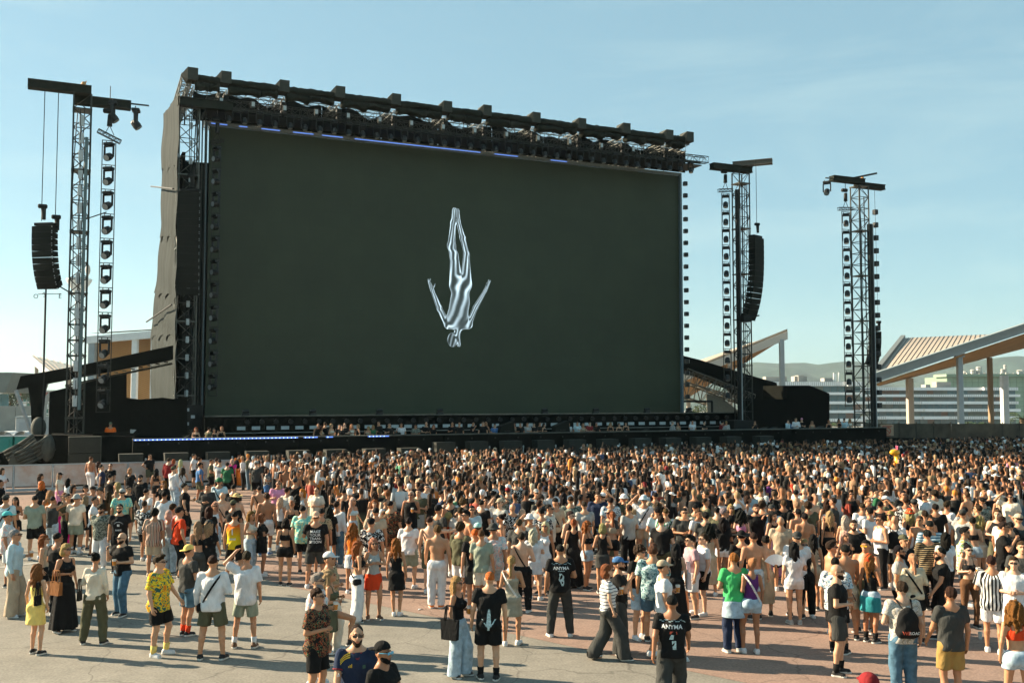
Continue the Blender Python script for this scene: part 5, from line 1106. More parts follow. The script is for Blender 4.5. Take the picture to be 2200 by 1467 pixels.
# ---- materials that take each object's own colour
def objmat(name, rough, noise, nscale, bump=0.0, bscale=40.0, tint=False, sole=False, spec=.25, stretch=(1, 1, 1), sss=0.0, fold=0.0):
    m = bpy.data.materials.new(name); m.use_nodes = True; t = m.node_tree; p = t.nodes['Principled BSDF']; l = t.links.new; p.inputs['Roughness'].default_value = rough; p.inputs['Specular IOR Level'].default_value = spec
    oi = N(t, 'ShaderNodeObjectInfo'); c = N(t, 'ShaderNodeTexCoord'); mp = N(t, 'ShaderNodeMapping'); mp.inputs['Scale'].default_value = stretch; l(c.outputs['Object'], mp.inputs[0]); n = N(t, 'ShaderNodeTexNoise', i_Scale=nscale, i_Detail=5.0); l(mp.outputs[0], n.inputs['Vector'])
    r = N(t, 'ShaderNodeMapRange', i_1=.3, i_2=.7, i_3=1-noise, i_4=1+noise); l(n.outputs[0], r.inputs[0]); mx = N(t, 'ShaderNodeMixRGB', blend_type='MULTIPLY'); mx.inputs[0].default_value = 1; l(oi.outputs['Color'], mx.inputs[1]); l(r.outputs[0], mx.inputs[2]); out = mx
    if tint: a = N(t, 'ShaderNodeVertexColor', layer_name='tint'); m2 = N(t, 'ShaderNodeMixRGB', blend_type='MULTIPLY'); m2.inputs[0].default_value = 1; l(out.outputs[0], m2.inputs[1]); l(a.outputs[0], m2.inputs[2]); out = m2
    if sole: a = N(t, 'ShaderNodeVertexColor', layer_name='tint'); m2 = N(t, 'ShaderNodeMixRGB'); m2.inputs[2].default_value = (.62, .60, .55, 1); s_ = N(t, 'ShaderNodeSeparateColor'); l(a.outputs[0], s_.inputs[0]); l(s_.outputs[0], m2.inputs[0]); l(out.outputs[0], m2.inputs[1]); out = m2
    l(out.outputs[0], p.inputs['Base Color'])
    if bump:
        n2 = N(t, 'ShaderNodeTexNoise', i_Scale=bscale, i_Detail=3.0, i_Distortion=fold); l(mp.outputs[0], n2.inputs['Vector']); b = N(t, 'ShaderNodeBump', i_Strength=bump, i_Distance=.02); l(n2.outputs[0], b.inputs['Height']); l(b.outputs[0], p.inputs['Normal'])
    return m
SKINM = objmat('skin', .48, .10, 14, tint=True, spec=.35)
CLOTH = objmat('cloth', .88, .16, 9, .95, 7.5, spec=.12, fold=1.6, stretch=(1.2, 1.2, .55))
DENIM = objmat('denim', .9, .28, 11, .5, 10.0, spec=.12, fold=1.0)
HAIRM = objmat('hair', .70, .55, 42, .9, 60.0, spec=.12, stretch=(3, 3, .5))
SHOEM = objmat('shoe_leather', .6, .12, 30, sole=True, spec=.3)
SILK = objmat('shiny_fabric', .28, .2, 12, .6, 10.0, spec=.7, fold=1.5)
GLASSM = objmat('dark_lens', .12, 0.0, 5, spec=.7)
CUPM = mat('plastic_cup', (.62, .60, .56), .25, spec=.5); BEER = mat('beer', (.55, .20, .03), .2); PHONEM = mat('phone_body', (.03, .03, .035), .2)
def patmat(name, build):
    m = bpy.data.materials.new(name); m.use_nodes = True; t = m.node_tree; p = t.nodes['Principled BSDF']; p.inputs['Roughness'].default_value = .85; p.inputs['Specular IOR Level'].default_value = .12; c = N(t, 'ShaderNodeTexCoord')
    t.links.new(build(t, c.outputs['Object']), p.inputs['Base Color']); n2 = N(t, 'ShaderNodeTexNoise', i_Scale=9.0, i_Detail=3.0, i_Distortion=1.0); t.links.new(c.outputs['Object'], n2.inputs['Vector']); b = N(t, 'ShaderNodeBump', i_Strength=.5, i_Distance=.02); t.links.new(n2.outputs[0], b.inputs['Height']); t.links.new(b.outputs[0], p.inputs['Normal']); return m
def ramp_const(t, src, stops):
    r = N(t, 'ShaderNodeValToRGB'); r.color_ramp.interpolation = 'CONSTANT'; e = r.color_ramp.elements
    while len(e) < len(stops): e.new(.5)
    for el_, (ps, cc) in zip(e, stops): el_.position = ps; el_.color = (*cc, 1)
    t.links.new(src, r.inputs[0]); return r.outputs[0]
def floral(cols, scale, dist=1.2):
    def f(t, co):
        n = N(t, 'ShaderNodeTexNoise', i_Scale=scale, i_Detail=1.5, i_Distortion=dist); t.links.new(co, n.inputs['Vector']); k = len(cols); return ramp_const(t, n.outputs[0], [(.0 if i == 0 else .36+.26*i/k, c) for i, c in enumerate(cols)])
    return f
def spots(bgc, c2, scale, th):
    def f(t, co):
        v = N(t, 'ShaderNodeTexVoronoi', i_Scale=scale); t.links.new(co, v.inputs['Vector']); return ramp_const(t, v.outputs['Distance'], [(0, c2), (th, bgc)])
    return f
def stripes(cols, per, ax):
    def f(t, co):
        s = N(t, 'ShaderNodeSeparateXYZ'); t.links.new(co, s.inputs[0])
        if ax == 'a':
            at = N(t, 'ShaderNodeMath', operation='ARCTAN2'); t.links.new(s.outputs[0], at.inputs[0]); t.links.new(s.outputs[1], at.inputs[1]); src = at.outputs[0]
        else: src = s.outputs['XYZ'.index(ax)]
        m = N(t, 'ShaderNodeMath', operation='MULTIPLY'); m.inputs[1].default_value = 1/per; t.links.new(src, m.inputs[0]); fr = N(t, 'ShaderNodeMath', operation='FRACT'); t.links.new(m.outputs[0], fr.inputs[0]); k = len(cols); return ramp_const(t, fr.outputs[0], [(i/k, c) for i, c in enumerate(cols)])
    return f
def grad(c0, c1, z0, z1):
    def f(t, co):
        s = N(t, 'ShaderNodeSeparateXYZ'); t.links.new(co, s.inputs[0]); m = N(t, 'ShaderNodeMapRange', i_1=z0, i_2=z1); t.links.new(s.outputs[2], m.inputs[0]); mx = N(t, 'ShaderNodeMixRGB'); mx.inputs[1].default_value = (*c0, 1); mx.inputs[2].default_value = (*c1, 1); t.links.new(m.outputs[0], mx.inputs[0]); return mx.outputs[0]
    return f
W_, K_ = (.60, .60, .58), (.012, .012, .012)
PAT = {'yf': ('yellow floral', floral([(.03, .10, .10), (.10, .22, .08), (.75, .52, .02), (.80, .62, .03), (.60, .20, .02)], 17)), 'bf': ('black and white floral', floral([K_, K_, W_], 19)), 'wf': ('white floral', floral([(.30, .42, .45), W_, W_, (.65, .40, .35)], 16)),
       'af': ('aqua floral', floral([(.10, .42, .40), (.22, .55, .50), (.50, .55, .30)], 15)), 'gf': ('grey-green patterned', floral([(.05, .06, .05), (.14, .16, .13), (.26, .27, .22)], 18)), 'tf': ('teal leaf-print', floral([(.05, .10, .11), (.20, .33, .34), (.38, .48, .46)], 17)),
       'kc': ('black, red and green patterned', floral([K_, (.02, .02, .015), (.35, .06, .025), (.05, .16, .08), K_], 20)), 'td': ('cream tie-dye', floral([(.30, .28, .24), (.55, .48, .38), (.62, .56, .48), (.36, .36, .36)], 9, 3)), 'bw': ('blue and white palm-print', floral([(.06, .10, .14), W_, W_, (.25, .40, .48)], 15)),
       'lp': ('leopard-print', spots((.36, .26, .15), (.04, .025, .015), 24, .32)), 'yw': ('white shirt with yellow print', floral([W_, W_, (.6, .5, .1), (.12, .2, .12)], 16)), 'st': ('black and white striped', stripes([W_, K_], .36, 'a')), 'sb': ('brown striped', stripes([(.34, .13, .09), (.50, .38, .28), (.10, .06, .05), (.50, .38, .28)], .46, 'a')),
       'ms': ('multicoloured striped', stripes([(.45, .40, .32), (.05, .05, .05), (.40, .22, .08), (.08, .14, .12)], .30, 'a')), 'wb': ('white top with navy stripes', stripes([W_, W_, W_, (.02, .03, .06)], .062, 'Z')), 'ty': ('black top with tan stripes', stripes([K_, K_, (.32, .24, .13)], .045, 'Z')), 'jr': ('yellow-to-red', grad((.72, .52, .02), (.55, .09, .015), 1.12, 1.42)), 'gw': ('white and green striped', stripes([W_, W_, (.02, .22, .06)], .42, 'a')),
       'pd': ('blue checked', stripes([(.06, .14, .2), (.4, .5, .55)], .06, 'Z')), 'co': ('navy jersey with yellow shoulder stripes', None)}
PATM = {}
def cloth_mat(code):
    if code.startswith('*'):
        k = code[1:]
        if k not in PATM: PATM[k] = patmat('pattern_'+PAT[k][0].replace(' ', '_').replace(',', ''), PAT[k][1])
        return PATM[k], (1, 1, 1, 1), PAT[k][0]
    c, nm = COLR[code]; return (DENIM if 'denim' in nm else (SILK if code in ('si', 'go') else CLOTH)), (*c, 1), nm
COLR = {'wh': ((.60, .60, .60), 'white'), 'bk': ((.011, .011, .011), 'black'), 'gr': ((.34, .34, .32), 'grey'), 'ch': ((.045, .046, .043), 'charcoal'), 'cr': ((.60, .54, .44), 'cream'), 'be': ((.42, .33, .23), 'beige'), 'lb': ((.36, .46, .53), 'light denim'), 'dn': ((.07, .14, .20), 'blue denim'), 'nv': ((.02, .03, .06), 'navy'), 'bl': ((.06, .15, .32), 'blue'),
        'pb': ((.45, .57, .60), 'pale blue'), 'ol': ((.085, .085, .05), 'olive'), 'rd': ((.62, .055, .015), 'red'), 'dr': ((.20, .018, .02), 'dark red'), 'or': ((.70, .17, .02), 'orange'), 'ye': ((.78, .56, .16), 'yellow'), 'pk': ((.66, .26, .40), 'pink'), 'mg': ((.68, .02, .22), 'magenta'), 'gn': ((.06, .42, .13), 'green'), 'gd': ((.03, .13, .06), 'dark green'), 'te': ((.03, .22, .24), 'teal'), 'pu': ((.10, .025, .13), 'purple'),
        'br': ((.12, .06, .03), 'brown'), 'sg': ((.26, .29, .22), 'sage green'), 'mv': ((.42, .26, .28), 'mauve'), 'pe': ((.62, .38, .26), 'peach'), 'si': ((.26, .24, .18), 'shiny olive'), 'go': ((.50, .42, .28), 'sequinned beige'), 'kh': ((.30, .19, .06), 'khaki'), 'aq': ((.10, .50, .50), 'aqua'), 'mt': ((.36, .62, .55), 'mint'), 'sw': ((.62, .42, .18), 'straw'), 'hv': ((.92, .15, .02), 'orange hi-vis')}
HAIRC = {'k': (.007, .006, .0055), 'b': (.028, .015, .008), 'l': (.30, .185, .085), 'p': (.46, .36, .235), 'r': (.20, .065, .018), 'x': (.20, .19, .18), 'd': (.07, .037, .016), 'o': (.50, .12, .02), 'R': (.35, .03, .015)}
HAIRK = {'s': 'short', 'c': 'crop', 'q': 'quiff', 'C': 'curly', 'l': 'long', 'w': 'wavy', 'W': 'curlong', 'b': 'bob', 'u': 'bun', 'p': 'pony'}
SKINS = [(.47, .235, .125), (.53, .29, .17), (.41, .195, .10), (.34, .15, .075), (.55, .32, .205), (.45, .215, .115), (.16, .07, .035)]
TOPN = {'T': 't-shirt', 'S': 'loose shirt', 'L': 'long-sleeved top', 'V': 'tank top', 'C': 'crop top', 'D': 'short dress', 'E': 'long dress', 'N': 'bare torso'}
BOTN = {'s': 'shorts', 'j': 'trousers', 'w': 'wide trousers', 'l': 'leggings', 'k': 'short skirt', 'h': 'hot pants', 'm': 'long skirt'}
HEADP = npa(0, .02, 1.53)
PEOPLE = []
def person(x, y, dir_, sex, top, bot, hair, ex='-', arms='dd', legs='0', at=None, sc=None, headturn=None, skin=None, z0=0.0, lod=None, hscale=None, seed=0):
    """x,y: top of the head in the photograph (sets the standing place), or at=(X,Y) on the ground"""
    r = random.Random(int(x*131+y*7+seed)); ex = ex.split('+') if ex != '-' else []
    Hh = 1.79 if sex == 'M' else 1.68; 
    if hscale is None: hscale = r.uniform(.965, 1.035)
    Hh *= hscale; 
    if at is None:
        p = on_z(x, y, Hh+.0+z0); at = (p[0], p[1])
    if lod is None: lod = 0 if at[1] < 27 else 1
    zs = Hh/1.785; gx = zs*r.uniform(.96, 1.07)
    if arms == 'dd': arms = r.choice(('dd', 'wd', 'dv', 'dd', 'vw'))
    if legs == '0': legs = r.choice('0167')
    P = Pose(sex, arms, legs); sk = skin if skin is not None else SKINS[r.choice((0, 0, 1, 1, 2, 2, 3, 4, 5, 5))]
    root = bpy.data.objects.new('person', body_mesh(P, lod)); COL.objects.link(root); root.location = (at[0], at[1], z0); root.rotation_euler = (R(r.uniform(-2, 2)), R(r.uniform(-1.8, 1.8)), R(dir_)); root.scale = (gx, gx, zs); root.color = (*sk, 1)
    def child(name, me, m, col, loc=None, rot=None, slot=True):
        o = bpy.data.objects.new(name, me); COL.objects.link(o); o.parent = root; o.color = col
        if not me.materials: me.materials.append(m)
        o.material_slots[0].link = 'OBJECT'; o.material_slots[0].material = m
        if loc is not None: o.location = loc
        if rot is not None: o.rotation_euler = rot
        return o
    tk, tcode = (top.split(':')+[''])[:2]; td = bd = None; info = {'o': root, 'at': at, 'top': None, 'bot': None, 'ex': ex, 'dir': dir_, 'P': P, 'px': (x, y)}
    if tk != 'N':
        m, c, nm = cloth_mat(tcode); o = child('dress' if tk in 'DE' else 'top', garment(P, tk, lod), m, c); td = nm+' '+TOPN[tk]; info['topobj'] = o
    else: td = 'no shirt'
    if bot != '-':
        bk_, bc = bot.split(':'); m, c, nm = cloth_mat(bc); child({'s': 'shorts', 'h': 'shorts', 'j': 'trousers', 'w': 'trousers', 'l': 'leggings', 'k': 'skirt', 'm': 'skirt'}[bk_], garment(P, bk_, lod), m, c); bd = nm+' '+BOTN[bk_]
    info['top'] = td; info['bot'] = bd
    hats = [e for e in ex if e[:2] in ('cp', 'cb', 'bu', 'hb', 'bn')]
    if hair != '0':
        hk = HAIRK[hair[1]]
        if hats and hk in ('short', 'quiff', 'curly', 'bun'): hk = 'crop'
        child('hair', head_piece(hk, lod), HAIRM, (*[v*r.uniform(.8, 1.25) for v in HAIRC[hair[0]]], 1))
    hd = None
    for e in hats:
        kind = {'cp': 'cap', 'cb': 'capback', 'bu': 'bucket', 'hb': 'brim', 'bn': 'bandana'}[e[:2]]; c, nm = COLR[e[2:4]]; child({'cap': 'cap', 'capback': 'cap', 'bucket': 'bucket_hat', 'brim': 'hat', 'bandana': 'bandana'}[kind], head_piece(kind, lod), CLOTH, (*c, 1)); hd = nm+' '+{'cap': 'cap', 'capback': 'backward cap', 'bucket': 'bucket hat', 'brim': 'wide-brimmed hat', 'bandana': 'bandana'}[kind]
    info['hat'] = hd; det = []
    if hd: det.append(hd)
    shc = (.56, .56, .55, 1) if r.random() < .55 else (.02, .02, .02, 1); sk_ = 'shoe'
    for e in ex:
        if e == 'g': child('sunglasses', glasses_mesh(), GLASSM, (.012, .012, .012, 1)); det.append('sunglasses')
        elif e == 'gy': child('sunglasses', glasses_mesh(), GLASSM, (.65, .35, .02, 1)); det.append('yellow sunglasses')
        elif e == 'gb': child('sunglasses', glasses_mesh(), GLASSM, (.08, .40, .60, 1)); det.append('blue mirrored sunglasses')
        elif e == 'br': child('beard', head_piece('beard', lod), HAIRM, (*HAIRC[hair[0] if hair != '0' else 'b'], 1))
        elif e in ('x', 'X', 'xw'): child('crossbody_strap', strap_mesh(1 if e != 'X' else -1, e != 'xw'), CLOTH, (.012, .012, .012, 1) if e != 'xw' else (.6, .58, .55, 1)); det.append('crossbody strap')
        elif e == 'B': child('backpack', pack_mesh(), CLOTH, (.013, .013, .013, 1)); det.append('black backpack')
        elif e[:2] == 'sk':                            # long socks
            for sg in (-1, 1): b = MB(); a_ = P.an[sg]; k_ = P.kn[sg]; b.tube(a_+npa(0, 0, -.02), a_*.70+k_*.30, .044, 9, .056); o = b.build('sock', None, root, True); o.data.materials.append(CLOTH); o.color = (*COLR[e[2:4]][0], 1)
            det.append(COLR[e[2:4]][1]+' socks')
        elif e[:2] == 'sh': shc = (*COLR[e[2:4]][0], 1)
        elif e == 'boot': sk_ = 'boot'
    for sg in (-1, 1):
        a_ = P.an[sg]; d_ = P.toe[sg]-a_; yaw = math.atan2(d_[0], -d_[1]); child('shoe', shoe_mesh(sk_), SHOEM, shc, (a_[0], a_[1]-.02, max(0, a_[2]-.085)), (0, 0, yaw))
    info['det'] = det; PEOPLE.append(info); M = Matrix.LocRotScale(Vector((at[0], at[1], z0)), root.rotation_euler, Vector(root.scale)); info['M'] = M
    for e in ex:                                        # things held in the hand are things of their own
        if e[0] == 'c' and e[1:] in ('1', '2', ''): hold(info, 'cup', 1 if e != 'c2' else -1)
        elif e[0] == 'm' and e[1:] in ('1', '2', ''): hold(info, 'phone', 1 if e != 'm2' else -1)
    return info
HELD = []
def hold(info, kind, sg):
    P = info['P']; h = P.wr[sg]-P.el[sg]; h = h/np.linalg.norm(h); p = info['M'] @ Vector(P.wr[sg]+h*.09+npa(0, -.03, .0)); o = empty('plastic_cup' if kind == 'cup' else 'mobile_phone', p-Vector((0, 0, .05)), R(info['dir'])); HELD.append((o, kind, info))
    if kind == 'cup':
        if 'cupm' not in CACHE:
            b = MB(); b.tube((0, 0, .0), (0, 0, .135), .030, 12, .043, cap=False); b.tube((0, 0, 0), (0, 0, .004), .030, 12); CACHE['cupm'] = b.mesh('cup_wall'); b = MB(); b.tube((0, 0, .006), (0, 0, .095), .031, 12, .0392); CACHE['cupb'] = b.mesh('drink')
        obj('cup_wall', CACHE['cupm'], CUPM, o); obj('drink', CACHE['cupb'], BEER, o)
    else:
        if 'phm' not in CACHE: b = MB(); b.bbox((0, 0, .075), (.074, .009, .15), .004); CACHE['phm'] = b.mesh('case'); b = MB(); b.box((0, .006, .075), (.066, .002, .14)); CACHE['phs'] = b.mesh('display')
        obj('case', CACHE['phm'], PHONEM, o); obj('display', CACHE['phs'], mat('phone_display', (.05, .06, .07), .1, spec=.7), o); o.rotation_euler[0] = R(-25)
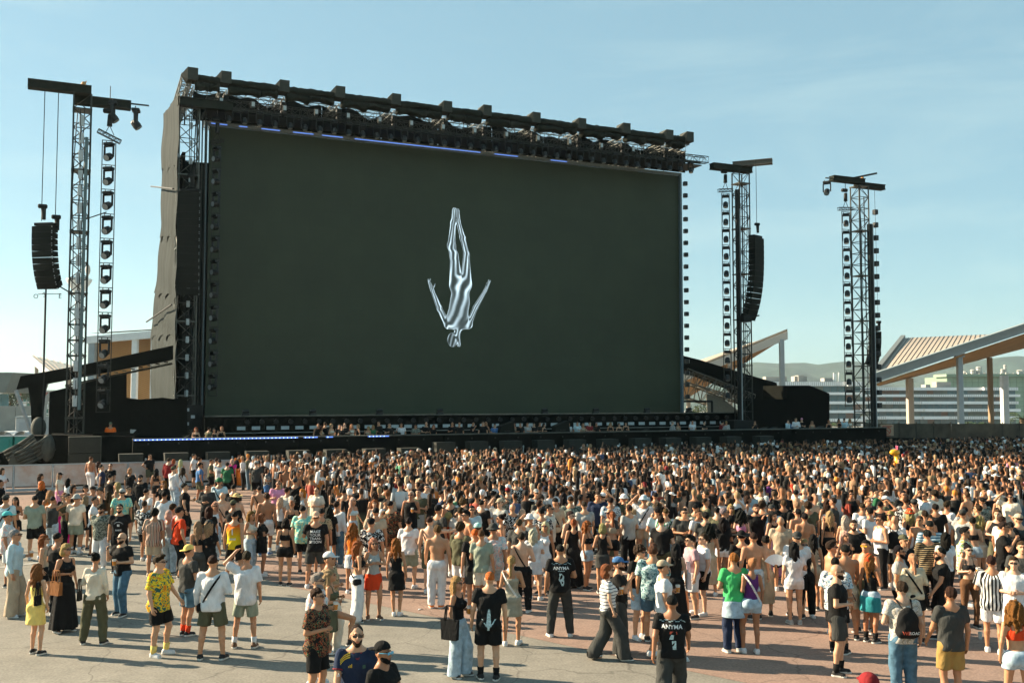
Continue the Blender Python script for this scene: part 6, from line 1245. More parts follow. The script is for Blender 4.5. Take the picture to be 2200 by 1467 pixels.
# ------------------------------------------------------------------ the people who can be told apart (head-top pixel, heading, clothes, hair, extras, arms, legs)
TABLE = """
80 1211 168 F D:ye - rw shbk dd 1
35 1136 100 M L:pb w:be xs g+c1+shwh db 0
22 1099 110 M S:*wf s:wh ks cpaq+shbk df 0
12 1063 182 M T:pb s:gr ks cpch+X dd 0
35 1067 5 F C:bk k:bk bl g+c1 fb 1
78 1063 190 M T:sg s:bk kc shwh df 0
112 1065 172 M V:ch j:lb kc - td 0
163 1062 181 M T:cr s:sg bs bugr+skwh+shwh dd 0
181 1064 178 F T:bk k:bk ll - dd 0
203 1066 100 M T:wh s:bk kc c1 db 0
236 1054 178 F L:br j:br bl - ff 0
261 1050 200 M S:*af s:bk ks cpgr dd 0
218 1084 2 M S:*gf j:wh bC br+g+shwh dd 1
260 1082 8 M T:bk j:bk ks g+br dd 0
266 1143 -25 M T:bk j:dn 0 br+g+m2+c1+shbk pf 0
97 1147 100 F V:be k:bk rl g dd 0
127 1143 150 M T:bk j:bk kc - df 0
142 1168 62 F V:bk m:bk lb g fd 0
205 1186 182 F L:cr j:ol ku shbk df 3
330 1092 182 M S:*sb s:be kC shbe dd 0
366 1095 172 F V:gr j:lb pb - dd 0
387 1089 132 M T:rd j:bk ks cpbk+X+shbk db 0
346 1191 78 M S:*yf s:bk bq g+skye+shwh dd 1
405 1170 142 M T:ch s:dn bs cbye+skrd+shbk ff 4
459 1192 178 M L:wh s:ol bc g+X+shbk fd 3
528 1182 184 M S:wh s:sg bs skwh+boot+shbr dt 3
448 1117 178 F T:bk j:bk ll cpch dd 0
430 1119 182 F C:bk j:ch ll - dd 0
506 1097 172 M V:*jr s:bk kc - dd 3
564 1102 120 F T:bk k:bk rb shwh fd 1
612 1112 182 F C:bk h:bk kb shbk db 0
680 1099 186 M T:bk s:ch kc cbpe+shwh dp 3
654 1085 172 M S:*af s:bk kc shbk bd 0
688 1091 180 M S:*lp s:*lp kc - dd 0
571 1058 182 M N s:wh bs skwh+shbl dd 0
601 1068 160 F V:wh h:bk pl skwh+shwh dd 1
628 1075 182 F C:bk j:bk lu - dd 0
725 1075 152 M L:wh j:dn bs - df 0
758 1068 60 F C:pb h:lb pl - dd 0
740 1050 172 M N s:dn kc - dd 0
762 1039 -30 M S:bk s:ol ks g dd 0
677 1046 -20 M S:cr s:lb kc g ff 0
595 1031 18 M T:pk j:ch kc g bb 0
557 1043 192 M N s:ol kc x dd 0
512 1060 180 F C:be j:bk bb hbsw dd 0
475 1057 188 M T:pe j:ch 0 x dd 0
502 1040 170 M T:bk j:bk kc - dd 0
460 1078 20 F V:wh j:lb ll g bd 0
450 1087 190 F T:bk k:bk bl - dd 0
473 1027 180 M T:pb s:bk ks bugd+x dd 0
444 1038 0 M L:ch j:bk ks - ff 0
399 1037 108 M T:bk j:bk ks c1 db 0
314 1048 152 M T:wh s:gr kc x dd 0
355 1054 178 M T:wh s:be ks - df 0
313 1074 172 M S:*bf s:bk bs - dd 0
376 1080 142 M T:mv s:ol bs - fd 0
305 1020 -2 M L:bk w:bk ks cpbk+br dd 0
353 1032 -4 F L:bk j:bk rw g pd 0
194 980 162 M N j:wh dc - dd 1
213 991 122 F C:bk s:gr bw - fd 0
221 997 122 M T:nv s:bk kc - dd 0
236 995 2 M T:bk s:bk kc g dd 0
239 1018 152 M T:bk j:bk ks cpbk dd 0
250 1036 -85 F V:be k:bk lw - fd 0
276 1043 58 M T:bk s:ol ks g dd 0
280 1005 172 F T:bk k:ch lb - pd 0
323 975 58 M T:bk s:ol kc shbk hd 0
362 983 172 M L:dr j:bk bs - dd 0
387 987 182 F V:pb j:wh pl - dd 0
373 986 150 F T:bk j:bk rb - dd 0
418 974 100 M T:wh s:bk kc shbk dd 0
428 993 122 M T:bl s:ol ks shbk db 0
431 981 140 M T:bk j:ch bs - dd 0
376 1002 150 M L:wh j:lb ks cpol dd 0
391 1004 190 F V:wh j:lb bw x pd 0
337 1006 180 F C:bk k:bk kl - dd 0
87 1017 100 F C:bk j:bk bl - fd 0
128 1015 88 F T:cr w:pk lw cpbk df 1
151 1027 152 F T:wh j:bk kl - pp 0
90 1033 182 F T:bk j:bk ow B dd 0
156 1041 80 F V:bk j:bk kw g dd 0
201 1045 60 M T:gr s:bk ks cpbk dd 0
214 1047 -60 M V:bk s:ol ks cpch dd 0
185 1041 30 F C:bk j:bk kb cpbk+g fd 0
106 1053 -150 F V:or j:bk lw - dd 0
137 1058 8 F T:bk w:mg rl g fd 0
149 1060 60 M T:ol j:bk ks - bd 0
4 1005 80 F L:wh j:wh bw m1 fb 0
3 1030 100 M T:bk j:bk ks - db 0
500 985 172 F T:mg j:bk pb B dd 0
514 972 160 M L:or w:or ks cpbk+B dd 0
490 992 178 M T:gd s:bk ks - dd 0
474 986 184 M T:wh s:bk kc - dd 0
465 983 150 M T:wh s:gr bs - dd 0
454 985 100 M T:ol s:bk kc - fd 0
546 968 150 M V:wh s:gr bs - dd 0
552 990 172 M T:ch s:bk bs cpgr dd 0
573 1004 100 F T:*bf s:bl bb - ff 0
505 1074 170 M T:bk s:bk ks cpol dd 0
537 1097 62 F V:cr j:lb rl - fd 0
619 1046 152 M S:*td s:lb bs - dd 0
635 1062 182 F V:bk j:bk kl - dd 0
649 1050 -30 F V:wh s:lb ow - fd 0
634 1027 172 M T:bk s:bk ks cpch+X dd 0
711 1088 190 F T:bk k:bk kw - dd 0
713 1044 92 F V:bk j:lb bl - fd 0
756 1124 182 F V:or k:wh rW shwh dd 1
767 1161 112 F C:bk w:wh rl x+c1 fb 0
713 1187 78 M T:*lp j:cr bs cpwh bd 0
804 1089 180 M T:be s:bk kc - dd 0
801 1112 178 M S:*bf s:bk ks cpbk dd 0
804 1154 22 F V:gr k:rd ll g+shbr cc 1
854 1156 176 F D:bk - rw shwh dd 4
880 1111 168 M T:wh s:sg ks br+shwh bd 0
926 1109 160 M N s:ol bc x od 0
938 1127 181 M N j:wh ds shor dd 0
989 1121 150 M L:ol s:wh bC - fd 0
1019 1134 180 M T:bk s:ch oc - dd 0
1037 1136 168 M T:sg s:cr dc c1 db 0
1062 1125 180 M S:*wf s:lb bs buch dd 0
1113 1114 152 M S:ch s:cr ds - dd 0
1123 1142 172 M N j:bk bs x fd 0
1100 1191 172 F D:si - lp xw+m1+shwh fb 0
1046 1227 182 M T:bk s:bk oc g+skbk+shbk dd 0
987 1237 62 F V:bk w:lb ll g+c1 df 0
881 1054 -8 M V:bk s:bk ps g+c1 db 0
906 1042 162 F C:bk k:bk bl - fd 0
917 1039 18 M T:wh s:be ks g dd 0
850 1020 8 M T:dr s:bk bs g dd 0
877 1033 172 M T:bk s:bk ks - dd 0
829 1071 60 M T:wh s:nv kc B bd 0
805 1073 2 F V:gr j:lb rw - fd 0
845 1074 160 M S:*kc s:*kc kc - dd 0
826 1041 172 M T:ol s:bk ks - dd 0
977 1041 180 M S:*st s:bk bs - dd 0
951 1052 102 M T:nv s:ch kc g td 0
966 1068 160 M T:bk s:bk bs - dd 0
959 1090 120 M T:bk j:bk 0 - dd 0
963 1101 152 F V:rd j:wh lC - bu 0
989 1088 170 M T:gr s:bk bs - dd 0
941 1085 140 M T:ch s:ol ks cpbk dd 0
1002 1095 -60 M N s:bk kq g bd 0
1030 1124 170 M V:wh s:bk bs cpmt dd 0
1038 1073 152 M T:bk j:bk kc - dd 0
1068 1060 182 F C:bk j:bk kl - td 0
1079 1104 -90 F V:pe j:bk ku g fd 0
1094 1048 180 M S:*gf s:gr bs cpdr+X dd 0
1111 1030 180 M S:*bf s:ol dc - dd 0
1065 1030 178 M S:*bw s:wh ks - dd 0
1121 1093 150 F V:cr j:bk pl - dd 0
1144 1105 18 M V:cr s:ol bs buwh tb 0
996 1070 160 M T:bk s:bk dC - dd 0
1149 1135 170 F T:wh k:wh pl - fd 0
1166 1120 -20 F V:wh k:wh pl g dd 0
1180 1083 60 M S:cr j:bk ks g db 0
1164 1091 172 M S:*bf s:bk ks cpbk dd 0
1203 1168 186 M T:bk j:ch kc shwh fd 3
1231 1114 182 F V:bk m:bk ru - dd 0
1261 1120 58 F C:bk h:lb rW g+m1+shbk dp 4
1294 1123 172 F V:bk k:ch lb - ff 0
1259 1076 182 M T:gr s:gr bc - dd 0
1313 1098 180 F C:be h:bk rp - fd 0
1311 1067 178 M S:*bw s:bk ks - dd 0
1361 1062 168 M S:*lp s:*lp kc skwh+shwh dd 0
1382 1064 166 M T:wh s:be kc bupb+X dt 0
1430 1091 181 M T:*gw j:lb dc X dd 0
1467 1091 2 M T:ch j:bk ks g ff 0
1405 1056 180 M S:*ms s:ol kc - dd 0
1331 1030 168 M T:wh j:wh bs X dd 0
1296 1036 172 M T:bk s:bk ks cpbk dd 0
1282 1056 0 M S:nv j:bk bs c1 db 0
1205 1041 176 F V:wh h:lb rw buor dd 0
1210 1058 176 F C:wh k:lb kl x dd 0
1225 1065 172 M S:*gf s:bk bc - dd 0
1155 1051 10 M T:gr s:bk ks cpgr+g dd 0
1251 1043 182 M T:bk s:bk 0 - dd 0
1333 1198 82 M T:bk w:ch bc cpbl+br pd 0
1310 1212 98 F T:*wb w:ch rb g+c1+shbk db 2
1374 1172 38 M T:bk s:lb bC g+c1+shwh db 0
1402 1169 168 M S:*tf s:dn dq shbk dd 0
1430 1203 92 M T:wh s:wh ks cpbe+c1+shwh db 2
1440 1275 172 M T:bk w:ch kc - dd 2
1452 1167 182 F V:bk m:bk kl - dd 0
1486 1149 -78 M T:mv s:wh kq g+shbk dd 0
1505 1145 -82 M T:wh s:bk bs g+shwh dd 0
1521 1124 172 F E:be - kW - dd 0
1553 1110 180 F T:bk h:wh kl boot+shbk fd 0
1575 1187 184 M T:gn j:nv rs jklb+shgr df 0
1609 1198 192 F V:pu h:lb lu xw+g+c1+shwh db 0
1596 1140 178 M T:bk s:bk ks hbbk dd 0
1618 1142 182 M N s:lb bc - dd 0
1640 1149 180 F E:be - ku boot+shbk dd 0
1661 1098 32 F V:bk w:pk kl - fd 0
1624 1082 -2 M T:bk s:bk bs br dd 0
1638 1068 2 F V:cr j:bk pl g dd 0
1611 1064 62 F V:wh j:bk bb - dd 0
1514 1098 170 M T:ch s:bk ks - fd 0
1498 1081 160 M T:ol s:bk kc - dd 0
1554 1090 92 M T:bk s:bk xs g bb 0
1591 1096 150 F C:pk j:bk kW - db 0
1709 1076 180 M T:bk s:bk ls - dd 0
1680 1073 180 M T:bk j:bk ds - dd 0
1738 1077 178 M T:ol s:bk bC - dd 0
1777 1096 178 F C:bk j:bk ll - dd 0
1581 1037 180 M L:gr s:gr ks cpbk dd 0
1631 1045 150 M S:*wf s:bk dq - dd 0
1662 1027 172 M T:pu s:bk ks cpch+X dd 0
1704 1039 172 F C:pe j:bk Rp - dd 0
1707 1142 168 M T:wh s:bk kc cbch+g dd 0
1705 1162 180 F T:wh h:wh kl shgr fd 0
1729 1157 -12 F V:bk j:bk ls g+shwh fd 0
1745 1147 172 F V:be s:be kl - dd 0
1788 1162 92 M N s:ch bq g ff 0
1797 1195 150 M S:*bw s:bk kc skbk+shbk dd 0
1800 1211 68 M T:bk s:ch 0 g+br+m1+skbk+shbk fb 0
1817 1167 180 M N s:be kc shbk dd 0
1811 1140 20 F V:bk j:bk pw - fd 0
1829 1116 -20 M T:bk j:bk bs br fd 0
1851 1080 168 M T:wh j:cr bc X dd 0
1861 1066 20 M T:ch j:bk bc g dd 0
1889 1105 -80 M V:wh j:bk bs g ff 0
1918 1107 152 M T:wh s:bk 0 B dd 0
1953 1093 180 F C:bk k:wh lw burd dd 0
1962 1071 150 M T:sg s:bk ks cpch dd 0
1896 1050 8 M S:gd s:bk bs g fb 0
1904 1066 60 M T:ol s:bk ks cpwh dd 0
1941 1053 0 M S:bk s:bk ks g dd 0
2011 1081 168 M T:bk s:bk ks - dd 0
1997 1137 182 M S:*ty j:bk ks - dd 0
1998 1117 178 M S:*pd s:bk kc - dd 0
2027 1142 180 F T:wh j:bk kl xw dd 0
2000 1105 2 F V:bk j:bk bw - dd 0
1985 1095 180 M V:bk s:bk bs - dd 0
2068 1132 60 M S:*yw s:bk kq g fd 0
2106 1108 174 F V:be k:cr lW - fd 0
2170 1119 182 M T:bk j:lb kc B dd 0
2152 1119 60 M T:bk j:bk bs g pd 0
1854 1159 -38 M N s:ol ks gy dp 0
1868 1187 132 F V:bk h:lb rl bnrd+jkte+skbk+shbk fd 0
1941 1150 20 M T:bk s:bk bs cpol dd 0
1933 1171 58 M T:gr j:bk ks g+br dd 0
1964 1187 172 F L:go k:bk lp x+g+shbk ff 1
2023 1175 -98 M T:bk s:bk kc g+shbk+br dd 0
2080 1168 0 F C:bk l:br ku g+c1+shbk bb 0
2129 1191 150 M S:*st s:wh bs g+shwh df 0
2176 1195 -30 M T:wh s:wh bs g ff 0
2195 1162 -20 M T:ch s:bk ds - dd 0
1937 1248 180 M T:*td j:dn bs B df 0
2037 1258 184 M T:ch s:kh bs br dd 0
2186 1291 172 F C:rd h:lb rW - fd 0
1876 1446 180 M T:dr s:bk bs cpdr dd 0
767 1340 14 M T:nv s:bk bc g+br dd 0
822 1380 62 M T:bk s:bk kc cbbk+gb+br dd 0
684 1262 72 M S:*kc s:bk bs g bd 0
682 1232 80 M S:*wf s:lb xq g+br+c1 db 0
711 1222 92 F D:ol - ll boot+shbk fb 5
"""
for ln in TABLE.strip().splitlines():
    a = ln.split(); x, y, d = float(a[0]), float(a[1]), float(a[2])
    inf = person(x, y, d, a[3], a[4], a[5], a[6], a[7], a[8], a[9])
    for e in a[7].split('+'):
        if e[:2] == 'jk':                                 # jacket or scarf tied round the waist
            o = bpy.data.objects.new('tied_jacket', garment(inf['P'], 'k', 0)); COL.objects.link(o); o.parent = inf['o']; c, nm = COLR[e[2:]]; m = DENIM if 'denim' in nm else CLOTH
            if not o.data.materials: o.data.materials.append(m)
            o.material_slots[0].link = 'OBJECT'; o.material_slots[0].material = m; o.color = (*c, 1); o.scale = (1.12, 1.16, .93); o.location = (0, 0, .02); inf['det'].insert(0, nm+' jacket tied at waist')
BYPX = {(int(i['px'][0]), int(i['px'][1])): i for i in PEOPLE}
# more of the middle of the crowd, packed between those above
rf = random.Random(21); taken = [i['at'] for i in PEOPLE]; n_f = 0; tries = 0
while n_f < 72 and tries < 9000:
    tries += 1; y = rf.uniform(1046, 1110); x = rf.uniform(620 if y < 1075 else 1000, 2290)
    p = on_z(x, y, 1.72)
    if min((p[0]-q[0])**2+(p[1]-q[1])**2 for q in taken) < .66**2: continue
    taken.append((p[0], p[1])); n_f += 1; sex = rf.choice('MMMF'); d = 180+rf.gauss(0, 35) if rf.random() < .72 else rf.uniform(-70, 70)
    if sex == 'M': top = rf.choice(['T:bk', 'T:bk', 'T:wh', 'T:wh', 'T:ch', 'T:gr', 'S:*bf', 'S:cr', 'N', 'V:bk', 'T:ol', 'T:pb', 'S:*gf', 'T:be']); bot = rf.choice(['s:bk', 's:ol', 'j:bk', 's:gr', 'j:dn', 's:be']); hair = rf.choice(['ks', 'kc', 'bs', 'bc', 'bq', 'ds', 'bC', '0'])
    else: top = rf.choice(['C:bk', 'V:bk', 'V:wh', 'C:wh', 'T:bk', 'V:be', 'C:rd', 'V:pb']); bot = rf.choice(['k:bk', 'j:bk', 'h:lb', 'j:lb', 'h:bk']); hair = rf.choice(['bl', 'kl', 'bw', 'lw', 'll', 'pl', 'ku', 'rw'])
    ex = []
    if rf.random() < .15: ex.append(rf.choice(['cpbk', 'cpwh', 'cpch', 'buwh', 'cpbe']))
    if rf.random() < .3: ex.append('g')
    if rf.random() < .15: ex.append('x')
    person(x, y, d, sex, top, bot, hair, '+'.join(ex) or '-', rf.choice(['dd', 'dd', 'fd', 'db', 'bd', 'pd', 'ff', 'td']), '0', lod=1)
NCROWD = len(PEOPLE)
# guests on the deck behind the stage lip
GUESTS = """422 918 0 F C:bk rw|448 924 150 M T:ol ks|462 921 30 F V:bk kl|476 916 -10 F V:bk lb|683 909 20 M V:bk kc|693 914 90 F C:be bw|698 906 180 M T:bk bs|712 910 60 F C:cr lw|728 911 20 M T:bk ks|736 914 0 M T:bk bs|742 908 -20 M T:bk kc|757 911 20 F V:cr ll|770 911 -60 F V:bk lb|790 915 -30 F C:be lw|803 913 0 F T:gd ll|815 903 -40 M L:bk ks|838 908 20 M T:bk ks|862 908 0 M T:wh bs|893 911 -20 M S:*gf ks|915 906 10 M T:bk 0|930 912 0 F T:bk rw|973 906 20 M T:bk bc|986 907 0 M T:bk 0|1017 905 70 M T:bk ks|1038 905 0 M T:bk bs|1046 906 10 F V:bk lw|1063 912 0 M T:bl ks|1103 907 40 F C:be bl|1119 908 0 M T:bk kc|1133 907 -20 M T:gr bs|1148 910 0 M T:bk bs|1160 906 10 M T:bk ks|1168 909 60 F V:bk kw|1222 908 20 M L:wh bs|1240 905 -10 M T:pb ks|1254 909 0 F V:be ll|1266 906 30 M T:dr bs|1281 908 -30 M T:bk xs|1311 907 0 F V:bk lw|1330 908 20 F C:bk bl|1344 906 -10 F V:bk kl|1446 904 100 M L:gr xs|1458 906 -60 F V:be bw|1487 903 10 M T:wh kc|1512 904 60 M T:bk ks|1552 903 120 M L:dr kC|1560 905 150 M L:gr ls|1621 904 20 M T:bk bs|1692 901 40 M L:pb ks|1702 902 180 F T:bl bl|1711 897 0 M L:wh bs|1721 898 -30 M T:bk ks|1745 904 0 F C:be lw|1781 902 0 F V:bk rb|1803 899 20 F V:bk kl|1815 898 170 M L:pb ks|1826 899 10 F V:cr lw"""
for g in GUESTS.split('|'):
    a = g.split(); px, py = float(a[0]), float(a[1]); v = 11.5+.35*math.sin(px); u_, zh_ = on_v(px, py, v); p = st(u_, v, 0); Hh = 1.79 if a[3] == 'M' else 1.68
    r = random.Random(int(px)); person(px, py, float(a[2]), a[3], a[4], r.choice(['j:bk', 's:bk', 'j:ch']) if a[3] == 'M' else r.choice(['j:bk', 'k:bk', 'h:lb']), a[5], '-' if px not in (1721, 1552) else ('cppk' if px == 1721 else '-'), r.choice(['dd', 'fd', 'ff', 'db', 'bd', 'pd']), '0', at=(p[0], p[1]), z0=ZD, lod=1, hscale=max(.93, min(1.06, (zh_-ZD)/Hh)))
    PEOPLE[-1]['stage'] = True
# worker in orange on the stage base
u_, z_ = on_v(238, 906, 9.2); p = st(u_, 9.2, 0); person(238, 906, 185, 'M', 'T:hv', 'j:nv', 'xc', '-', 'ff', '0', at=(p[0], p[1]), z0=z_-2.0, lod=1, hscale=1.12); PEOPLE[-1]['worker'] = True
b = MB(); b.box((0, 0, (z_-2.0)/2), (1.6, 1.2, z_-2.0)); ri = b.build('work_riser', BLKP, None, loc=tuple(p)); ri.rotation_euler[2] = TH; tag(ri, 'black riser under the worker in orange', 'riser')
ws = PEOPLE[-1]; b = MB(); b.tube((0, 0, 0), (0, 0, .05), 1, 20, 1, cap=False)
b = MB(); 
for i in range(24): t0, t1 = 2*math.pi*i/24, 2*math.pi*(i+1)/24; b.add([(.202*math.cos(t), .152*math.sin(t)+.01, z) for t, z in ((t0, 1.10), (t1, 1.10), (t1, 1.155), (t0, 1.155))], [(0, 1, 2, 3)])
o = b.build('reflective_band', mat('reflective_tape', (.7, .7, .68), .4), ws['o'])

# ---- prints and lettering on clothes: flat marks laid on the cloth
from mathutils.bvhtree import BVHTree
def print_on(inf, V, Fc, name, m, side=1, off=.004):
    me0 = inf['topobj'].data; bt = BVHTree.FromPolygons([v.co[:] for v in me0.vertices], [p.vertices[:] for p in me0.polygons]); out = []
    for x, z in V:
        h = bt.ray_cast(Vector((x, side*.9, z)), Vector((0, -side, 0))); out.append((x, (h[0].y if h[0] is not None else side*.14)+side*off, z))
    me = bpy.data.meshes.new(name); me.from_pydata(out, [], Fc); o = obj(name, me, m, inf['o']); return o
def print_text(inf, txt, size, zc, m, side=1, xc=0, shear=0, bold=True, space=.95):
    me = text_mesh(txt, size, bold, 0, 'CENTER', shear, space); bm = bmesh.new(); bm.from_mesh(me); bmesh.ops.triangulate(bm, faces=bm.faces); bmesh.ops.subdivide_edges(bm, edges=[e for e in bm.edges if e.calc_length() > .02], cuts=1); bm.verts.ensure_lookup_table(); bm.verts.index_update(); V = [(-side*v.co.x+xc, zc+v.co.y) for v in bm.verts]; Fc = [[v.index for v in f.verts] for f in bm.faces]; bm.free(); return print_on(inf, V, Fc, 'lettering', m, side)
INK = mat('white_ink', (.66, .67, .66), .8); INKB = mat('pale_blue_ink', (.42, .55, .56), .8, noise=.4, nscale=40); INKR = mat('red_ink', (.62, .10, .05), .8); INKY = mat('yellow_ink', (.72, .45, .03), .7); INKO = mat('salmon_ink', (.62, .34, .22), .8); INKP = mat('violet_ink', (.26, .06, .42), .8)
print_text(BYPX[(680, 1099)], 'MAKE\nYOUR\nTRAN-\nSITION', .085, 1.22, INK, 1, 0, 0)
print_text(BYPX[(506, 1097)], '1', .20, 1.27, INK, 1)
for k in ((1203, 1168), (1440, 1275)): print_text(BYPX[k], 'ANYMA', .085, 1.335, INK, 1)
print_text(BYPX[(260, 1082)], 'PARIS', .06, 1.10, INK, -1)
print_text(BYPX[(1709, 1076)], '44', .20, 1.22, INK, 1); print_text(BYPX[(474, 986)], '00', .16, 1.22, mat('black_ink', (.02, .02, .02), .8), 1)
def poly_print(inf, polys, m, side=1, name='print'):
    V = []; Fc = []
    for pl in polys:                                        # each a strip: list of (x,z,halfwidth)
        k = len(V)
        for x, z, w in pl: V += [(x-w, z), (x+w, z)]
        Fc += [(k+2*i, k+2*i+1, k+2*i+3, k+2*i+2) for i in range(len(pl)-1)]
    return print_on(inf, V, Fc, name, m, side)
def diver_strips(zc, s):                                    # small upside-down figure printed on two shirts
    return [[(0, zc+.13*s, .010*s), (0, zc+.06*s, .022*s), (0, zc-.02*s, .026*s), (0, zc-.08*s, .034*s), (0, zc-.12*s, .012*s), (0, zc-.15*s, .016*s)]]+[[(sg*.022*s, zc-.10*s, .010*s), (sg*.055*s, zc-.05*s, .008*s), (sg*.085*s, zc+.0*s, .008*s)] for sg in (-1, 1)]
def blur_text(inf, m, zc, h, w, n, side=1): poly_print(inf, [[(-w/2+w*(k+.5)/n, zc-h*(.4+.1*(k % 2)), w/n*.34), (-w/2+w*(k+.5)/n, zc+h*(.4+.1*(k % 3 == 0)), w/n*.34)] for k in range(n)], m, side)   # small worn lettering, too fine to read
blur_text(BYPX[(506, 1097)], INK, 1.10, .05, .17, 6); blur_text(BYPX[(880, 1111)], INKO, 1.30, .04, .24, 9); blur_text(BYPX[(880, 1111)], INKO, 1.255, .012, .18, 7); blur_text(BYPX[(1203, 1168)], INKB, 1.285, .018, .13, 8)
poly_print(BYPX[(1019, 1134)], diver_strips(1.24, 1.1), mat('grey_ink', (.20, .22, .21), .8), 1); poly_print(BYPX[(1046, 1227)], diver_strips(1.02, 1.25), INKB, 1)
for k in ((1203, 1168), (1440, 1275)):
    poly_print(BYPX[k], [[(-.19+.02*i, 1.40+.012*math.sin(i*1.7), .010) for i in range(2)]]+[[(-.16+.032*i, 1.415+.014*math.sin(i*1.9), .016), (-.16+.032*i, 1.422+.014*math.sin(i*1.9), .016)] for i in range(11)], INKB, 1)
poly_print(BYPX[(1203, 1168)], [[(.02, 1.24, .02), (-.01, 1.18, .045), (.0, 1.12, .05), (-.02, 1.06, .035), (-.025, 1.0, .018)]], INKB, 1)
poly_print(BYPX[(1440, 1275)], [[(-.02, 1.27, .05), (-.02, 1.23, .055)]], INKR, 1); poly_print(BYPX[(1440, 1275)], [[(-.01, 1.22, .02), (.01, 1.15, .03)], [(-.03, 1.13, .03), (-.04, 1.0, .025)]], INKB, 1)
poly_print(BYPX[(1514, 1098)], [[(-.04, 1.34, .02), (-.03, 1.26, .03), (0, 1.18, .02)], [(.05, 1.34, .02), (.035, 1.26, .03), (0, 1.16, .02)]], INKP, 1)
a = BYPX[(260, 1082)]; poly_print(a, [[(.10*math.cos(t), 1.24+.07*math.sin(t), .012), (.115*math.cos(t), 1.24+.085*math.sin(t), .012)] for t in np.linspace(.3, 2.84, 9)]+[[(0, 1.26, .03), (0, 1.2, .03)]], INK, -1)
a = BYPX[(767, 1340)]                                       # football jersey: three stripes on the shoulder, badge, sleeve lettering, trimmed cuffs
for i in range(3):
    xs_ = np.linspace(-.085, -.205, 7); V_ = [(x, 1.468-.021*i-.38*(abs(x)-.085)-1.6*max(0, abs(x)-.16)*.4+dz) for x in xs_ for dz in (.0065, -.0065)]; print_on(a, V_, [(2*k, 2*k+1, 2*k+3, 2*k+2) for k in range(6)], 'shoulder_stripe', INKY, -1)
poly_print(a, [[(-.105+.016*i, 1.315, .005), (-.105+.016*i, 1.335+.012*i, .005)] for i in range(3)], INKY, -1); poly_print(a, [[(.075, 1.34, .018), (.075, 1.30, .018)]], mat('badge_green', (.05, .12, .08), .7), -1)
poly_print(a, [[(-.05, 1.47, .012), (0, 1.40, .014)], [(.05, 1.47, .012), (0, 1.40, .014)]], mat('dark_red_trim', (.20, .015, .02), .8), -1)
print_text(a, 'sky', .055, 1.24, INK, -1, -.215)
for sg in (-1, 1):
    P = a['P']; e = P.sh[sg]+(P.el[sg]-P.sh[sg])*.60; f = P.sh[sg]+(P.el[sg]-P.sh[sg])*.55; b = MB(); b.tube(f, e, .078, 14, .076, cap=False); b.build('cuff', MATS['dark_red_trim'], a['o'])
def pack_text(inf):
    c = [o for o in inf['o'].children if o.name.startswith('backpack')][0]; s = inf.get('topobj'); inf['topobj'] = c; print_text(inf, 'WE', .075, 1.05, INKR, 1, .055, .0); print_text(inf, 'ROAD', .062, 1.05, INK, 1, -.07, .0); inf['topobj'] = s
pack_text(BYPX[(1937, 1248)])
# bags carried by people
def bag(inf, kind, col, dx, dz, label, dy=0.0):
    p = inf['M'] @ Vector((dx, dy, dz)); o = empty('tote_bag' if kind == 'tote' else 'handbag', p, R(inf['dir']+90), label, 'bag'); c = bpy.data.objects.new('bag_body', bag_mesh(kind)); COL.objects.link(c); c.parent = o; c.color = (*col, 1)
    if not c.data.materials: c.data.materials.append(CLOTH)
bag(BYPX[(987, 1237)], 'tote', (.012, .012, .012), -.30, .72, 'black tote bag carried by the person in wide light denim trousers')
bag(BYPX[(1452, 1167)], 'tote', (.58, .50, .50), -.27, .78, 'pale pink tote bag hanging from the person in a long black skirt')
bag(BYPX[(142, 1168)], 'hand', (.24, .10, .035), -.27, .78, 'brown leather handbag on the person in a long black skirt', -.08)
bag(BYPX[(205, 1186)], 'small', (.02, .02, .018), .26, .86, 'small black bag on the person in the cream blouse', .08)
bag(BYPX[(80, 1211)], 'small', (.012, .012, .012), -.15, 1.0, 'small black pouch on the person in the yellow dress', .17)
# folding fan, inflatable giraffe neck over the crowd, cup lying on the ground
i_ = BYPX[(1705, 1162)]; p = i_['M'] @ Vector((.34, -.1, 1.22)); o = empty('hand_fan', p, R(i_['dir']), 'white folding hand fan held open by the person in white hot pants', 'fan')
for k in range(9): b = MB(); t0 = R(25+15*k); d_ = npa(math.cos(t0), .012*(k % 2), math.sin(t0)); d2 = npa(math.cos(t0+R(15)), .012*((k+1) % 2), math.sin(t0+R(15))); b.add([d_*.05, d2*.05, d2*.26, d_*.26, d_*.05+npa(0, .003, 0), d2*.05+npa(0, .003, 0), d2*.26+npa(0, .003, 0), d_*.26+npa(0, .003, 0)], [(0, 1, 2, 3), (7, 6, 5, 4), (2, 6, 7, 3), (0, 4, 5, 1)]); b.build('fan_leaf', mat('fan_paper', (.66, .70, .74), .7), o)
p = on_z(1925, 985, 1.9); o = empty('inflatable_giraffe', (p[0], p[1], 0), 0, 'yellow inflatable giraffe held up above the far crowd', 'inflatable'); YI = mat('yellow_vinyl', (.75, .36, .02), .3)
zt_ = on_y(1922, 966, p[1])[2]; b = MB(); b.tube((.15, 0, 1.3), (.02, 0, zt_-.25), .13, 10, .11); b.build('neck', YI, o, True); b = MB(); b.ellipsoid((-.05, 0, zt_-.12), (.24, .15, .15), 12, 8); b.build('muzzle', YI, o, True)
for sg in (-1, 1): b = MB(); b.tube((.05, sg*.07, zt_), (.06, sg*.08, zt_+.14), .025, 6); b.ellipsoid((.06, sg*.08, zt_+.15), (.04, .04, .04), 6, 5); b.build('horn', mat('pink_vinyl', (.7, .15, .25), .3), o)
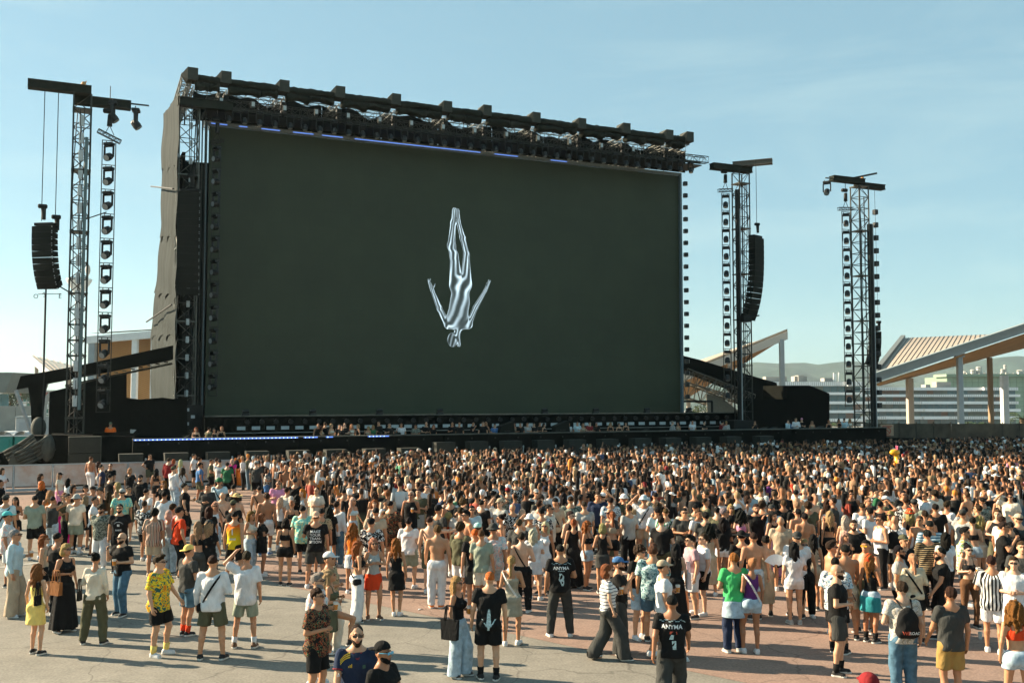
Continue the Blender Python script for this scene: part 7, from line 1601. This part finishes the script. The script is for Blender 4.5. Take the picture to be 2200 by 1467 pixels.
for px, py, lab in ((2106, 1372, 'empty plastic cup standing on the red paving'), (903, 1310, 'crumpled paper scrap lying on the red paving')):
    p = on_z(px, py, 0.005); o = empty('plastic_cup' if 'cup' in lab else 'paper_scrap', p, .4, lab, 'cup' if 'cup' in lab else 'litter')
    if 'cup' in lab: obj('cup_wall', CACHE['cupm'], CUPM, o)
    else: b = MB(); b.add([(-.06, 0, .004), (.05, .02, .03), (.08, .07, .006), (-.02, .08, .02)], [(0, 1, 2, 3)]); b.build('paper', WHITE, o)

# ---- labels: what each person wears, and beside whom where that is not enough
from collections import Counter
ppl = PEOPLE
def words(s): return len(s.split())
def looks(i, lvl):
    s = 'person '
    base = (('shirtless, in ' + i['bot']) if i['top'] == 'no shirt' else ('in '+i['top'])) if lvl == 0 or i['bot'] is None or i['top'] == 'no shirt' else 'in '+i['top']+' and '+i['bot']
    s += base
    if i['det'] and lvl >= 1: s += ' with '+i['det'][0]
    if lvl >= 2 and len(i['det']) > 1: s += ' and '+i['det'][1]
    return s
def facing(i):
    d = (i['dir'] % 360); return 'facing the stage' if 120 < d < 240 else ('facing the camera' if d < 50 or d > 310 else 'seen side-on')
for i in ppl: i['place'] = ' on the stage' if i.get('stage') else ''
for i in ppl: i['cands'] = [looks(i, 1)+i['place'], looks(i, 2)+i['place'], looks(i, 1)+i['place']+' '+facing(i), looks(i, 2)+i['place']+' '+facing(i)]
for i in ppl:
    if i.get('worker'): i['cands'] = ['worker in orange hi-vis top with reflective band behind the stage base']
cnt = Counter(c for i in ppl for c in set(i['cands'])); used = set()
def nshort(j): return ('shirtless person in '+j['bot']) if j['top'] == 'no shirt' else (j['det'][0]+' and '+j['top'] if j['det'] and words(j['det'][0]) <= 2 else j['top'])
for i in ppl:
    lab = next((c for c in i['cands'] if cnt[c] == 1 and words(c) <= 16), None)
    if lab: i['label'] = lab; used.add(lab)
for i in ppl:
    if 'label' in i: continue
    ns = sorted((j for j in ppl if j is not i and bool(j.get('stage')) == bool(i.get('stage'))), key=lambda j: (j['at'][0]-i['at'][0])**2+(j['at'][1]-i['at'][1])**2)[:14]; done = False
    for lv in (1, 0):
        for fc in ('', ' '+facing(i)):
            for j in ns:
                c = looks(i, lv)+i['place']+fc+' beside '+nshort(j)
                if words(c) <= 16 and c not in used: i['label'] = c; done = True; break
            if done: break
        if done: break
    if not done: i['label'] = looks(i, 0)+' among the crowd'
    used.add(i['label'])
for i in ppl: tag(i['o'], i['label'], 'person', 'guests on the stage' if i.get('stage') else (None if i.get('worker') else 'people in the crowd'))
usedh = set()
for o, kind, i in HELD:
    for lv in (0, 1):
        lab = ('plastic cup of beer' if kind == 'cup' else 'mobile phone')+' held by '+looks(i, lv)
        if lv == 1 and words(lab) > 16: lab = ' '.join(lab.split()[:16])
        if lab not in usedh: break
    usedh.add(lab); tag(o, lab, 'cup' if kind == 'cup' else 'phone', 'cups held in the crowd' if kind == 'cup' else 'phones held in the crowd')

# ------------------------------------------------------------------ the packed far crowd, one mass
def low_person(style, r):
    """about 260 triangles: rings up the body, arms, hair lobe; returns vertices, quads and a region code per vertex"""
    rings = [(.0, .10, .09), (.10, .10, .07), (.48, .125, .09), (.90, .17, .125), (1.08, .155, .11), (1.32, .195, .12), (1.42, .175, .10), (1.475, .075, .065), (1.53, .052, .052), (1.575, .054, .068), (1.63, .072, .090), (1.70, .080, .100), (1.755, .064, .080), (1.785, .012, .014)]
    if style['f']: rings = [(z, a*(.84 if .95 < z < 1.5 else 1), c*(.9 if z > .95 else 1)) for z, a, c in rings]
    if style['hair'] > 0: rings = [(z, a+(.012 if z > 1.6 else 0), c+(.012 if z > 1.6 else 0)) for z, a, c in rings]
    V = []; C = []; n = 8
    for z, a, c in rings:
        for k in range(n):
            t = 2*math.pi*k/n+.39; x, y = a*math.cos(t), c*math.sin(t)-(.012 if z > 1.55 else 0); V.append((x, y, z))
            if z < .95: g = 1
            elif z < 1.45: g = 0 if not (style['bare']) else 2
            elif z < 1.55: g = 2
            else: g = 3 if (z > 1.72 or (y > -.02 and z > 1.6)) else 2
            C.append(g)
    Fq = [(i*n+k, i*n+(k+1) % n, (i+1)*n+(k+1) % n, (i+1)*n+k) for i in range(len(rings)-1) for k in range(n)]
    def tub(pts, rad, g):
        k0 = len(V)
        for (x, y, z), q in zip(pts, rad):
            for k in range(4): t = math.pi/2*k+.4; V.append((x+q*math.cos(t), y+q*math.sin(t), z)); C.append(g)
        for i in range(len(pts)-1):
            for k in range(4): Fq.append((k0+i*4+k, k0+i*4+(k+1) % 4, k0+i*4+4+(k+1) % 4, k0+i*4+4+k))
    for sg, up in ((-1, style['up'] in (1, 3)), (1, style['up'] in (2, 3))):
        w = .17 if style['f'] else .205
        if up: tub([(sg*w, 0, 1.40), (sg*(w+.08), -.08, 1.52), (sg*(w+.03), -.12, 1.86)], (.05, .042, .03), 2)
        else: tub([(sg*w, 0, 1.42), (sg*(w+.045), .02, 1.16)], (.062, .052), 2 if style['bare'] else 0); tub([(sg*(w+.045), .02, 1.17), (sg*(w-.02), -.17, 1.06)], (.040, .030), 2)
    if style['hair'] == 2: tub([(0, .085, 1.74), (0, .105, 1.58), (0, .10, 1.28)], (.07, .088, .06), 3)
    if style['cap']:
        k0 = len(V); V += [(-.07, -.08, 1.715), (.07, -.08, 1.715), (.06, -.19, 1.70), (-.06, -.19, 1.70)]; C += [3]*4; Fq.append((k0, k0+1, k0+2, k0+3))
    return np.array(V), np.array(Fq), np.array(C)
rc_ = np.random.default_rng(99); styles = []
for f_ in (0, 1):
    for up in (0, 0, 1, 2):
        for hr in ((0, 1) if not f_ else (1, 2, 2)):
            for bare in (0, 1):
                for cap in (0, 1):
                    if cap and (up or bare): continue
                    styles.append(dict(f=f_, up=up, hair=hr, bare=bare, cap=cap))
TM = [low_person(s, rc_) for s in styles]; wts = np.array([(.15 if s['bare'] else 1.0)*(.25 if s['cap'] else 1)*(.05 if s['up'] else 1)*(.7 if s['f'] else 1) for s in styles]); wts /= wts.sum()
topc = [((.010,)*3, 46), ((.62, .62, .61), 30), ((.05, .05, .047), 8), ((.30, .30, .28), 6), ((.45, .36, .26), 3), ((.40, .50, .54), 4), ((.10, .10, .06), 5), ((.28, .05, .03), 2), ((.55, .20, .05), 1.5), ((.08, .28, .16), 1.2), ((.55, .25, .36), 1.6), ((.08, .12, .22), 3), ((.30, .18, .10), 3)]
hairc = [((.008, .007, .006), 36), ((.025, .014, .008), 36), ((.07, .037, .017), 12), ((.28, .18, .09), 8), ((.5, .4, .27), 3), ((.17, .06, .02), 4), ((.38, .20, .12), 2)]
def pick(tab): w = np.array([q for _, q in tab]); return tab[int(rc_.choice(len(tab), p=w/w.sum()))][0]
VV = []; FF = []; CC = []; nn = 0; tk_ = np.array(taken); nfar = 0
for gu in np.arange(-12, 70, .60):
    for gv in np.arange(16.4, 47, .60):
        u = gu+rc_.normal(0, .23)+(.3 if int(gv/.6) % 2 else 0); v = gv+rc_.normal(0, .23); p = st(u, v, 0)
        if p[1] < 20: continue
        Hh = rc_.normal(1.72, .09); d = np.array([p[0], p[1]*cp+(Hh-CAMZ)*sp, (Hh-CAMZ)*cp-p[1]*sp]); px = CX+FPX*d[0]/d[1]; py = CY-FPX*d[2]/d[1]
        if px < -60 or px > 2420: continue
        lim = 560+(py-985)*3.2+rc_.normal(0, 28)
        if px < lim or py > (1052 if px < 950 else 1062)+rc_.normal(0, 6): continue
        if py > 1012 and px < 900 and rc_.random() < .35: continue
        if rc_.random() < .10: continue
        if np.min((tk_[:, 0]-p[0])**2+(tk_[:, 1]-p[1])**2) < .20: continue
        k = int(rc_.choice(len(TM), p=wts)); V, Fq, C = TM[k]; stl = styles[k]; a = math.pi+rc_.normal(0, .55) if rc_.random() < .75 else rc_.uniform(0, 2*math.pi); s = Hh/1.785; ca, sa = math.cos(a), math.sin(a); X = V*np.array([s*rc_.uniform(.95, 1.08), s, s]); lean = rc_.normal(0, .03)
        W = np.stack([X[:, 0]*ca-X[:, 1]*sa+p[0]+lean*X[:, 2], X[:, 0]*sa+X[:, 1]*ca+p[1], X[:, 2]], 1); sk = np.array(SKINS[int(rc_.integers(0, 6))])*rc_.uniform(.7, .98)
        pal_ = np.array([pick(topc), pick([((.012,)*3, 5), ((.08, .09, .06), 2), ((.1, .16, .22), 2), ((.4, .33, .25), 1)]), sk, pick(hairc) if not stl['cap'] else pick([((.012,)*3, 4), ((.7, .7, .68), 4), ((.25, .25, .24), 1), ((.2, .02, .02), .5), ((.35, .45, .5), 1), ((.6, .2, .03), .4)])]); VV.append(W); FF.append(Fq+nn); CC.append(pal_[C]); nn += len(W); nfar += 1
VV = np.concatenate(VV); FF = np.concatenate(FF); CC = np.concatenate(CC); me = np_mesh('crowd', VV, FF); at_ = me.color_attributes.new('tint', 'FLOAT_COLOR', 'POINT'); A = np.ones((len(VV), 4), np.float32); A[:, :3] = CC; at_.data.foreach_set('color', A.ravel())
cm_ = bpy.data.materials.new('crowd_clothes'); cm_.use_nodes = True; t = cm_.node_tree; p_ = t.nodes['Principled BSDF']; p_.inputs['Roughness'].default_value = .75; p_.inputs['Specular IOR Level'].default_value = .2; a = N(t, 'ShaderNodeVertexColor', layer_name='tint'); t.links.new(a.outputs[0], p_.inputs['Base Color'])
tag(obj('crowd', me, cm_), 'densely packed far crowd filling the ground up to the stage', 'crowd', kind='stuff')

# ------------------------------------------------------------------ the pale figure shown on the screen (flat picture, given off by the screen)
def fig_sdf(G):
    def c(a, b, ra, rb): return rcone(G, (*a, 0), (*b, 0), ra, rb)
    d = c((976, 451), (975, 478), 4.8, 5.2); d = smin(d, c((974, 478), (970, 528), 5.5, 8.5), 6); d = smin(d, c((970, 528), (975, 550), 8.5, 8), 5); d = smin(d, c((976, 548), (980, 612), 8.5, 14.5), 6)
    e = c((983, 452), (984, 474), 4, 4.5); e = smin(e, c((984, 474), (994, 512), 4.2, 5.6), 3); e = smin(e, c((994, 512), (1003, 548), 5.8, 5.8), 4); e = smin(e, c((1002, 548), (1001, 612), 6.5, 12.5), 4); d = smin(d, e, 1.2)
    d = smin(d, c((990, 612), (988, 650), 20, 18), 8); d = smin(d, c((988, 650), (983, 680), 19, 23), 10); d = smin(d, c((964, 698), (1006, 698), 9, 9), 10); d = smin(d, c((986, 700), (981, 722), 8, 6), 5)
    d = smin(d, ell(G, (972, 730, 2), (11, 16, 11)), 4); d = smin(d, c((983, 722), (986, 741), 5, 4), 3)
    d = smin(d, c((962, 698), (944, 662), 6.5, 5.5), 4); d = smin(d, c((944, 662), (929, 625), 6, 3.6), 3); d = smin(d, c((929, 625), (922, 604), 4, 2.6), 2); d = smin(d, c((929, 622), (935, 610), 2, 1.4), 1.5); d = np.minimum(d, c((924, 610), (919.5, 599), 1.7, 1.2)); d = np.minimum(d, c((924, 608), (924.5, 598), 1.6, 1.1))
    d = smin(d, c((1007, 697), (1022, 660), 6, 5.2), 4); d = smin(d, c((1022, 660), (1043, 624), 5.6, 3.4), 3); d = smin(d, c((1043, 624), (1051, 606), 3.6, 2.4), 2); d = smin(d, c((1044, 622), (1045, 608), 1.8, 1.2), 1.5); d = np.minimum(d, c((1049, 611), (1054, 603), 1.6, 1.1)); d = np.minimum(d, c((1049, 610), (1050, 601), 1.6, 1.1))
    return d
V, Fq = snets(fig_sdf, np.arange(912, 1062, 1.25), np.arange(440, 752, 1.25), np.arange(-27, 1.5, 1.5)); keep = None
me = np_mesh('screen_figure', V, Fq); me.update(); nrm = np.zeros(len(V)*3, np.float32); me.vertices.foreach_get('normal', nrm); nrm = nrm.reshape(-1, 3)
if np.mean(nrm[V[:, 2] < -6, 2]) > 0: nrm = -nrm
X, Y = V[:, 0], V[:, 1]; br = .5+.5*np.sin(7.5*nrm[:, 0]+2.4*nrm[:, 1]+.055*Y+.8*np.sin(.06*X)); rim = np.clip(1-np.abs(nrm[:, 2]), 0, 1); mus = .5+.5*np.sin(.17*X+.11*Y+3*nrm[:, 0]); val = np.clip(.04+1.0*br**2.6, 0, 1)*(.45+.6*mus)+.85*rim**3; val = np.clip(val, .01, 1.15)
val[(Y > 716) & (X < 978)] *= .45
uv = np.array([on_v(x, y, .02) for x, y in V[:, :2]]); co = np.stack([uv[:, 0], -.012+.0004*(V[:, 2]), uv[:, 1]], 1); me.vertices.foreach_set('co', co.astype(np.float32).ravel()); at_ = me.color_attributes.new('picture', 'FLOAT_COLOR', 'POINT'); A = np.ones((len(V), 4), np.float32); A[:, :3] = val[:, None]*np.array([.50, .66, .74]); at_.data.foreach_set('color', A.ravel()); me.update()
fm = bpy.data.materials.new('screen_picture'); fm.use_nodes = True; t = fm.node_tree; p_ = t.nodes['Principled BSDF']; p_.inputs['Base Color'].default_value = (.03, .04, .022, 1); a = N(t, 'ShaderNodeVertexColor', layer_name='picture'); t.links.new(a.outputs[0], p_.inputs['Emission Color']); p_.inputs['Emission Strength'].default_value = .6
fo = obj('screen_picture', me, fm, scr); fo['label'] = 'pale silver upside-down diving figure shown on the screen'
print('COUNT people', len(PEOPLE), 'crowd individuals', NCROWD, 'far', nfar)
